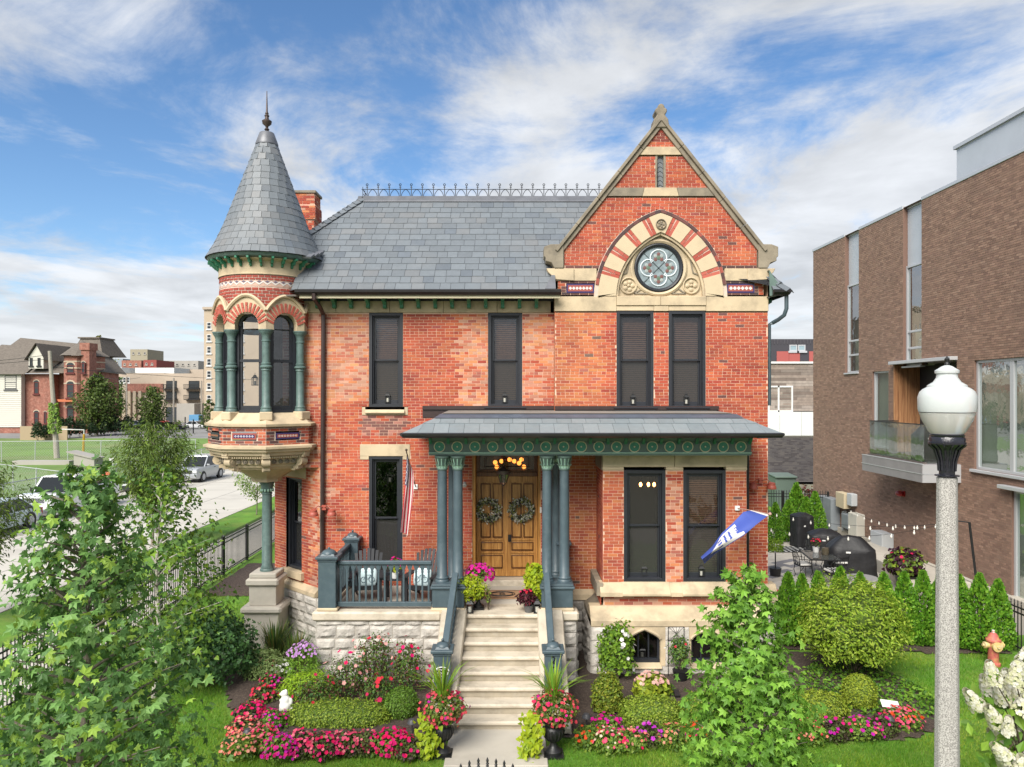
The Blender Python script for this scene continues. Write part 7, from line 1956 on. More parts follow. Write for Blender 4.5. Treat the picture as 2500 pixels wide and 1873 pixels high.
# pendant lantern under the porch ceiling
t = thing('porch_lantern', 'dark bronze lantern hanging over the front doors', 'lantern', (xm_, 16.9, 4.5))
lx = PX(1229, 16.9)
def l9(p): return PZ(p, 16.9)
b = MB(); b.tube([(lx, 16.9, 5.1), (lx, 16.9, l9(1142))], 0.012, 6); b.lathe([(0.0, l9(1138)), (0.10, l9(1146)), (0.17, l9(1149)), (0.165, l9(1156)), (0.13, l9(1158))], lx, 16.9, 12); b.build('canopy', COPPERF, t, smooth=True)
b = MB(); b.lathe([(0.125, l9(1158)), (0.07, l9(1178)), (0.0, l9(1186))], lx, 16.9, 10); b.build('lantern_glass', mat_glass('lantern glass', (0.5, 0.46, 0.4), 1.5, 0.05, 0.2, (0.1, 0.09, 0.07)), t)
for k in range(6):
 a = 2 * math.pi * k / 6; b = MB(); b.tube([(lx + 0.13 * math.cos(a), 16.9 + 0.13 * math.sin(a), l9(1158)), (lx + 0.075 * math.cos(a), 16.9 + 0.075 * math.sin(a), l9(1178)), (lx, 16.9, l9(1187))], 0.008, 4); b.build('lantern_rib', COPPERF, t)
for k in range(4): b = MB(); b.ball((lx + 0.05 * math.cos(k * 2), 16.9 + 0.05 * math.sin(k * 2), l9(1122) + 0.06 * k), 0.045, 8, 6); b.build('red_bauble', mat('red glass ball', (0.22, 0.01, 0.01), 0.15, spec=0.8), t, smooth='all')
# doormat with a monogram
t = thing('doormat', 'tan coir doormat with a monogram B in an oval at the front doors', 'doormat', (PX(1226, 17.2), 17.15, 1.505))
b = MB(); b.box(-0.62, 0.62, -0.36, 0.36, 0, 0.02); sub(b, 'mat_base', mat('coir', (0.34, 0.20, 0.11), 0.95, var=(50, 0.2), bump=(150, 0.4)), t, bevel=0.005)
b = MB()
for (rx, ry) in ((0.30, 0.20), (0.25, 0.16)): b.tube([(rx * math.cos(a), ry * math.sin(a), 0.021) for a in np.linspace(0, 6.29, 41)], 0.012, 4)
for s_ in (-1, 1): b.box(s_ * 0.56 - 0.006, s_ * 0.56 + 0.006, -0.3, 0.3, 0.02, 0.023); b.box(-0.55, 0.55, s_ * 0.3 - 0.006, s_ * 0.3 + 0.006, 0.02, 0.023)
sub(b, 'printed_border', BLACKM, t)
tt = text('B', (0, 0, 0.023), 0.30, BLACKM, None, rot=(0, 0, 0), ext=0.002); tt.parent = t; tt.location = (0, 0, 0); tt.name = 'monogram'
def small_lantern(label, x, y, z, s, used=[]):
 if not used:
  t = thing('candle_lantern', label, 'lantern')
  b = MB()
  for (sx, sy) in ((-1, -1), (1, -1), (-1, 1), (1, 1)): b.box(0.06 * sx - 0.008, 0.06 * sx + 0.008, 0.06 * sy - 0.008, 0.06 * sy + 0.008, 0.02, 0.20)
  b.box(-0.075, 0.075, -0.075, 0.075, 0, 0.02); b.lathe([(0.115, 0.20), (0.05, 0.26), (0.05, 0.28), (0.02, 0.30), (0.0, 0.30)], 0, 0, 4, R(45), R(405)); b.tube([(0.0, 0, 0.30), (0.02, 0, 0.325), (0, 0, 0.35), (-0.02, 0, 0.325), (0, 0, 0.30)], 0.004, 4); sub(b, 'lantern_frame', BLACKM, t)
  b = MB(); b.lathe([(0.04, 0.02), (0.04, 0.13), (0, 0.13)], 0, 0, 12); sub(b, 'candle', mat('candle wax', (0.42, 0.41, 0.36), 0.6), t, smooth=True)
  proto = t
 else: proto = used[0]
 return place(proto, used, (x, y, z), 0, s, label, 'black candle lanterns')
small_lantern('black candle lantern on the landing left of the mat below the lime plant', PX(1147, 15.75), 15.75, 1.505, 1.0)
small_lantern('black candle lantern on the landing right of the mat', PX(1311, 15.75), 15.75, 1.505, 1.0)
for lb, x, y, z in (('candle lantern behind the screen of the left second floor window', -3.06, YF + 0.16, 5.97), ('candle lantern behind the screen of the second floor window above the doors', -0.18, YF + 0.16, 5.97), ('candle lantern behind the screen of the left gable window', 2.93, YG + 0.16, 5.93), ('candle lantern behind the screen of the right gable window', 4.22, YG + 0.16, 5.93), ('candle lantern behind the right window of the ground floor bay', PX(1712, 16.6), YB + 0.16, 2.08), ('candle lantern behind the left window of the ground floor bay', PX(1573, 16.6), YB + 0.2, 2.08), ('candle lantern hung in the porch window behind the flag', -3.02, YF + 0.25, 4.0), ('candle lantern in the left basement window', PX(1568, 16.3), YBB + 0.22, 0.36), ('candle lantern hanging in the front window of the turret', TC.x - 0.02, TC.y - 0.80, 6.38)):
 small_lantern(lb, x, y, z, 0.85)
# === BACKGROUND BUILDINGS
def flat(name, col, rough=0.85, **k): return mat(name, col, rough, **k)
TAN = flat('tan stucco', (0.42, 0.34, 0.25), var=(0.3, 0.06)); BEIGE = flat('beige block', (0.40, 0.33, 0.26), var=(0.3, 0.07)); RBR = flat('far red brick', (0.26, 0.105, 0.075), var=(1.5, 0.3), stain=(3, (0.40, 0.25, 0.19), 0.5))
GRYB = flat('far grey wall', (0.33, 0.31, 0.28), var=(0.3, 0.1)); WHB = flat('far white wall', (0.60, 0.60, 0.58)); DKW2 = flat('far dark glass', (0.035, 0.04, 0.045), 0.25); RDB = flat('dark red siding', (0.24, 0.06, 0.05)); SHING = flat('grey brown shingle', (0.135, 0.115, 0.095), 0.95, var=(3, 0.25), bump=(25, 0.5)); SIDING = flat('white clapboard', (0.52, 0.50, 0.44), 0.7)
def bldg(name, label, cat, d, px0, px1, pt, depth, m, zb=-0.1, group=None):
 t = thing(name, label, cat, (PX((px0 + px1) / 2, d), d, 0), group)
 b = MB(); b.box(PX(px0, d), PX(px1, d), d, d + depth, zb, PZ(pt, d)); t['d'] = d; b.build('wall', m, t); return t
def fwin(t, px0, px1, p0, p1, m=DKW2, fr=None, off=0.06, arch=False, sash=True):
 d = t['d']; x0, x1, z0, z1 = PX(px0, d), PX(px1, d), PZ(p1, d), PZ(p0, d); f = 0.12
 b = MB(); frame_boxes(b, x0, x1, z0, z1, f, d - off, d + 0.05)
 if sash: b.box(x0 + f, x1 - f, d - off * 0.6, d + 0.03, (z0 + z1) / 2 - 0.05, (z0 + z1) / 2 + 0.05)
 b.box(x0 - 0.15, x1 + 0.15, d - off - 0.12, d, z0 - 0.22, z0)
 w = b.build('window', fr or WHB, t)
 b = MB(); b.quad((x0 + f, d - 0.02, z0 + f), (x1 - f, d - 0.02, z0 + f), (x1 - f, d - 0.02, z1 - f), (x0 + f, d - 0.02, z1 - f)); b.build('pane', m, w)
 if arch:
  b = MB(); xm, hw = (x0 + x1) / 2, (x1 - x0) / 2; q = [(xm + hw * math.cos(a), z1 + hw * 0.75 * math.sin(a)) for a in np.linspace(0, math.pi, 9)]
  b.prism(q, 'y', d - off, d); b.build('window_head', m, w)
  q = [(xm + hw * 1.35 * math.cos(a), z1 + hw * 1.15 * math.sin(a)) for a in np.linspace(0, math.pi, 9)]; b = MB(); b.prism(q, 'y', d - off * 0.6, d); b.build('arch_stone', TAN, w)
t = bldg('apartment_tower', 'tall tan apartment block behind the turret', 'building', 150, 498, 640, 752, 25, TAN)
b = MB(); b.box(PX(496, 150), PX(642, 150), 149.6, 176, PZ(756, 150), PZ(750, 150)); b.build('parapet', BEIGE, t)
for r_ in range(7):
 y_ = 787 + r_ * 29.6
 for px_ in (505, 545, 585): fwin(t, px_, px_ + 11, y_, y_ + 17)
t = bldg('apartment_house', 'low beige apartment house with iron balconies far down the lot', 'building', 172, 400, 497, 912, 14, BEIGE)
for px_ in (406, 461):
 for y_ in (930, 956):
  fwin(t, px_, px_ + 26, y_, y_ + 17, DKW2, BLACKM)
  b = MB(); d = 172; x0, x1 = PX(px_ - 7, d), PX(px_ + 28, d); z0 = PZ(y_ + 19, d); b.box(x0, x1, d - 1.3, d, z0 - 0.15, z0)
  for k in range(15): x_ = x0 + (x1 - x0) * k / 14; b.box(x_ - 0.03, x_ + 0.03, d - 1.3, d - 1.24, z0, z0 + 0.95)
  b.box(x0, x1, d - 1.32, d - 1.22, z0 + 0.9, z0 + 1.0); b.build('balcony', BLACKM, t)
b = MB(); b.box(PX(455, 171), PX(497, 171), 166, 172, -0.1, PZ(985, 171)); b.build('entrance_wing', GRYB, t); b = MB(); b.box(PX(408, 171), PX(447, 171), 170.5, 172, -0.1, PZ(994, 171)); b.build('garage_door', DKW2, t)
t = bldg('warehouse', 'long beige and brick warehouse left of the balcony apartments', 'building', 176, 285, 400, 911, 16, BEIGE)
b = MB(); b.box(PX(311, 176), PX(399, 176), 175.7, 176, PZ(958, 176), PZ(937, 176)); b.build('brick_band', RBR, t)
for px_ in (291, 300, 309): fwin(t, px_, px_ + 8, 921, 935)
for k in range(5): b = MB(); x_ = PX(292 + k * 13, 176); b.box(x_ - 0.35, x_ + 0.35, 175.4, 176, -0.1, PZ(955, 176)); b.build('pilaster', TAN, t)
fwin(t, 297, 304, 961, 969)
for nm, lb, d, a, c, top, bot, m in (('red_brick_block', 'plain far red brick block on the skyline', 230, 297, 345, 880, 990, RBR), ('water_tower_block', 'square ochre and grey lift tower on the skyline', 260, 318, 360, 853, 990, flat('ochre panel', (0.29, 0.26, 0.19))), ('red_block', 'small dark red block on the skyline', 225, 350, 382, 879, 990, RDB), ('grey_block', 'long grey apartment block on the skyline', 280, 383, 484, 881, 990, GRYB), ('white_block', 'low white roofed block on the skyline', 205, 330, 425, 898, 990, WHB), ('glass_block', 'grey blue glass block on the skyline by the mansion', 270, 250, 300, 876, 990, flat('far blue wall', (0.24, 0.28, 0.31))), ('white_block', 'narrow white walled block in front of the blue one on the skyline', 200, 247, 297, 897, 990, WHB), ('pale_block', 'pale flat roofed block right of the white roofed one on the skyline', 215, 420, 497, 902, 990, BEIGE)):
 t = bldg(nm, lb, 'building', d, a, c, top, 12, m)
 if d > 220:
  for k in range(int((c - a) / 14)): fwin(t, a + 5 + k * 14, a + 10 + k * 14, top + 7, top + 12, DKW2, GRYB, sash=False)
# brick mansion with shingle roofs, far left
D_ = 120
man = thing('brick_mansion', 'old red brick mansion with steep shingle roofs and a tall chimney at far left', 'house', (PX(140, D_), D_, 0)); man['d'] = D_
b = MB(); b.box(PX(52, D_), PX(126, D_), D_, D_ + 6, -0.1, PZ(913, D_)); b.box(PX(126, D_), PX(234, D_), D_ + 2, D_ + 7, -0.1, PZ(908, D_)); b.build('wall', RBR, man)
b = MB(); xc, xr = PX(190, D_), PX(232, D_) - PX(190, D_); b.prism([(xc + xr * math.sin(a), D_ + 3 - 5 * math.cos(a)) for a in (R(-90), R(-50), R(-18), R(18), R(50), R(90))], 'z', -0.1, PZ(870, D_)); b.build('bay_tower', RBR, man)
for z_ in (898, 882, 935, 990): b = MB(); b.prism([(xc + xr * 1.01 * math.sin(a), D_ + 3 - 5.05 * math.cos(a)) for a in (R(-90), R(-50), R(-18), R(18), R(50), R(90))], 'z', PZ(z_ + 3, D_), PZ(z_, D_)); b.build('stone_band', TAN, man)
b = MB(); z0, z1 = PZ(912, D_), PZ(818, D_)
b.add([(PX(-60, D_), D_ - 0.8, z0), (PX(128, D_), D_ - 0.8, z0), (PX(100, D_), D_ + 11, PZ(828, D_)), (PX(-60, D_), D_ + 11, PZ(812, D_)), (PX(240, D_), D_ + 9, z0), (PX(242, D_), D_ + 1.5, PZ(908, D_)), (PX(150, D_), D_ + 12, PZ(835, D_))], [(0, 1, 2, 3), (1, 5, 6, 2), (5, 4, 6)]); b.build('roof', SHING, man)
b = MB(); ap = (PX(165, D_), D_ + 4, PZ(826, D_)); rim = [(xc + (xr + 0.6) * math.sin(a), D_ + 3 - 5.7 * math.cos(a), PZ(869, D_)) for a in (R(-95), R(-50), R(-18), R(18), R(50), R(95))]
b.add([ap] + rim, [(0, i, i + 1) for i in range(1, 6)]); b.build('tower_roof', SHING, man)
b = MB(); zt_, zm_ = PZ(817, D_), PZ(862, D_)
for (xa, xb, xa2, xb2) in ((PX(108, D_), PX(192, D_), PX(122, D_), PX(172, D_)),): b.add([(xa, D_ + 7, zm_), (xb, D_ + 7, zm_), (xb, D_ + 15, zm_), (xa, D_ + 15, zm_), (xa2, D_ + 8.5, zt_), (xb2, D_ + 8.5, zt_), (xb2, D_ + 13, zt_), (xa2, D_ + 13, zt_)], [(0, 1, 5, 4), (1, 2, 6, 5), (2, 3, 7, 6), (3, 0, 4, 7), (4, 5, 6, 7)])
b.box(PX(117, D_), PX(174, D_), D_ + 8.2, D_ + 13.3, zt_, zt_ + 0.25); b.build('mansard_roof', SHING, man)
b = MB(); b.box(PX(211, D_), PX(231, D_), D_ - 1.5, D_ + 0.5, -0.1, PZ(845, D_)); b.box(PX(209, D_), PX(233, D_), D_ - 1.7, D_ + 0.7, PZ(856, D_), PZ(839, D_)); b.build('chimney', RBR, man)
for (a, c, p0, p1) in ((83, 95, 933, 962), (83, 95, 1007, 1036), (107, 114, 1007, 1035), (163, 181, 892, 911), (199, 208, 886, 911), (163, 181, 938, 972), (163, 181, 997, 1038)):
 man['d'] = D_ if a < 130 else D_ - 1.75
 fwin(man, a, c, p0, p1, DKW2, flat('dark red frame', (0.10, 0.02, 0.018)), arch=True)
b = MB(); b.add([(PX(150, D_ - 2.2), D_ - 3, PZ(981, D_ - 2)), (PX(190, D_ - 2.2), D_ - 3, PZ(981, D_ - 2)), (PX(187, D_), D_ - 1.5, PZ(975, D_)), (PX(153, D_), D_ - 1.5, PZ(975, D_))], [(0, 1, 2, 3)]); b.build('porch_hood', flat('terracotta tiles', (0.40, 0.12, 0.05)), man)
# white dormer
b = MB(); d = D_ - 0.9; b.prism([(PX(70, d), PZ(900, d)), (PX(106, d), PZ(900, d)), (PX(106, d), PZ(873, d)), (PX(90, d), PZ(843, d)), (PX(70, d), PZ(873, d))], 'y', d, d + 7); b.build('dormer', SIDING, man)
man['d'] = d
for a in (73, 92): fwin(man, a, a + 7, 874, 893, DKW2, BLACKM, arch=False)
b = MB()
for (pa, pb) in (((62, 880), (90, 838)), ((90, 838), (113, 880))): b.add([(PX(pa[0], d), d - 0.4, PZ(pa[1], d)), (PX(pb[0], d), d - 0.4, PZ(pb[1], d)), (PX(pb[0], d), d + 9, PZ(pb[1], d)), (PX(pa[0], d), d + 9, PZ(pa[1], d))], [(0, 1, 2, 3)])
b.build('dormer_roof', SHING, man)
# white clapboard wing in front of it
d = 119
wg = thing('clapboard_house', 'white clapboard house end with a dark window at the left edge', 'house', (PX(20, d), d, 0)); wg['d'] = d
b = MB(); b.box(PX(-90, d), PX(52, d), d, d + 0.9, PZ(1043, d), PZ(912, d)); b.build('wall', SIDING, wg); b = MB(); b.box(PX(-90, d), PX(52, d), d + 0.1, d + 0.9, -0.1, PZ(1043, d)); b.build('brick_basement', RBR, wg)
n_ = 26
for k in range(n_): z_ = PZ(1043, d) + (PZ(912, d) - PZ(1043, d)) * k / n_; b = MB(); b.prism([(d - 0.06, z_), (d - 0.01, z_ + 0.28), (d, z_ + 0.28), (d, z_)], 'x', PX(-90, d), PX(52, d)); b.build('clapboard', SIDING, wg)
fwin(wg, 12, 41, 917, 951, DKW2, flat('grey frame', (0.10, 0.10, 0.10)))
b = MB(); b.add([(PX(-90, d), d - 0.6, PZ(914, d)), (PX(66, d), d - 0.6, PZ(914, d)), (PX(52, d), d + 9, PZ(842, d)), (PX(-90, d), d + 9, PZ(832, d))], [(0, 1, 2, 3)]); b.build('roof', SHING, wg)
b = MB(); b.box(PX(50, 101), PX(165, 101), 100.9, 101.1, 0, 1.9); b.build('wood_fence', flat('pale cedar fence', (0.34, 0.26, 0.17)), label='pale wooden board fence in front of the brick mansion', cat='fence')
# wood and dark brick townhouse seen in the gap on the right
D_ = 54
th = thing('townhouse', 'weathered wood and dark brick townhouse seen in the gap between the two houses', 'house', (PX(1930, D_), D_, 0)); th['d'] = D_
x0, x1 = PX(1840, D_), PX(2100, D_)
b = MB(); b.box(x0, x1, D_ + 0.02, D_ + 12, PZ(1064, D_), PZ(884, D_)); b.build('wall', flat('grey under boards', (0.10, 0.08, 0.07)), th)
GW = [mat('weathered board %d' % i, c, 0.85, var=(2.5, 0.2)) for i, c in enumerate(((0.20, 0.165, 0.14), (0.26, 0.21, 0.175), (0.16, 0.125, 0.105), (0.30, 0.255, 0.22)))]
nb = 17; zt_, zb_ = PZ(889, D_), PZ(1004, D_)
for k in range(nb):
 x = x0 - rnd.uniform(0, 1)
 while x < x1:
  w_ = rnd.uniform(1.2, 3.0); z_ = zb_ + (zt_ - zb_) * k / nb
  b = MB(); b.box(max(x, x0), min(x + w_, x1) - 0.01, D_ - 0.03 + rnd.uniform(-0.006, 0.006), D_ + 0.02, z_ + 0.006, z_ + (zt_ - zb_) / nb - 0.006); b.build('board', rnd.choice(GW), th); x += w_
b = MB(); b.box(x0, x1, D_ - 0.15, D_ + 12, PZ(888, D_), PZ(883, D_)); b.build('roof_trim', WHB, th)
fwin(th, 1874, 1935, 942, 1006, flat('pale green blind', (0.36, 0.43, 0.38)), WHB, off=0.10, sash=False); b = MB(); b.box(PX(1898, D_), PX(1902, D_), D_ - 0.1, D_, PZ(1006, D_), PZ(942, D_)); b.build('mullion', WHB, th)
for k in range(5): b = MB(); b.box(x0 + k * 1.56, x0 + (k + 1) * 1.56 - 0.02, D_ - 1.0, D_ - 0.96, PZ(1062, D_), PZ(1005, D_)); b.build('glass_panel', mat('milk glass rail', (0.60, 0.62, 0.60), 0.25), th)
b = MB(); b.box(x0, x1, D_ - 0.9, D_, PZ(1066, D_), PZ(1062, D_)); b.build('terrace_slab', GRYB, th)
DBR = flat('dark grey brick wall', (0.10, 0.09, 0.09)); b = MB(); b.box(x0, x1, D_ - 0.85, D_ + 10, -0.1, PZ(1066, D_)); b.build('brick_base', DBR, th)
b = MB(); col_ = [(0.055, 0.048, 0.05), (0.075, 0.068, 0.07), (0.095, 0.085, 0.082)]
xx0, xx1 = PX(1870, D_), PX(1990, D_); cs_ = 0.095
for k in range(int(PZ(1066, D_) / cs_)):
 x = xx0 - (0.15 if k % 2 else 0)
 while x < xx1: b.col = rnd.choice(col_); b.box(x, x + 0.285, D_ - 0.865, D_ - 0.85, k * cs_, k * cs_ + 0.082); x += 0.30
b.build('bricks', mat('dark grey brick', rough=0.85, attr=True), th, kind='stuff')
t = bldg('metal_house', 'dark metal and red clad house behind the wood townhouse', 'house', 85, 1840, 2080, 828, 10, flat('dark standing seam', (0.045, 0.042, 0.05), 0.5))
for (a, c, p0, p1) in ((1896, 1926, 858, 890), (1926, 1953, 858, 890), (1975, 1990, 858, 890)): b = MB(); b.box(PX(a, 85), PX(c, 85) - 0.03, 84.93, 85, PZ(p1, 85), PZ(p0, 85)); b.build('red_panel', flat('red panel', (0.34, 0.085, 0.075)), t)
fwin(t, 1927, 1946, 842, 857, flat('far glass', (0.25, 0.34, 0.38), 0.2), ALU, sash=False); fwin(t, 1948, 1966, 842, 857, flat('far glass', (0.25, 0.34, 0.38), 0.2), ALU, sash=False)
for k in range(22): b = MB(); x_ = PX(1850 + k * 8, 85); b.box(x_ - 0.03, x_ + 0.03, 84.9, 85, PZ(840, 85), PZ(829, 85)); b.build('seam', flat('dark seam', (0.08, 0.075, 0.085)), t)
b = MB(); b.box(PX(1894, 40), PX(1944, 40), 40, 41.2, -0.1, PZ(1166, 40)); b.prism([(39.9, PZ(1168, 40)), (41.3, PZ(1166, 40) + 0.05), (41.3, PZ(1163, 40) + 0.08), (39.9, PZ(1163, 40))], 'x', PX(1892, 40), PX(1946, 40)); b.build('transformer_box', flat('green utility enamel', (0.10, 0.14, 0.115), 0.5), label='dark green transformer box behind the rear iron fence', cat='utility box', bevel=0.03)
b = MB(); b.box(5.5, 16, 36.0, 37.2, -0.1, 0.06); b.build('sidewalk', WALKM, kind='structure'); b = MB(); b.box(5.5, 13.9, 37.3, 39.2, -0.1, 0.05); b.build('gravel_strip', MULCH, kind='structure')
for x_ in (12.0, 13.2): b = MB(); b.box(x_, x_ + 0.05, 38.95, 39, 0, 0.5); b.build('stake', WHB, label='short white stake in the dark strip behind the rear fence' + (' nearer the brown building' if x_ > 13 else ' nearer the transformer box'), cat='stake')
# === LOT: poles, chain link, concrete bulkhead
d = 72; up = thing('utility_pole', 'leaning grey wooden utility pole wrapped in ivy in the vacant lot', 'utility pole', (PX(138, d), d, 0))
b = MB(); b.tube([(PX(139, d), d, 0), (PX(131, d), d, 5.0), (PX(121, d), d, PZ(857, d))], 0.27, 10, 0.16); b.build('pole', flat('weathered pole wood', (0.30, 0.27, 0.23), var=(6, 0.15)), up)
b = MB()
for k in range(520):
 f = rnd.random(); z_ = PZ(1058, d) + f * (PZ(985, d) - PZ(1058, d)); x_ = PX(138, d) - (z_ / 10.4) * 0.62; a = rnd.uniform(0, 6.28); r_ = 0.30 + 0.35 * rnd.random() * (1 - f * 0.7); s_ = rnd.uniform(0.07, 0.14)
 c = Vector((x_ + r_ * math.cos(a), d + r_ * math.sin(a), z_)); u = Vector((rnd.uniform(-1, 1), rnd.uniform(-1, 1), rnd.uniform(-1, 1))).normalized(); w = u.cross(Vector((0, -1, 0.4))).normalized()
 b.col = mixc((0.10, 0.20, 0.02), (0.20, 0.30, 0.04), rnd.random()); b.add([c - u * s_, c - w * s_, c + u * s_, c + w * s_], [(0, 1, 2, 3)])
LEAFF = mat('far leaf', rough=0.7, attr=True, trans=0.2); b.build('ivy', LEAFF, up, kind='stuff')
for k, (x2, y2, z2) in enumerate(((-75, 66, 8.6), (-75, 67, 9.1), (-60, 119, 9.0), (-30, 140, 9.5))): b = MB(); p0 = Vector((PX(122, d), d, 10.1 - 0.4 * k)); p1 = Vector((x2, y2, z2)); b.tube([p0 + (p1 - p0) * f - Vector((0, 0, 3.2 * f * (1 - f))) for f in np.linspace(0, 1, 12)], 0.022, 4); b.build('wire', BLACKM, up)
for (a, c, y0, y1, hh, n_, lb) in (((-26.4, 30), (-26.4, 112), 0, 0, 1.55, 30, 'grey chain link fence along the far side of the street'), ((-58, 66), (-30, 70), 0, 0, 1.9, 10, 'grey chain link fence crossing the vacant lot'), ((-47.5, 58), (-27, 44), 0, 0, 1.6, 8, 'leaning grey chain link fence in front of the concrete bulkhead')):
 f = thing('chain_fence', lb, 'fence', (a[0], a[1], 0), 'chain link fences of the vacant lot'); GALV = flat('galvanised pipe', (0.38, 0.40, 0.40), 0.45)
 A, C = Vector((*a, 0)), Vector((*c, 0))
 for k in range(n_ + 1): p = A + (C - A) * k / n_; b = MB(); b.tube([p, p + Vector((0.06 * math.sin(k * 3), 0, hh + 0.05))], 0.035, 6); b.build('fence_post', GALV, f)
 b = MB(); b.tube([A + Vector((0, 0, hh)), C + Vector((0, 0, hh))], 0.03, 5); b.build('top_rail', GALV, f)
 b = MB(); u = (C - A).normalized(); L_ = (C - A).length; st_ = 0.22
 for k in range(int(L_ / st_)):
  for s_ in (-1, 1):
   p0 = A + u * (k * st_); q0 = p0 + u * (s_ * hh * 0.9);
   if 0 < (q0 - A).dot(u) < L_: b.bar(p0 + Vector((0, 0, 0.05)), q0 + Vector((0, 0, hh)), 0.007, 0.007)
 b.build('wire_mesh', GALV, f, kind='stuff')
d = 64; b = MB(); x0, x1 = PX(180, d), PX(230, d); z1 = PZ(1122, d); b.prism([(x0, -0.1), (x1, -0.1), (x1, z1), (x0, z1 + 0.45)], 'y', d, d + 1.4); b.prism([(x0 - 0.6, z1 + 0.6), (x1 + 0.1, z1), (x1 + 0.1, z1 + 0.12), (x0 - 0.6, z1 + 0.72)], 'y', d - 0.1, d + 1.5); b.build('concrete_bulkhead', GRYB, label='grey concrete bulkhead with a slanting lid in the vacant lot', cat='bulkhead')
b = MB(); b.box(PX(48, 66), PX(185, 66), 65, 66, -0.05, 0.35); b.build('low_wall', GRYB, label='low broken concrete wall left of the bulkhead', cat='wall')
b = MB(); b.tube([(PX(203, 75), 75, 0), (PX(205, 75), 75, PZ(1060, 75))], 0.11, 8); b.build('yellow_post', flat('yellow paint', (0.55, 0.33, 0.02)), label='yellow steel post on the green lot', cat='post'); b = MB(); b.tube([(PX(145, 75), 75, PZ(1048, 75)), (PX(206, 75), 75, PZ(1050, 75))], 0.06, 6); b.tube([(PX(205, 75), 75, PZ(1062, 75)), (PX(205, 75), 75, PZ(1049, 75))], 0.06, 6); b.build('pipe_barrier', WHB, label='white pipe barrier arm beside the yellow post', cat='barrier')
d = 57; b = MB(); b.lathe([(0.36, PZ(1164, d) - 0.6), (0.34, PZ(1156, d)), (0.28, PZ(1153, d)), (0, PZ(1153, d))], PX(261, d), d, 14); b.build('orange_barrel', flat('safety orange', (0.65, 0.10, 0.02), 0.5), label='bright orange traffic barrel behind the white pickup', cat='barrel', smooth=True)
d = 62; b = MB(); b.box(PX(266, d), PX(277, d), d, d + 0.05, PZ(1140, d), PZ(1118, d)); b.box(PX(271, d) - .03, PX(271, d) + .03, d + 0.05, d + 0.1, 0, PZ(1118, d)); b.build('notice_board', WHB, label='blank white notice on the chain link fence behind the pickup', cat='sign')
for i, (px_, d, top) in enumerate(((309, 150, 920), (424, 150, 923), (492, 160, 930), (452, 118, 1018), (472, 118, 1024))):
 b = MB(); b.tube([(PX(px_, d), d, 0), (PX(px_, d), d, PZ(top, d))], 0.16 if i < 3 else 0.09, 6); b.build('utility_pole' if i < 3 else 'bollard', flat('weathered pole wood', (0.30, 0.27, 0.23)) if i < 3 else BLACKM, label=('thin far utility pole before the beige warehouse', 'thin far utility pole before the balcony apartments', 'thin far utility pole at the right end of the balcony apartments', 'dark post beside the parking lot, left of two', 'dark post beside the parking lot, right of two')[i], cat='pole')
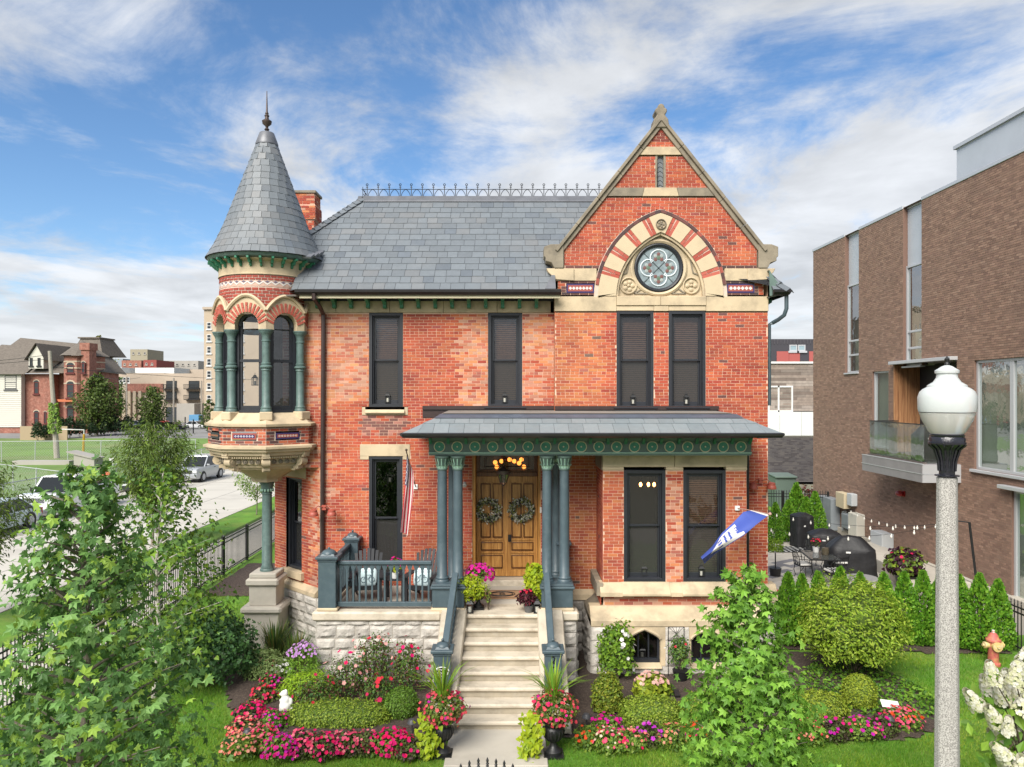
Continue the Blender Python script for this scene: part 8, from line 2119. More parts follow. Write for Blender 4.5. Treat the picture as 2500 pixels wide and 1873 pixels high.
# === VEHICLES  (front towards -y)
TYRE = mat('tyre rubber', (0.012, 0.012, 0.012), 0.8); RIM = mat('alloy rim', (0.42, 0.43, 0.44), 0.35); CARGL = mat('car glass', (0.012, 0.015, 0.018), 0.06, spec=0.45); CHROME = mat('chrome', (0.6, 0.6, 0.6), 0.2, 0.9); HEADL = mat('headlight lens', (0.6, 0.62, 0.62), 0.15); TAIL = mat('tail light', (0.30, 0.01, 0.01), 0.3); TRIMB = mat('black car trim', (0.015, 0.015, 0.016), 0.6)
def vehicle(name, label, cat, x, y, rz, paint, L=4.6, W=1.85, Hh=1.7, hood=0.95, belt=1.02, ws=0.26, cab=(0.30, 0.55, 0.85, 0.99), roofin=0.16, bed=None, wheel=0.36, group=None):
 t = thing(name, label, cat, (x, y, -0.125), group); t.rotation_euler = (0, 0, rz)
 hw = W / 2; g = 0.28
 def loft(secs):     # secs: list of (y, half width, z bottom, z top)
  b = MB()
  for (y_, w_, z0, z1) in secs:
   b.v += [(-w_ * 0.94, y_, z0), (-w_, y_, z0 + (z1 - z0) * 0.45), (-w_ * 0.93, y_, z1), (w_ * 0.93, y_, z1), (w_, y_, z0 + (z1 - z0) * 0.45), (w_ * 0.94, y_, z0)]
  n = len(secs)
  for i in range(n - 1):
   for k in range(6): b.f.append([6 * i + k, 6 * i + (k + 1) % 6, 6 * i + 6 + (k + 1) % 6, 6 * i + 6 + k])
  b.f.append([0, 5, 4, 3, 2, 1][::-1]); b.f.append([6 * (n - 1) + k for k in (0, 5, 4, 3, 2, 1)])
  b.c = [(1, 1, 1)] * len(b.f); b.m = [0] * len(b.f); return b
 a0, a1, a2, a3 = [L * c for c in cab]
 secs = [(0, hw * 0.88, g + 0.12, hood - 0.12), (0.12, hw * 0.97, g, hood - 0.02), (a0 * 0.5, hw, g, hood + 0.03), (a0, hw, g, belt)]
 if bed: secs += [(bed * L, hw, g, belt), (L, hw, g + 0.05, belt)]
 else: secs += [(a3, hw, g, belt), (L - 0.10, hw * 0.97, g, belt - 0.03), (L, hw * 0.88, g + 0.12, belt - 0.2)]
 sub(loft(secs), 'body', paint, t, smooth=True, bevel=0.0)
 r0 = hw - roofin
 b = MB(); lo = [(-hw * 0.93, a0, belt), (hw * 0.93, a0, belt), (hw * 0.93, a3, belt), (-hw * 0.93, a3, belt)]; hi = [(-r0, a1, Hh), (r0, a1, Hh), (r0, a2, Hh), (-r0, a2, Hh)]
 b.add(lo + hi, [(0, 1, 5, 4), (1, 2, 6, 5), (2, 3, 7, 6), (3, 0, 4, 7)]); sub(b, 'window', CARGL, t)
 b = MB(); b.add([(p[0] * 1.0, p[1], p[2] - 0.03) for p in hi] + [(p[0] * 0.96, p[1] + (0.05 if i < 2 else -0.05), p[2] + 0.05) for i, p in enumerate(hi)], [(0, 1, 5, 4), (1, 2, 6, 5), (2, 3, 7, 6), (3, 0, 4, 7), (4, 5, 6, 7)]); sub(b, 'roof', paint, t)
 for s_ in (-1, 1):
  for f in (0, 0.5, 1.0) if bed is None or True else (0, 1):
   yl, yh = a0 + (a3 - a0) * f, a1 + (a2 - a1) * f
   b = MB(); b.bar((s_ * hw * 0.935, yl, belt - 0.02), (s_ * (r0 + 0.005), yh, Hh), 0.07, 0.05, up=(0, 1, 0)); sub(b, 'pillar', paint, t)
 for s_ in (-1, 1):
  for yy in (L * 0.19, L * 0.80):
   b = MB(); b.T = Matrix.Translation((s_ * (hw - 0.10), yy, wheel)) @ Matrix.Rotation(R(90 * s_), 4, 'Y')
   b.lathe([(wheel * 0.6, -0.1), (wheel, -0.1), (wheel, 0.10), (wheel * 0.62, 0.12)], 0, 0, 20); w = sub(b, 'wheel', TYRE, t)
   b = MB(); b.T = Matrix.Translation((s_ * (hw - 0.10), yy, wheel)) @ Matrix.Rotation(R(90 * s_), 4, 'Y'); b.lathe([(wheel * 0.64, 0.125), (wheel * 0.5, 0.128), (wheel * 0.2, 0.14), (0, 0.145)], 0, 0, 14); o = sub(b, 'rim', RIM, w)
   b = MB(); b.T = Matrix.Translation((s_ * (hw - 0.012), yy, wheel)) @ Matrix.Rotation(R(90 * s_), 4, 'Y'); b.lathe([(wheel * 1.12, 0.0), (wheel * 1.12, 0.018), (0, 0.018)], 0, 0, 20, cap=False); sub(b, 'wheel_arch', TRIMB, t)
  b = MB(); b.obox((s_ * hw * 0.72, 0.02, hood - 0.22), (0.17, 0, 0), (0, 0.05, 0), (0, 0, 0.085)); sub(b, 'headlight', HEADL, t, bevel=0.02)
  b = MB(); b.obox((s_ * hw * 0.86, L - 0.02, belt - 0.22), (0.08, 0, 0), (0, 0.05, 0), (0, 0, 0.14)); sub(b, 'tail_light', TAIL, t)
  b = MB(); b.obox((s_ * (hw + 0.12), a0 + 0.25, belt + 0.12), (0.10, 0, 0), (0, 0.05, 0), (0, 0, 0.10 if bed else 0.06)); sub(b, 'mirror', paint if not bed else TRIMB, t, bevel=0.02)
  b = MB()
  for q in (1, 2): b.box(s_ * hw - 0.012, s_ * hw + 0.012, a0 + (a3 - a0) * q / 2 - 0.16, a0 + (a3 - a0) * q / 2 - 0.02, belt - 0.16, belt - 0.12)
  sub(b, 'door_handle', TRIMB, t)
 b = MB(); b.box(-hw * 0.5, hw * 0.5, -0.02, 0.06, hood - 0.34, hood - 0.12); gr = sub(b, 'grille', TRIMB, t)
 for q in range(4): b = MB(); b.box(-hw * 0.5, hw * 0.5, -0.035, 0.0, hood - 0.34 + q * 0.065, hood - 0.32 + q * 0.065); sub(b, 'grille_bar', CHROME, gr)
 b = MB(); b.obox((0, -0.02, g + 0.20), (hw * 0.92, 0, 0), (0, 0.08, 0), (0, 0, 0.13)); bp = sub(b, 'bumper', CHROME if bed else paint, t, bevel=0.03)
 b = MB(); b.box(-0.17, 0.17, -0.115, -0.10, g + 0.13, g + 0.26); sub(b, 'number_plate', mat('number plate', (0.1, 0.1, 0.12), 0.4), bp)
 if bed:
  b = MB(); b.box(-hw * 0.82, hw * 0.82, bed * L + 0.05, L - 0.08, belt - 0.01, belt + 0.012); sub(b, 'bed_floor', TRIMB, t)
  for s_ in (-1, 1): b = MB(); b.box(s_ * hw * 0.93 - 0.05, s_ * hw * 0.93 + 0.05, bed * L, L, belt, belt + 0.07); sub(b, 'bed_rail', paint, t, bevel=0.02)
 return t
WHC = mat('white car paint', (0.68, 0.69, 0.70), 0.25, coat=0.6); SILV = mat('silver car paint', (0.42, 0.44, 0.46), 0.3, 0.35, coat=0.5); DKC = mat('dark car paint', (0.025, 0.028, 0.034), 0.25, coat=0.6); PBLU = mat('pale blue car paint', (0.46, 0.56, 0.60), 0.25, coat=0.6); BLKC = mat('black car paint', (0.012, 0.012, 0.014), 0.2, coat=0.6)
vehicle('pickup_truck', 'white crew cab pickup truck with chrome grille parked along the far kerb', 'pickup truck', -23.75, 36.6, R(1.5), WHC, 6.4, 2.05, 1.98, 1.28, 1.25, cab=(0.235, 0.33, 0.57, 0.60), bed=0.61, wheel=0.42, roofin=0.2)
vehicle('parked_car', 'silver sport utility car parked with its side to the house at the far kerb', 'car', -23.3, 52.6, R(-3), SILV, 4.5, 1.85, 1.74, 1.02, 1.08, cab=(0.24, 0.40, 0.92, 0.985), wheel=0.37, roofin=0.17)
vehicle('parked_car', 'dark sedan parked between the white pickup and the silver sport utility car', 'car', -23.6, 46.2, R(0), DKC, 4.6, 1.8, 1.45, 0.85, 0.92, cab=(0.28, 0.42, 0.74, 0.92))
vehicle('parked_car', 'pale blue sedan at the left edge in front of the white pickup', 'car', -23.6, 31.0, R(1), PBLU, 4.8, 1.85, 1.46, 0.85, 0.92, cab=(0.22, 0.38, 0.70, 0.88))
for lb, px_, d, rz, p_ in (('black sedan in the far parking lot left of the white one', 300, 140, 75, BLKC), ('white sedan in the far parking lot', 340, 138, 60, WHC), ('silver sedan in the far parking lot right of the round tree', 412, 140, 120, SILV), ('dark sedan low in the far lot beside the iron fence', 276, 128, 80, DKC), ('dark sedan at the right of the far lot near the turret', 452, 132, 80, DKC), ('white sedan far off just left of the turret', 505, 136, 70, WHC), ('red sedan far off behind the round tree', 408, 155, 80, mat('red car paint', (0.35, 0.03, 0.03), 0.3))):
 vehicle('parked_car', lb, 'car', PX(px_, d), d, R(rz), p_, 4.6, 1.8, 1.45, 0.85, 0.92, cab=(0.26, 0.42, 0.74, 0.92), group='cars in the far parking lot')
b = MB(); b.box(PX(461, 150), PX(485, 150), 150, 152, 0, PZ(1013, 150)); b.build('blue_container', flat('blue skip paint', (0.12, 0.30, 0.50)), label='pale blue rubbish container far off left of the turret', cat='container', bevel=0.05)
# === PLANTS
rg = np.random.default_rng(11)
LEAF = mat('leaf', rough=0.5, attr=True, trans=0.32, spec=0.28)
PETAL = mat('petal', rough=0.6, attr=True, trans=0.25, spec=0.15)
BARK = mat('grey bark', (0.20, 0.17, 0.135), 0.9, var=(14, 0.25), bump=(40, 0.5))
TWIG = mat('brown twig', (0.075, 0.055, 0.035), 0.9); CORE = mat('dark leaf core', (0.07, 0.115, 0.016), 0.9, var=(30, 0.5), bump=(40, 1.0))
OVAL = np.array([(0, 0, 0), (-.33, .45, .06), (0, 1, -.05), (.33, .45, .06)]); OVF = [(0, 3, 2, 1)]
SLIM = np.array([(0, 0, 0), (-.14, .4, .03), (0, 1, -.12), (.14, .4, .03)])
HEART = np.array([(0, .06, 0), (-.40, .02, .05), (-.42, .35, .05), (0, 1, -.12), (.42, .35, .05), (.40, .02, .05)]); HEF = [(0, 5, 4, 3), (0, 3, 2, 1)]
_t = []
for k, a in enumerate((-108, -82, -54, -27, 0, 27, 54, 82, 108)):
 r_ = (0.60, 0.42, 0.78, 0.46, 0.95, 0.46, 0.78, 0.42, 0.60)[k]; _t.append((r_ * math.sin(R(a)), 0.18 + r_ * math.cos(R(a)) * 0.92, -0.34 * r_ * r_ + 0.03 * math.sin(k * 2)))
STAR = np.array([(0, 0.12, 0.02)] + _t); STF = [(0, k + 1, k + 2) for k in range(8)]
DISC = np.array([(0.5 * math.cos(a) * (1 if k % 2 == 0 else 0.78), 0.5 * math.sin(a) * (1 if k % 2 == 0 else 0.78), 0.07 if k % 2 == 0 else 0.03) for k, a in enumerate(np.linspace(0, 2 * math.pi, 11)[:-1])] + [(0, 0, 0)]); DSF = [(10, k, (k + 1) % 10) for k in range(10)]
def frames(N, T):
 N = N / (np.linalg.norm(N, axis=1, keepdims=True) + 1e-9); T = T - N * (T * N).sum(1, keepdims=True); T = T / (np.linalg.norm(T, axis=1, keepdims=True) + 1e-9)
 return np.cross(T, N), T, N
def leafV(P, N, T, S, tm):
 B, T, N = frames(N, T)
 return P[:, None] + S[:, None, None] * (tm[None, :, 0:1] * B[:, None] + tm[None, :, 1:2] * T[:, None] + tm[None, :, 2:3] * N[:, None])
def leaves(name, parent, P, N, T, S, C, tm=OVAL, fs=OVF, m=None, kind='stuff'):
 if len(P) == 0: return None
 V = leafV(P, N, T, S, tm); n, k = V.shape[:2]
 F_ = (np.array(fs)[None] + (np.arange(n) * k)[:, None, None]).reshape(-1, len(fs[0]))
 o = link(name, np_mesh(name, V.reshape(-1, 3), F_, np.repeat(C, len(fs), 0), m or LEAF, len(fs[0])), parent)
 return props(o, kind=kind)
def leaf_parts(parent, P, N, T, S, C, tm, fs, name='leaf', nvar=7, m=None):
 ms = []
 for k in range(nvar):
  c = C[int(k * len(C) / nvar)]; ms.append(np_mesh(name, tm, fs, np.repeat(c[None], len(fs), 0), m or LEAF, len(fs[0])))
 B, T, N = frames(N, T); pl = np.array(wloc(parent))
 for i in range(len(P)):
  o = bpy.data.objects.new(name, ms[i % nvar]); COL.objects.link(o); o.parent = parent; s = S[i]; p = P[i] - pl
  o.matrix_basis = Matrix(((B[i][0] * s, T[i][0] * s, N[i][0] * s, p[0]), (B[i][1] * s, T[i][1] * s, N[i][1] * s, p[1]), (B[i][2] * s, T[i][2] * s, N[i][2] * s, p[2]), (0, 0, 0, 1)))
def cols(n, pal, v=0.18):
 pal = np.array(pal); return pal[rg.integers(0, len(pal), n)] * rg.uniform(1 - v, 1 + v, (n, 1))
def sph(n, zmin=-1.0):
 z = rg.uniform(zmin, 1, n); a = rg.uniform(0, 2 * math.pi, n); r = np.sqrt(1 - z * z); return np.stack([r * np.cos(a), r * np.sin(a), z], 1)
def lump(D, amp, f, seed): return np.array([1 + amp * noise.noise(Vector(d * f) + Vector((seed, 0, 0))) for d in D])
BOX = [(0.19, 0.28, 0.025), (0.24, 0.33, 0.035), (0.13, 0.21, 0.02), (0.29, 0.36, 0.05)]
GRN = [(0.10, 0.21, 0.025), (0.13, 0.25, 0.03), (0.075, 0.16, 0.022)]
LIMEC = [(0.30, 0.38, 0.015), (0.36, 0.42, 0.02), (0.24, 0.34, 0.015)]
DKL = [(0.06, 0.04, 0.028), (0.08, 0.09, 0.03), (0.10, 0.15, 0.03)]
def shrub(name, label, cat, c, r, n=1500, s=0.035, pal=GRN, tm=OVAL, fs=OVF, p=2.0, lumpy=0.14, zmin=-0.55, shell=0.72, up=0.3, bloom=None, group=None, stems=9, seed=None, core=0):
 """bush of single leaves on a lumpy ellipsoid round thin stems; bloom = list of (count, colours, size, zmin)"""
 c = np.array(c, float); r = np.array(r, float); seed = rnd.uniform(0, 90)
 t = thing(name, label, cat, (c[0], c[1], max(0, c[2] - r[2])), group)
 def surf(n, zmin, sh):
  D = sph(n, zmin); q = (np.abs(D) ** p).sum(1) ** (-1 / p); Ps = D * q[:, None] * lump(D, lumpy, 3.0, seed)[:, None] * rg.uniform(sh, 1.02, (n, 1))
  Nn = np.sign(D) * np.abs(D) ** (p - 1) / r; return c + Ps * r, Nn / np.linalg.norm(Nn, axis=1, keepdims=True)
 P, Nn = surf(n, zmin, shell)
 N = Nn + rg.normal(0, 0.55, (n, 3)) + np.array([0, 0, up]); T = Nn * 0.6 + rg.normal(0, 0.7, (n, 3)) + np.array([0, 0, up])
 leaves('foliage', t, P, N, T, s * rg.uniform(0.7, 1.3, n), cols(n, pal), tm, fs)
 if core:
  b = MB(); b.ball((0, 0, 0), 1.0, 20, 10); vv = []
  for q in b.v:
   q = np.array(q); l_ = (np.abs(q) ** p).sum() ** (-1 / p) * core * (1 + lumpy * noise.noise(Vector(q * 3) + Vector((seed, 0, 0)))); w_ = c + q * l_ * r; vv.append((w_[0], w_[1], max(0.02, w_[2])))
  b.v = vv; b.build('leaf_core', CORE, t, smooth='all')  # added solid lump, darker than the leaves, closing gaps in the bush
 for (k, pc, sz, zm) in (bloom or ()):
  k = int(k * (1.5 if group else 1.1)); sz *= 1.12
  P, Nn = surf(k, zm, 0.98); leaves('blossoms', t, P + Nn * sz * 0.5, Nn + rg.normal(0, 0.3, (k, 3)) + np.array([0, -0.25, 0.4]), rg.normal(0, 1, (k, 3)), sz * rg.uniform(0.8, 1.25, k), cols(k, pc, 0.12), DISC, DSF, PETAL)
 b = MB()
 for k in range(stems):
  d = sph(1, 0.0)[0] * r * 0.75; b.tube([(c[0] + d[0] * 0.15, c[1] + d[1] * 0.15, max(0.0, c[2] - r[2])), tuple(c + d)], 0.009, 4)
 b.build('stem', TWIG, t); return t
def GP(px, py, z=0.12):     # a spot on the ground under a point of the photograph
 d = (H - z) * FX / (py - CY); return PX(px, d), d
def tree(name, label, base, H_, z0, crown, trunk_r, nleaf, s, pal, tm, fs, nbr=46, parts=0, lean=(0, 0), rise=0.5, spread=0.16, barkm=None, group=None, droop=0.5, cat='tree', start=0.35, cone=None):
 """trunk with limbs to the edge of the crown (radius as a function of height), leaves along the outer limbs"""
 t = thing(name, label, cat, base, group); bx, by, bz = base
 axis = lambda z: Vector((bx + lean[0] * (z / H_) + 0.03 * H_ * 0.3 * math.sin(z * 2.1 + bx), by + lean[1] * (z / H_), bz + z))
 b = MB(); b.tube([axis(H_ * 0.97 * k / 10) for k in range(11)], trunk_r, 8, trunk_r * 0.15); b.build('trunk', barkm or BARK, t, smooth=True)
 P, O = [], []; b = MB()
 for k in range(nbr):
  f = (k + 0.5) / nbr; z = z0 + (H_ - z0) * f; a = k * 2.4 + rnd.uniform(-0.4, 0.4); rr = crown(f) * rnd.uniform(0.72, 1.12)
  p0 = axis(max(0.1, z - rr * rise)); d = Vector((math.cos(a), math.sin(a), 0)); p1 = axis(z) + d * rr; pm = (p0 + p1) / 2 + Vector((rnd.uniform(-.1, .1), rnd.uniform(-.1, .1), 0.06)) * rr
  b.tube([p0, pm, p1], trunk_r * 0.30, 5, trunk_r * 0.05)
  m_ = max(4, int(nleaf / nbr * (0.35 + 1.3 * rr / max(0.01, crown(0.3)))))
  u = rnd.random
  for j in range(m_):
   g = start + (1.05 - start) * u() ** 0.8; q = (p0 * (1 - g) ** 2 + pm * 2 * g * (1 - g) + p1 * g * g)
   P.append((q.x + rnd.gauss(0, spread * rr), q.y + rnd.gauss(0, spread * rr), q.z + rnd.gauss(0, spread * rr))); O.append((d.x, d.y, 0))
 b.build('branch', barkm or BARK, t, smooth=True)
 P, O = np.array(P), np.array(O); n = len(P)
 N = O * 0.6 + np.array([0, -0.1, 0.7]) + rg.normal(0, 0.6, (n, 3)); T = O + np.array([0, 0, -droop]) + rg.normal(0, 0.5, (n, 3)); S = s * rg.uniform(0.65, 1.2, n); C = cols(n, pal, 0.22)
 if parts:
  px_ = CX + FX * P[:, 0] / P[:, 1]; py_ = CY - FX * (P[:, 2] - H) / P[:, 1]
  sc_ = np.where((px_ > 0) & (px_ < 2500) & (py_ < 1873), S / P[:, 1], 0); od = np.argsort(-sc_); A, Bq = od[:parts], od[parts:]
  leaf_parts(t, P[A], N[A], T[A], S[A], C[A], tm, fs); leaves('foliage', t, P[Bq], N[Bq], T[Bq], S[Bq], C[Bq], tm, fs)
 else: leaves('foliage', t, P, N, T, S, C, tm, fs)
 return t
G1 = [(0.145, 0.28, 0.075), (0.11, 0.225, 0.065), (0.175, 0.32, 0.085), (0.24, 0.37, 0.055), (0.085, 0.18, 0.05)]
G2 = [(0.17, 0.34, 0.040), (0.13, 0.28, 0.035), (0.22, 0.40, 0.055), (0.10, 0.22, 0.03)]
tree('sweetgum_tree', 'large dark green sweetgum tree with star shaped leaves at lower left', (-4.72, 8.0, 0), 5.42, 0.9, lambda f: 0.18 + 1.45 * (1 - f) ** 0.85, 0.075, 4500, 0.10, G1, STAR, STF, nbr=110, parts=300, lean=(0.06, 0.1))
tree('sweetgum_tree', 'young bright green sweetgum tree before the right windows of the bay', (PX(1835, 9.2), 9.2, 0), 4.0, 0.8, lambda f: 0.16 + 0.86 * (1 - f) ** 0.75, 0.05, 3900, 0.095, G2, STAR, STF, nbr=80, parts=300, lean=(-0.06, 0))
BIRCH = mat('white birch bark', (0.52, 0.48, 0.42), 0.8, stain=(9, (0.05, 0.04, 0.035), 0.9))
tree('birch_tree', 'birch with white bark and small heart shaped leaves behind the large sweetgum', (-7.25, 15.0, 0), 4.7, 1.0, lambda f: 0.30 + 1.25 * math.sin(math.pi * min(1, 0.25 + 0.75 * f)) * (1 - 0.45 * f), 0.06, 3000, 0.095, [(0.10, 0.20, 0.03), (0.17, 0.28, 0.03), (0.08, 0.16, 0.04)], HEART, HEF, nbr=50, lean=(0.1, 0), barkm=BIRCH)
ZEL = [(0.10, 0.165, 0.028), (0.15, 0.22, 0.035), (0.075, 0.12, 0.022)]
vase = lambda f: 0.35 + 1.25 * min(1, f * 1.6) * (1 - 0.55 * max(0, f - 0.55) / 0.45)
tree('street_tree', 'vase shaped street tree with feathery leaves in front of the silver car', (PX(375, 30), 30, 0), 5.1, 1.5, vase, 0.07, 5600, 0.19, ZEL, SLIM, OVF, nbr=60, rise=0.9, droop=0.9, start=0.25)
tree('street_tree', 'feathery street tree cut off by the left edge of the picture', (PX(-75, 20), 20, 0), 4.4, 1.2, lambda f: vase(f) * 0.88, 0.07, 4600, 0.15, ZEL, SLIM, OVF, nbr=55, rise=0.9, droop=0.9, start=0.25)
tree('street_tree', 'small slender street tree behind the turret column', (PX(627, 38), 38, 0), 2.6, 1.0, lambda f: 0.55 + 0.75 * math.sin(math.pi * f), 0.035, 1000, 0.13, [(0.11, 0.20, 0.035), (0.16, 0.25, 0.05), (0.35, 0.40, 0.20)], OVAL, OVF, nbr=26)
DT = [(0.075, 0.115, 0.022), (0.10, 0.145, 0.028), (0.055, 0.09, 0.018)]
egg = lambda r: (lambda f: r * math.sin(math.pi * (0.12 + 0.86 * f)) ** 0.7 * (1.12 - 0.3 * f))
tree('far_tree', 'broad dark green tree in front of the brick mansion', (PX(237, 112), 112, 0), 9.4, 1.4, egg(3.1), 0.2, 4200, 0.42, DT, OVAL, OVF, nbr=80, start=0.2)
tree('far_tree', 'round dark green tree in front of the beige warehouse', (PX(373, 126), 126, 0), 7.8, 1.2, egg(2.5), 0.18, 2600, 0.42, DT, OVAL, OVF, nbr=60, start=0.2)
tree('far_tree', 'lighter green tree between the brick mansion and the warehouse', (PX(272, 150), 150, 0), 11.2, 2.5, egg(2.6), 0.2, 2400, 0.5, [(0.10, 0.20, 0.03), (0.13, 0.24, 0.04)], OVAL, OVF, nbr=60, start=0.2)
tree('far_tree', 'olive green tree top behind the mansion chimney', (PX(240, 165), 165, 0), 19.5, 11, egg(2.7), 0.25, 1800, 0.55, [(0.16, 0.17, 0.03), (0.20, 0.20, 0.04)], OVAL, OVF, nbr=46, start=0.2)
tree('far_tree', 'small green tree at the foot of the tan apartment block', (PX(512, 120), 120, 0), 5.5, 0.6, egg(1.4), 0.1, 900, 0.35, DT, OVAL, OVF, nbr=30, start=0.2)
used = []
for k, px_ in enumerate((93, 112, 130, 150, 170, 195, 225, 255, 282, 310, 345, 385)):
 d = 99 + k * 1.7
 if not used: pr = shrub('dark_evergreen', 'x', 'shrub', (0, 0, 1.25), (0.8, 0.8, 1.4), 420, 0.30, [(0.022, 0.045, 0.018), (0.03, 0.06, 0.02)], p=1.7)
 place(pr, used, (PX(px_, d), d, 0), k, 1.0 + 0.2 * math.sin(k * 5), ('first second third fourth fifth sixth seventh eighth ninth tenth eleventh last'.split()[k]) + ' dark evergreen from the left in the row along the far parking lot', 'dark evergreens along the parking lot')
# arborvitae: one of each build, then copies
ARBC = [(0.10, 0.25, 0.018), (0.14, 0.31, 0.022), (0.07, 0.19, 0.016), (0.18, 0.34, 0.03)]
def arb(label):
 t = thing('arborvitae', label, 'arborvitae'); n = 3000; z = rg.uniform(0, 1, n) ** 1.15; a = rg.uniform(0, 2 * math.pi, n); sd = rnd.uniform(0, 50)
 w = 0.40 * (1 - z ** 1.5) ** 0.8 * np.where(z < 0.12, 0.75 + 2 * z, 1); lm = np.array([1 + 0.22 * noise.noise(Vector((math.cos(q) * 2, math.sin(q) * 2, zz * 6 + sd))) for q, zz in zip(a, z)])
 r = w * lm * rg.uniform(0.74, 1.0, n); P = np.stack([r * np.cos(a), r * np.sin(a), 0.05 + z * 1.68], 1); O = np.stack([np.cos(a), np.sin(a), np.zeros(n)], 1)
 leaves('foliage', t, P, np.stack([-np.sin(a), np.cos(a), np.zeros(n)], 1) * rg.choice([-1, 1], (n, 1)) + O * 0.8 + rg.normal(0, .35, (n, 3)), O * 0.7 + np.array([0, 0, 0.9]) + rg.normal(0, 0.3, (n, 3)), rg.uniform(0.06, 0.11, n), cols(n, ARBC, 0.15))
 b = MB(); b.tube([(0, 0, 0), (0, 0, 1.4)], 0.025, 6, 0.008); b.build('trunk', BARK, t); return t
protos = [(arb('x'), []), (arb('x'), []), (arb('x'), [])]
for k, (px_, d, s_, lb) in enumerate(((1925, 18.1, 1.0, 'first front row arborvitae from the house'), (1958, 18.3, .95, 'second front row arborvitae from the house'), (1998, 18.2, 1.0, 'front row arborvitae left of the iron chairs'), (2052, 18.3, 1.05, 'front row arborvitae before the round grey table'), (2100, 18.2, 0.98, 'front row arborvitae just right of the round grey table'), (2158, 18.1, 1.0, 'front row arborvitae left of the dark planter pot'), (2208, 18.2, 1.0, 'front row arborvitae under the dark planter pot'), (2254, 18.1, 1.02, 'front row arborvitae just left of the lamp post'), (2296, 18.0, 1.0, 'front row arborvitae partly hidden by the lamp post'), (2342, 17.9, 1.0, 'front row arborvitae just right of the lamp post'), (2392, 17.7, 1.04, 'broad front row arborvitae behind the hydrant'), (2437, 17.8, 0.95, 'last front row arborvitae beside the right iron fence'),
  (1893, 30.6, 0.95, 'rear arborvitae closest to the red house wall'), (1925, 30.9, 0.98, 'second rear arborvitae from the red house wall'), (1944, 32.2, 1.30, 'tallest rear arborvitae against the back fence'), (1968, 31.6, 1.0, 'rear arborvitae behind the tall smoker cover'), (1990, 32.0, 1.1, 'rear arborvitae nearest the meter bank'))):
 pr, us = protos[k % 3]; place(pr, us, (PX(px_, d), d, 0.02), k * 1.9, (s_ * (1.0 if d < 20 else 1.15), s_ * 1.0, s_), lb + ' beside the patio', 'arborvitae round the patio')
# box, big shrub, ground cover
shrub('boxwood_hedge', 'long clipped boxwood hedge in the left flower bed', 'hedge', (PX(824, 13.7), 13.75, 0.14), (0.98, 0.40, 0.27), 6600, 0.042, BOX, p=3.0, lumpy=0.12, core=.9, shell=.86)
shrub('boxwood_ball', 'dark green boxwood ball at the right end of the left hedge', 'shrub', (PX(980, 14.0), 14.0, 0.27), (0.33, 0.33, 0.32), 3000, 0.04, [(0.09, 0.18, 0.02), (0.13, 0.23, 0.028)], lumpy=0.06, core=.9, shell=.86)
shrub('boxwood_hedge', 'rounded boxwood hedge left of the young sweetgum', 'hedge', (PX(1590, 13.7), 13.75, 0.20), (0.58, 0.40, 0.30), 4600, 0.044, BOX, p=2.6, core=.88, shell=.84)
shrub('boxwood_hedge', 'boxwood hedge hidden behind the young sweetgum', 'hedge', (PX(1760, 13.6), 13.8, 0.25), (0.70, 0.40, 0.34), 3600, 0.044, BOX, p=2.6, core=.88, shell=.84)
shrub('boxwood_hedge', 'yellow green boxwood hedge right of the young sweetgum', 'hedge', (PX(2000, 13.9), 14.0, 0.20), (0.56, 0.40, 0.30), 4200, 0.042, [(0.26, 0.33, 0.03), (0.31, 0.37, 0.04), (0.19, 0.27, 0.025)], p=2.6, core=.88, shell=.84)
shrub('boxwood_ball', 'yellow green boxwood ball below the big round shrub', 'shrub', (PX(2098, 14.4), 14.4, 0.33), (0.32, 0.32, 0.36), 3000, 0.04, [(0.26, 0.33, 0.03), (0.31, 0.37, 0.04), (0.19, 0.27, 0.025)], lumpy=0.06, core=.9, shell=.86)
shrub('round_shrub', 'big round yellow green shrub with upright leaves on the right lawn', 'shrub', (PX(2088, 15.8), 15.9, 1.22), (1.13, 1.0, 0.98), 9000, 0.082, [(0.19, 0.30, 0.022), (0.25, 0.36, 0.028), (0.14, 0.23, 0.02), (0.31, 0.40, 0.05)], SLIM * np.array([1.5, 1, 1]), OVF, lumpy=0.30, zmin=-0.75, up=0.8, shell=0.78, stems=16, core=.75)
n = 5200; P = np.stack([rg.uniform(5.9, 8.5, n), rg.uniform(13.7, 16.9, n), rg.uniform(0.03, 0.16, n)], 1); k_ = ((P[:, 0] - 7.3) / 1.2) ** 2 + ((P[:, 1] - 15.2) / 1.5) ** 2 < 1; P = P[k_]; n = len(P)
props(leaves('ground_cover', None, P, np.array([0, -0.2, 1]) + rg.normal(0, .5, (n, 3)), rg.normal(0, 1, (n, 3)), rg.uniform(.06, .10, n), cols(n, [(0.11, 0.24, 0.02), (0.06, 0.15, 0.02), (0.17, 0.30, 0.03)])), 'low leafy ground cover under the big round shrub', 'ground cover')
shrub('dwarf_arborvitae', 'golden green cone shaped dwarf arborvitae at the left end of the right bed', 'shrub', (PX(1483, 14.1), 14.15, 0.36), (0.30, 0.30, 0.50), 3000, 0.055, [(0.16, 0.22, 0.02), (0.24, 0.26, 0.03), (0.11, 0.17, 0.02)], p=1.8, up=0.9)
shrub('leafy_shrub', 'dense round leaved green shrub right of the large sweetgum', 'shrub', (-6.35, 15.6, 0.72), (0.95, 0.8, 0.85), 4200, 0.075, [(0.06, 0.14, 0.05), (0.08, 0.18, 0.05), (0.045, 0.10, 0.035)], HEART, HEF, lumpy=0.3)
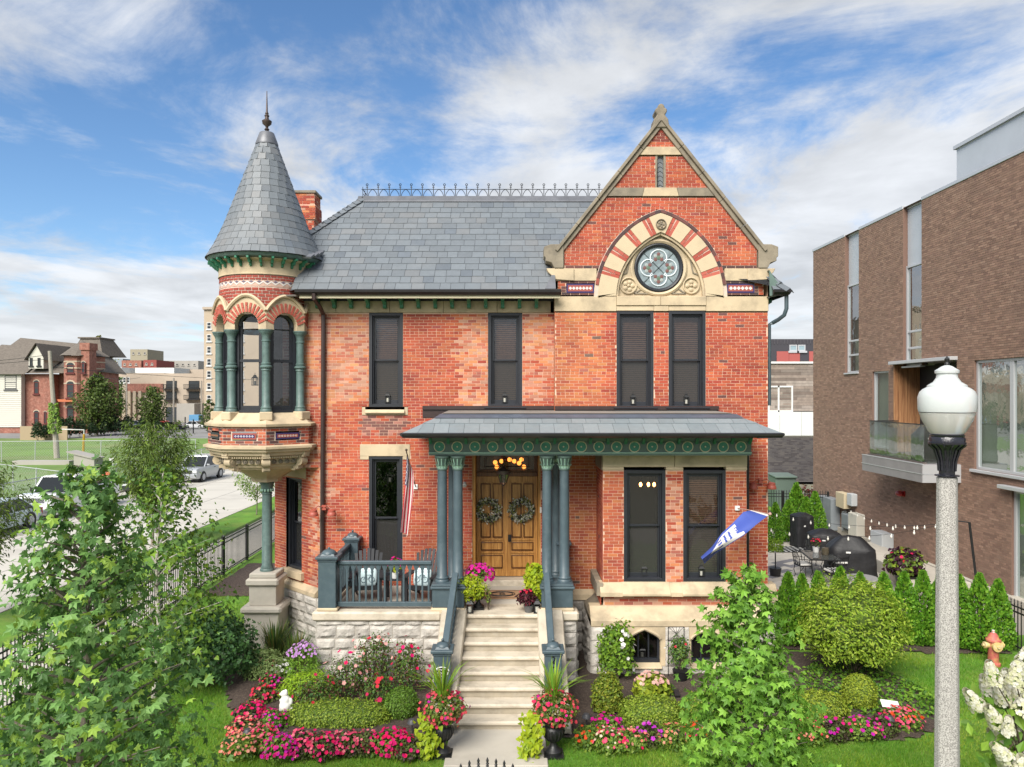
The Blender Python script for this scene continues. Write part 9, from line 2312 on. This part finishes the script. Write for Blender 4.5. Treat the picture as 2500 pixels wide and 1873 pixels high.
shrub('catmint', 'pale grey green mounded plant beside the stone pedestal', 'plant', (PX(645, 15.9), 15.9, 0.28), (0.52, 0.42, 0.42), 3000, 0.06, [(0.24, 0.33, 0.11), (0.30, 0.39, 0.15), (0.18, 0.27, 0.08)], SLIM, OVF, lumpy=0.3, up=0.9)
shrub('phlox', 'pale lavender phlox before the corner of the porch foundation', 'flower', (PX(738, 15.3), 15.35, 0.42), (0.38, 0.30, 0.55), 1300, 0.07, [(0.18, 0.32, 0.03), (0.13, 0.25, 0.03)], SLIM, OVF, up=0.6, bloom=[(110, [(0.48, 0.27, 0.52), (0.40, 0.2, 0.46)], 0.05, 0.62)])
shrub('lime_perennial', 'bright lime leafed mound behind the red roses', 'plant', (PX(758, 14.8), 14.75, 0.26), (0.62, 0.40, 0.36), 1900, 0.075, [(0.26, 0.42, 0.02), (0.20, 0.36, 0.02), (0.32, 0.46, 0.03)], SLIM, OVF)
RP, RR, WH, SA, MG, CR, OR = [(0.62, 0.25, 0.24), (0.66, 0.33, 0.30)], [(0.55, 0.03, 0.05), (0.50, 0.02, 0.09)], [(0.72, 0.70, 0.68)], [(0.66, 0.19, 0.13), (0.64, 0.27, 0.20)], [(0.55, 0.008, 0.22), (0.46, 0.012, 0.32), (0.60, 0.012, 0.17)], [(0.60, 0.006, 0.08), (0.56, 0.01, 0.13)], [(0.60, 0.07, 0.02)]
PK = [(0.62, 0.085, 0.16), (0.60, 0.05, 0.12), (0.64, 0.16, 0.2)]
ROSEL = [(0.06, 0.13, 0.035), (0.09, 0.17, 0.03), (0.13, 0.20, 0.03), (0.13, 0.06, 0.04)]
for lb, px_, d, r_, bl in (('rose bush with small red blooms over lime leaves near the white statue', 775, 14.2, (0.46, 0.34, 0.36), [(9, RR, 0.075, 0.0)]), ('pink and crimson rose bush in the middle of the porch foundation', 850, 14.75, (0.48, 0.36, 0.48), [(14, RP, 0.075, 0.1), (5, CR, 0.08, -0.1)]), ('tall pale pink rose bush against the porch foundation', 915, 15.15, (0.42, 0.30, 0.66), [(16, RP, 0.07, 0.3), (5, RR, 0.075, -0.3)]), ('red rose bush just left of the boxwood ball', 925, 14.3, (0.36, 0.32, 0.38), [(12, RR, 0.08, -0.1)]), ('crimson rose bush at the right end of the porch foundation', 995, 14.95, (0.36, 0.30, 0.60), [(15, CR, 0.075, 0.0), (4, RP, 0.06, 0.3)])):
 shrub('rose_bush', lb, 'rose bush', (PX(px_, d), d, r_[2] * 0.95), r_, 1500, 0.05, ROSEL, lumpy=0.45, bloom=bl, shell=0.5, stems=14)
# bedding flowers: one clump after another along the edge of the beds
CL = 'clump of bedding flowers'
for lb, px_, py_, r_, dark, bl in (('salmon pink bedding clump at the left tip of the left bed', 588, 1838, .30, 0, [(60, SA, .05, .1)]), ('coral and red bedding clump above the left tip of the left bed', 598, 1795, .30, 1, [(46, SA, .05, .0), (12, RR, .055, .1)]), ('red bedding clump left of the white statue', 612, 1752, .28, 1, [(44, CR, .06, .1), (14, PK, .05, 0)]), ('scarlet bedding clump behind the white statue', 642, 1712, .24, 1, [(26, RR, .06, .2), (10, SA, .05, 0)]), ('dark leaved bedding clump with a few purple blooms', 662, 1680, .24, 1, [(12, MG, .05, .2), (8, RR, .05, .1)]), ('coral red bedding clump by the grey green mound', 650, 1642, .22, 1, [(22, PK, .055, .2)]), ('white bedding clump beside the lime perennial', 690, 1648, .20, 0, [(16, WH, .07, .2)]), ('magenta bedding clump in front of the white statue', 668, 1775, .27, 0, [(40, MG, .05, .1)]),
  ('pink and red bedding clump at the front left of the hedge', 640, 1818, .30, 0, [(40, PK, .055, .0), (20, RR, .05, .1)]), ('vivid magenta bedding clump below the left end of the hedge', 690, 1838, .32, 0, [(80, MG, .055, -.1)]), ('rose pink bedding clump below the hedge', 745, 1830, .31, 1, [(52, PK, .058, -.1), (12, CR, .05, 0)]), ('hot pink bedding clump below the middle of the hedge', 795, 1834, .31, 1, [(50, CR, .06, -.1), (20, PK, .05, 0)]), ('coral pink bedding clump below the right part of the hedge', 848, 1826, .31, 1, [(60, PK, .055, -.1)]), ('sparse pale pink bedding clump between two brighter ones', 893, 1828, .25, 1, [(18, PK, .05, .0)]), ('crimson bedding clump below the boxwood ball', 952, 1826, .34, 0, [(90, CR, .062, -.1)]), ('deep red bedding clump left of the trailing lime vine', 1002, 1838, .26, 1, [(22, CR, .06, .0)]),
  ('orange bedding clump at the left tip of the right bed', 1432, 1812, .22, 0, [(18, OR, .05, .1)]), ('magenta bedding clump below the golden dwarf arborvitae', 1480, 1788, .30, 0, [(34, MG, .06, .1)]), ('mixed pink and cream bedding clump at the front of the right bed', 1492, 1822, .30, 0, [(26, PK, .055, .1), (14, [(0.6, 0.5, 0.36)], .045, 0)]), ('salmon bedding clump before the right boxwood hedge', 1540, 1820, .27, 0, [(22, SA, .05, .1), (8, CR, .06, .1)]), ('violet blooms over dark leaves before the right boxwood hedge', 1588, 1806, .26, 1, [(18, [(0.42, 0.03, 0.42), (0.50, 0.05, 0.45)], .065, .2)]), ('peach bedding clump left of the young sweetgum', 1640, 1812, .26, 0, [(26, SA, .05, .1)]), ('orange and pink bedding clump behind the young sweetgum', 1700, 1806, .27, 0, [(18, OR, .05, .2), (14, MG, .05, .1)]), ('red salmon begonia clump right of the young sweetgum', 1975, 1800, .28, 0, [(40, SA, .05, .0), (10, RR, .05, .3)]), ('dark leaved clump with two violet blooms below the yellow hedge', 2035, 1794, .25, 1, [(10, MG, .06, .3)]), ('magenta bedding clump below the yellow boxwood ball', 2105, 1790, .31, 0, [(26, MG, .06, .0), (8, SA, .05, .2)]), ('pink and violet bedding clump left of the coral begonias', 2155, 1784, .25, 1, [(9, MG, .06, .2)]), ('coral begonia clump at the right tip of the right bed', 2205, 1768, .33, 0, [(85, PK, .05, -.1), (16, OR, .06, .4)])):
 x, y = GP(px_, py_, 0.10); shrub('bedding_flowers', lb, 'flowers', (x, y, 0.15), (r_, r_ * 0.85, 0.22), 700, 0.06, DKL if dark else [(0.14, 0.24, 0.03), (0.20, 0.28, 0.04), (0.09, 0.17, 0.03)], OVAL, OVF, lumpy=0.35, bloom=bl, group='bedding flowers along the beds', stems=3)
shrub('hydrangea', 'small hydrangea with pale pink heads and lime leaves in the right bed', 'flower', (PX(1592, 14.9), 14.9, 0.20), (0.36, 0.3, 0.30), 420, 0.11, [(0.30, 0.36, 0.03), (0.20, 0.28, 0.03)], HEART, HEF, bloom=[(60, [(0.64, 0.40, 0.33), (0.60, 0.34, 0.30)], .07, .55)])
shrub('small_perennial', 'little green perennial right of the pale pink hydrangea', 'plant', (PX(1632, 15.0), 15.0, 0.12), (0.16, 0.16, 0.17), 260, 0.06, GRN, SLIM, OVF, up=0.8)
shrub('mandevilla', 'white flowering climber at the left corner of the bay basement', 'climber', (PX(1503, 15.75), 15.72, 0.62), (0.36, 0.20, 0.66), 1300, 0.09, [(0.14, 0.26, 0.025), (0.20, 0.33, 0.03), (0.09, 0.18, 0.02)], OVAL, OVF, lumpy=0.35, p=2.6, bloom=[(26, WH, 0.085, -0.6)])
tr = shrub('climbing_rose', 'rose climbing a black trellis in a pot between the basement windows', 'climber', (PX(1660, 15.75), 15.75, 0.62), (0.24, 0.16, 0.42), 700, 0.06, ROSEL[:3], lumpy=0.5, shell=0.4, bloom=[(3, RR, .06, .2), (3, WH, .06, .2)])
b = MB(); x_ = PX(1651, 15.9)
for dx in (-0.17, 0.17): b.tube([(x_ + dx, 15.9, 0), (x_ + dx, 15.9, 1.15)], 0.01, 5)
for z_ in (1.15, 0.85, 0.55): b.tube([(x_ - .17, 15.9, z_), (x_ + .17, 15.9, z_)], 0.008, 4)
for k in range(4): b.tube([(x_ - .17 + k * .085, 15.9, .85), (x_ + .17 - k * .085, 15.9, 1.15)], 0.005, 4); b.tube([(x_ - .17 + k * .085, 15.9, 1.15), (x_ + .17 - k * .085, 15.9, .85)], 0.005, 4)
b.build('trellis', BLACKM, tr); b = MB(); b.lathe([(0.10, 0), (0.17, 0.26), (0.18, 0.3), (0.15, 0.3)], PX(1662, 15.7), 15.7, 16); b.build('pot', BLACKM, tr, smooth=True)
def blades(name, parent, c, n, h, spread, pal, w=0.02, out=0.55):
 b = MB()
 for k in range(n):
  a = rnd.uniform(0, 6.283); L_ = h * rnd.uniform(0.65, 1.1); o = rnd.uniform(0.08, out); d = Vector((math.cos(a), math.sin(a), 0)); s_ = Vector((-d.y, d.x, 0)) * w / 2; p0 = Vector(c) + d * spread * rnd.random()
  P = [p0 + d * (o * L_ * f ** 1.8) + Vector((0, 0, L_ * (f - 0.45 * o * f ** 2.6))) for f in (0, 0.4, 0.75, 1)]
  b.col = tuple(v * rnd.uniform(0.8, 1.2) for v in rnd.choice(pal)); b.add([P[0] - s_, P[0] + s_, P[1] + s_, P[1] - s_, P[2] + s_ * .8, P[2] - s_ * .8, P[3]], [(0, 1, 2, 3), (3, 2, 4, 5), (5, 4, 6)])
 return b.build(name, LEAF, parent, kind='stuff')
for px_, d, h, lb in ((672, 16.9, 1.0, 'dark strappy iris clump against the stone pedestal'), (728, 16.6, .85, 'dark strappy iris clump beside the corner of the porch')):
 t = thing('iris_clump', lb, 'plant', (PX(px_, d), d, 0.05)); blades('blades', t, (PX(px_, d), d, 0.05), 170, h, 0.22, [(0.055, 0.10, 0.03), (0.08, 0.14, 0.03), (0.16, 0.17, 0.04)], 0.024, 0.5)
# urns beside the steps
URN = [(0.15, 0.0), (0.15, 0.05), (0.13, 0.07), (0.08, 0.11), (0.055, 0.17), (0.06, 0.20), (0.10, 0.23), (0.16, 0.30), (0.185, 0.38), (0.18, 0.44), (0.15, 0.47), (0.16, 0.50), (0.20, 0.53), (0.21, 0.56), (0.17, 0.56)]
def urn(label, x, y, z, s):
 t = thing('garden_urn', label, 'urn', (x, y, z)); b = MB(); b.box(x - .17 * s, x + .17 * s, y - .17 * s, y + .17 * s, z, z + .04); b.lathe([(r_ * s, z + .04 + q * s) for r_, q in URN], x, y, 22); b.build('bowl', BLACKM, t, smooth=True)
 for k in range(18): a = 2 * math.pi * k / 18; b = MB(); b.tube([(x + r_ * s * math.cos(a), y + r_ * s * math.sin(a), z + .04 + q * s) for r_, q in ((.11, .235), (.165, .30), (.19, .38), (.182, .44))], 0.012, 5); b.build('flute', BLACKM, t)
 return t
for px_, lb, vx in ((1080, 'left', -0.20), (1351, 'right', -0.36)):
 x, y = PX(px_, 12.6), 12.6
 urn('black fluted urn on the lawn at the foot of the steps, %s of the walk' % lb, x, y, 0.0, 1.0)
 t = shrub('begonia', 'red begonias in the urn on the %s of the front walk' % lb, 'flowers', (x + .02, y, 0.80), (0.36, 0.34, 0.28), 1500, 0.055, [(0.14, 0.22, 0.03), (0.09, 0.15, 0.03), (0.2, 0.16, 0.05)], lumpy=0.3, zmin=-.8, bloom=[(130, [(0.60, 0.06, 0.09), (0.60, 0.09, 0.10), (0.56, 0.03, 0.10)], .052, -.7), (14, MG, .055, -.4)])
 t = thing('spike_grass', 'upright green spike grass rising from the %s urn' % lb, 'plant', (x, y, .85)); blades('blades', t, (x, y, .85), 85, .85, 0.08, [(0.22, 0.36, 0.03), (0.30, 0.44, 0.05), (0.16, 0.28, 0.03)], 0.024, 0.85)
 t = thing('lime_vine', 'lime sweet potato vine trailing to the ground from the %s urn' % lb, 'vine', (x + vx, y, 0.6)); n = 230
 f = rg.uniform(0, 1, n); P = np.stack([x + vx + rg.normal(0, .085, n) - .05 * f, y - .10 - .1 * np.sin(f * 3) + rg.normal(0, .06, n), .78 - f * .78], 1)
 leaf_parts(t, P, np.array([-.2, -.9, .45]) + rg.normal(0, .3, (n, 3)), np.array([0, -.2, -1]) + rg.normal(0, .35, (n, 3)), rg.uniform(.07, .11, n), cols(n, LIMEC, .12), HEART, HEF)
 b = MB()
 for k in range(6): b.tube([(x + vx + .1, y - .05, .75), (x + vx + rnd.uniform(-.1, .1), y - .16, .5), (x + vx + rnd.uniform(-.1, .1), y - .12, .08)], .006, 4)
 b.build('stem', TWIG, t)
# pots on the landing and patio
xl = PX(1163, 16.0); urn('black urn on the landing left of the doors', PX(1168, 16.05), 16.05, 1.505, 0.72)
shrub('petunia', 'bright magenta petunias in the landing urn', 'flowers', (PX(1172, 16.2), 16.22, 2.22), (0.27, 0.2, 0.17), 300, .05, GRN, bloom=[(85, [(0.58, 0.012, 0.24), (0.52, 0.02, 0.27)], .075, -.5)])
shrub('lime_plant', 'ball of lime green leaves in front of the petunias', 'plant', (PX(1150, 15.85), 15.85, 2.0), (0.31, 0.2, 0.27), 900, .085, LIMEC, SLIM * np.array([1.4, 1, 1]), OVF, up=.5, zmin=-.9)
shrub('creeping_jenny', 'thin trailing vine on the right side of the landing urn', 'vine', (PX(1192, 15.95), 15.95, 1.78), (0.06, 0.1, 0.26), 130, .035, [(0.22, 0.32, 0.05)], lumpy=.5)
b = MB(); b.lathe([(0.10, 1.505), (0.14, 1.72), (0.15, 1.75), (0.12, 1.75)], PX(1312, 16.1), 16.1, 18); b.build('flower_pot', BLACKM, smooth=True, label='tall dark pot against the right column plinth', cat='flower pot')
shrub('lime_plant', 'tall lime green foliage beside the right column plinth', 'plant', (PX(1308, 16.05), 16.05, 2.05), (0.24, 0.2, 0.42), 900, .085, LIMEC, HEART, HEF, zmin=-.9, lumpy=.3)
b = MB(); b.lathe([(0.08, 1.505), (0.11, 1.62), (0.115, 1.66), (0.09, 1.66)], PX(1291, 15.8), 15.8, 18); b.build('flower_pot', mat('grey pot glaze', (0.10, 0.10, 0.10), .5), smooth=True, label='small grey pot holding the dark red coleus', cat='flower pot')
shrub('coleus', 'dark purple red coleus in the small grey pot', 'plant', (PX(1285, 15.8), 15.78, 1.80), (0.20, 0.16, 0.17), 320, .08, [(0.07, 0.012, 0.025), (0.11, 0.02, 0.03), (0.05, 0.02, 0.02)], OVAL, OVF, bloom=[(9, RR, .05, .5)])
b = MB(); b.lathe([(0.07, 1.99), (0.09, 2.11), (0.07, 2.11)], -2.66, 16.78, 14); b.build('flower_pot', WHITEP, smooth=True, label='white flower pot on the small porch table', cat='flower pot'); shrub('petunia', 'pink and lime potted flowers between the adirondack chairs', 'flowers', (-2.66, 16.78, 2.26), (.16, .14, .16), 200, .05, LIMEC, bloom=[(26, MG, .065, .2)])
b = MB(); b.lathe([(0.22, 0.0), (0.33, 0.5), (0.36, 0.55), (0.3, 0.55)], 12.3, 23.0, 20); b.build('planter_pot', BLACKM, smooth=True, label='large dark planter pot at the end of the concrete ledge', cat='flower pot')
shrub('mixed_planting', 'coleus and yellow green trailing plants in the large dark planter pot', 'plant', (12.25, 23.0, .92), (.55, .45, .42), 900, .13, [(0.20, 0.28, 0.03), (0.05, 0.015, 0.03), (0.10, 0.16, 0.03), (0.04, 0.012, 0.025)], HEART, HEF, lumpy=.5, zmin=-.8, bloom=[(8, RR, .09, .2)])
shrub('topiary_ball', 'lime green topiary ball on a stem beside the right house corner', 'shrub', (PX(1893, 25), 25, 1.0), (.27, .27, .28), 700, .06, [(0.16, 0.28, 0.02), (0.22, 0.33, 0.03)], stems=0); b = MB(); b.tube([(PX(1893, 25), 25, 0), (PX(1893, 25), 25, .8)], .02, 6); b.lathe([(.16, 0), (.2, .3)], PX(1893, 25), 25, 14); b.build('flower_pot', BLACKM, label='dark pot and stem under the topiary ball', cat='flower pot')
shrub('coleus', 'dark leaved plant with red blooms at the right corner of the house', 'plant', (PX(1905, 18.6), 18.65, .72), (.22, .22, .42), 420, .09, [(0.03, 0.02, 0.03), (0.06, 0.03, 0.035)], bloom=[(9, PK, .1, .5)])
shrub('table_flowers', 'red flowers in the white pot on the patio table', 'flowers', (10.45, 25.35, 1.06), (.16, .16, .14), 160, .06, DKL, bloom=[(14, RR, .06, .2)])
shrub('red_shrub', 'russet leaved shrub before the dark brick townhouse', 'shrub', (PX(1972, 38), 38.3, .7), (.8, .6, .7), 600, .14, [(0.14, 0.03, 0.025), (0.09, 0.03, 0.02), (0.16, 0.08, 0.03)])
# hydrangea tree at the lower right: every flower head and leaf its own piece
t = thing('panicle_hydrangea', 'hydrangea with big creamy white flower heads at lower right', 'hydrangea', (6.55, 9.4, 0)); b = MB(); b.tube([(6.6, 9.4, 0), (6.55, 9.4, 1.5)], .035, 7)
heads = [(2372, 1705, -60), (2408, 1672, -40), (2420, 1640, -30), (2455, 1660, -15), (2442, 1690, -35), (2482, 1640, 0), (2490, 1680, 10), (2500, 1715, 20), (2422, 1745, -50), (2430, 1800, -60), (2440, 1835, -70), (2450, 1862, -50), (2480, 1795, 20), (2462, 1770, -10), (2500, 1605, 15), (2505, 1840, 20), (2488, 1870, 0)]
HB = [(0.66, 0.63, 0.50), (0.70, 0.68, 0.60), (0.58, 0.58, 0.36)]
for k, (px_, py_, tl) in enumerate(heads):
 d = 9.25 + 0.25 * math.sin(k * 2.3); c = np.array([PX(px_, d), d, PZ(py_, d)]); n = 190; D = sph(n); ax = np.array([math.sin(R(tl)) * .8, -.25, math.cos(R(tl * .6))]); ax /= np.linalg.norm(ax); h = rg.uniform(-1, 1, n); rr = .105 * (1 - .62 * (h * .5 + .5) ** 1.4)
 D = np.cross(D, ax); D /= np.linalg.norm(D, axis=1, keepdims=True); P = c + ax * (h * .15)[:, None] + D * rr[:, None] * rg.uniform(.8, 1, (n, 1)); N = D + ax * .35; s_ = 0.75 if k in (12, 13) else 1
 o = leaves('flower_head', t, c + (P - c) * s_, N, rg.normal(0, 1, (n, 3)), rg.uniform(.042, .06, n), cols(n, HB, .1), DISC, DSF, PETAL, kind=None); b.tube([(6.55, 9.4, 1.4), tuple((c + np.array([6.55, 9.4, 1.8])) / 2), tuple(c - ax * .1)], .012, 5, .006)
b.build('stem', TWIG, t); n = 170; P = np.stack([rg.normal(6.45, .30, n), rg.uniform(9.1, 9.7, n), rg.uniform(1.25, 2.25, n)], 1)
leaf_parts(t, P, np.array([-.2, -.6, .9]) + rg.normal(0, .35, (n, 3)), rg.normal(0, 1, (n, 3)) + np.array([0, 0, -.3]), rg.uniform(.15, .22, n), cols(n, [(0.13, 0.26, 0.03), (0.20, 0.33, 0.04), (0.09, 0.20, 0.03)], .15), np.array([(0, 0, 0), (-.27, .42, .05), (0, .45, 0), (0, 1, -.1), (.27, .42, .05)]), [(0, 4, 3), (0, 3, 1)])
# wreaths on the doors
for px_, lb in ((1192, 'silvery berry wreath on the left oak door'), (1273, 'silvery berry wreath on the right oak door')):
 x, z, y = PX(px_, YD - .06), PZ(1245, YD - .06), YD - .06; t = thing('wreath', lb, 'wreath', (x, y, z), 'wreaths on the oak doors'); n = 900; a = rg.uniform(0, 6.283, n); rr = rg.normal(.215, .045, n); P = np.stack([x + rr * np.cos(a), y - rg.uniform(.0, .07, n), z + rr * np.sin(a)], 1)
 leaves('foliage', t, P, rg.normal(0, .6, (n, 3)) + np.array([0, -1, 0]), np.stack([np.cos(a + .7), np.full(n, -.2), np.sin(a + .7)], 1) + rg.normal(0, .4, (n, 3)), rg.uniform(.04, .085, n), cols(n, [(0.10, 0.12, 0.07), (0.16, 0.17, 0.10), (0.05, 0.05, 0.04), (0.6, 0.6, 0.5), (0.3, 0.32, 0.08), (0.62, 0.6, 0.52)], .2)); b = MB(); b.tube([(x + .2 * math.cos(q), y - .01, z + .2 * math.sin(q)) for q in np.linspace(0, 6.29, 25)], .025, 6); b.build('hoop', TWIG, t)
# white stone squirrel
x, y = GP(697, 1748, 0.02); b = MB()
for (dx, dz, r_, sq) in ((0, .10, .105, (1, .9, 1)), (0, .19, .085, (.95, .85, 1.1)), (-.02, .30, .062, (1.05, .85, .95)), (-.07, .29, .03, (1.3, .8, .8)), (-.075, .19, .028, (1, 1, 1)), (.06, .05, .06, (1.3, .9, .7)), (-.06, .04, .045, (1.2, 1, .7)), (.09, .16, .045, (.8, .8, 1.6)), (.0, .355, .02, (.8, .8, 1.2)), (.02, .35, .02, (.8, .8, 1.2))): b.ball((dx, 0, dz), r_, 14, 9, sq)
me = b.mesh('tmp', [WHITEP]); o = bpy.data.objects.new('tmp', me); COL.objects.link(o); md = o.modifiers.new('r', 'REMESH'); md.mode = 'VOXEL'; md.voxel_size = .012; md2 = o.modifiers.new('s', 'SMOOTH'); md2.iterations = 3; md2.factor = .5
me = bpy.data.meshes.new_from_object(o.evaluated_get(bpy.context.evaluated_depsgraph_get())); bpy.data.objects.remove(o); me.name = 'animal_statue'; me.materials.clear(); me.materials.append(mat('white cast stone', (0.66, 0.65, 0.60), .7)); me.shade_smooth(); o = link('animal_statue', me); o.location = (x, y, .10); o.scale = (1.15,) * 3; props(o, 'small white stone animal sitting upright among the left bedding flowers', 'statue')
for px_, py_, lb in ((1432, 1776, 'black dome path light at the left tip of the right bed'), (1006, 1790, 'black dome path light beside the left trailing vine'), (2172, 1782, 'black dome path light among the coral begonias'), (605, 1815, 'small dark path light at the left tip of the left bed')):
 x, y = GP(px_, py_, .1); b = MB(); b.tube([(x, y, 0), (x, y, .30)], .012, 6); b.lathe([(.09, .28), (.085, .30), (.05, .35), (0, .36)], x, y, 16); b.build('path_light', mat('dark path light', (.05, .05, .055), .5), label=lb, cat='path light', smooth=True)
x, y = GP(1652, 1698, .1); b = MB(); b.obox((x, y, .12), (.05, 0, 0), (0, .09, .03), (0, -.02, .05)); b.tube([(x, y, 0), (x, y, .1)], .01, 5); b.build('flood_light', GUTTER, label='small black flood light in the mulch under the basement windows', cat='garden light')
t = thing('garden_sign', 'small white sign plate on a stake left of the lamp post', 'sign', (*GP(2172, 1765, .0), 0)); x, y = t.location.x, t.location.y; b = MB(); b.tube([(x + .02, y, 0), (x + .02, y, .3)], .012, 6); b.build('stake', BLACKM, t); b = MB(); b.obox((x, y - .02, .36), (.17, .02, -.03), (0, .05, .05), (0.008, -.006, .006)); b.build('plate', WHITEP, t, bevel=.004)
# real grass on the lawns that come near the camera
def in_poly(X, Y, pts):
 c = np.zeros(len(X), bool)
 for (x1, y1), (x2, y2) in zip(pts, pts[1:] + pts[:1]):
  if y1 != y2: c ^= ((y1 > Y) != (y2 > Y)) & (X < (x2 - x1) * (Y - y1) / (y2 - y1) + x1)
 return c
n = 420000; Y = 11.6 + 15 * rg.uniform(0, 1, n) ** 1.7; X = rg.uniform(-.72, .72, n) * Y
k_ = (X > -9.9) & (X < 12.1) & ~((X > -1.16) & (X < .63) & (Y < 15)) & ~in_poly(X, Y, BED_L) & ~in_poly(X, Y, BED_R) & ~((X > 6.3) & (Y > 17.5)) & ~((X > -4.4) & (X < 6.3) & (Y > 15.7)) & ~((X > -6.6) & (Y > 17.6)) & (Y < 23)
X, Y = X[k_], Y[k_]; n = len(X); P = np.stack([X, Y, np.zeros(n)], 1); a = rg.uniform(0, 6.283, n); hh = rg.uniform(.03, .075, n) * (1 + .3 * np.sin(X * 3 + 2 * np.sin(Y * 2.2))); w = np.stack([np.cos(a), np.sin(a), np.zeros(n)], 1) * (.0038 * (Y / 12))[:, None]
V = np.stack([P - w, P + w, P + np.stack([rg.normal(0, .025, n), rg.normal(0, .025, n), hh], 1)], 1).reshape(-1, 3)
pt = np.array([noise.noise(Vector((x_ * .7, y_ * .7, 0))) for x_, y_ in zip(X, Y)])[:, None]; C = cols(n, [(0.13, 0.28, 0.018), (0.165, 0.325, 0.022), (0.10, 0.24, 0.016), (0.25, 0.34, 0.045)], .2) * (1 + np.array([[.75, .28, .4]]) * pt)
props(link('grass', np_mesh('grass', V, np.arange(n * 3).reshape(-1, 3), C, LEAF, 3)), 'short green lawn grass round the house', 'grass', 'stuff')
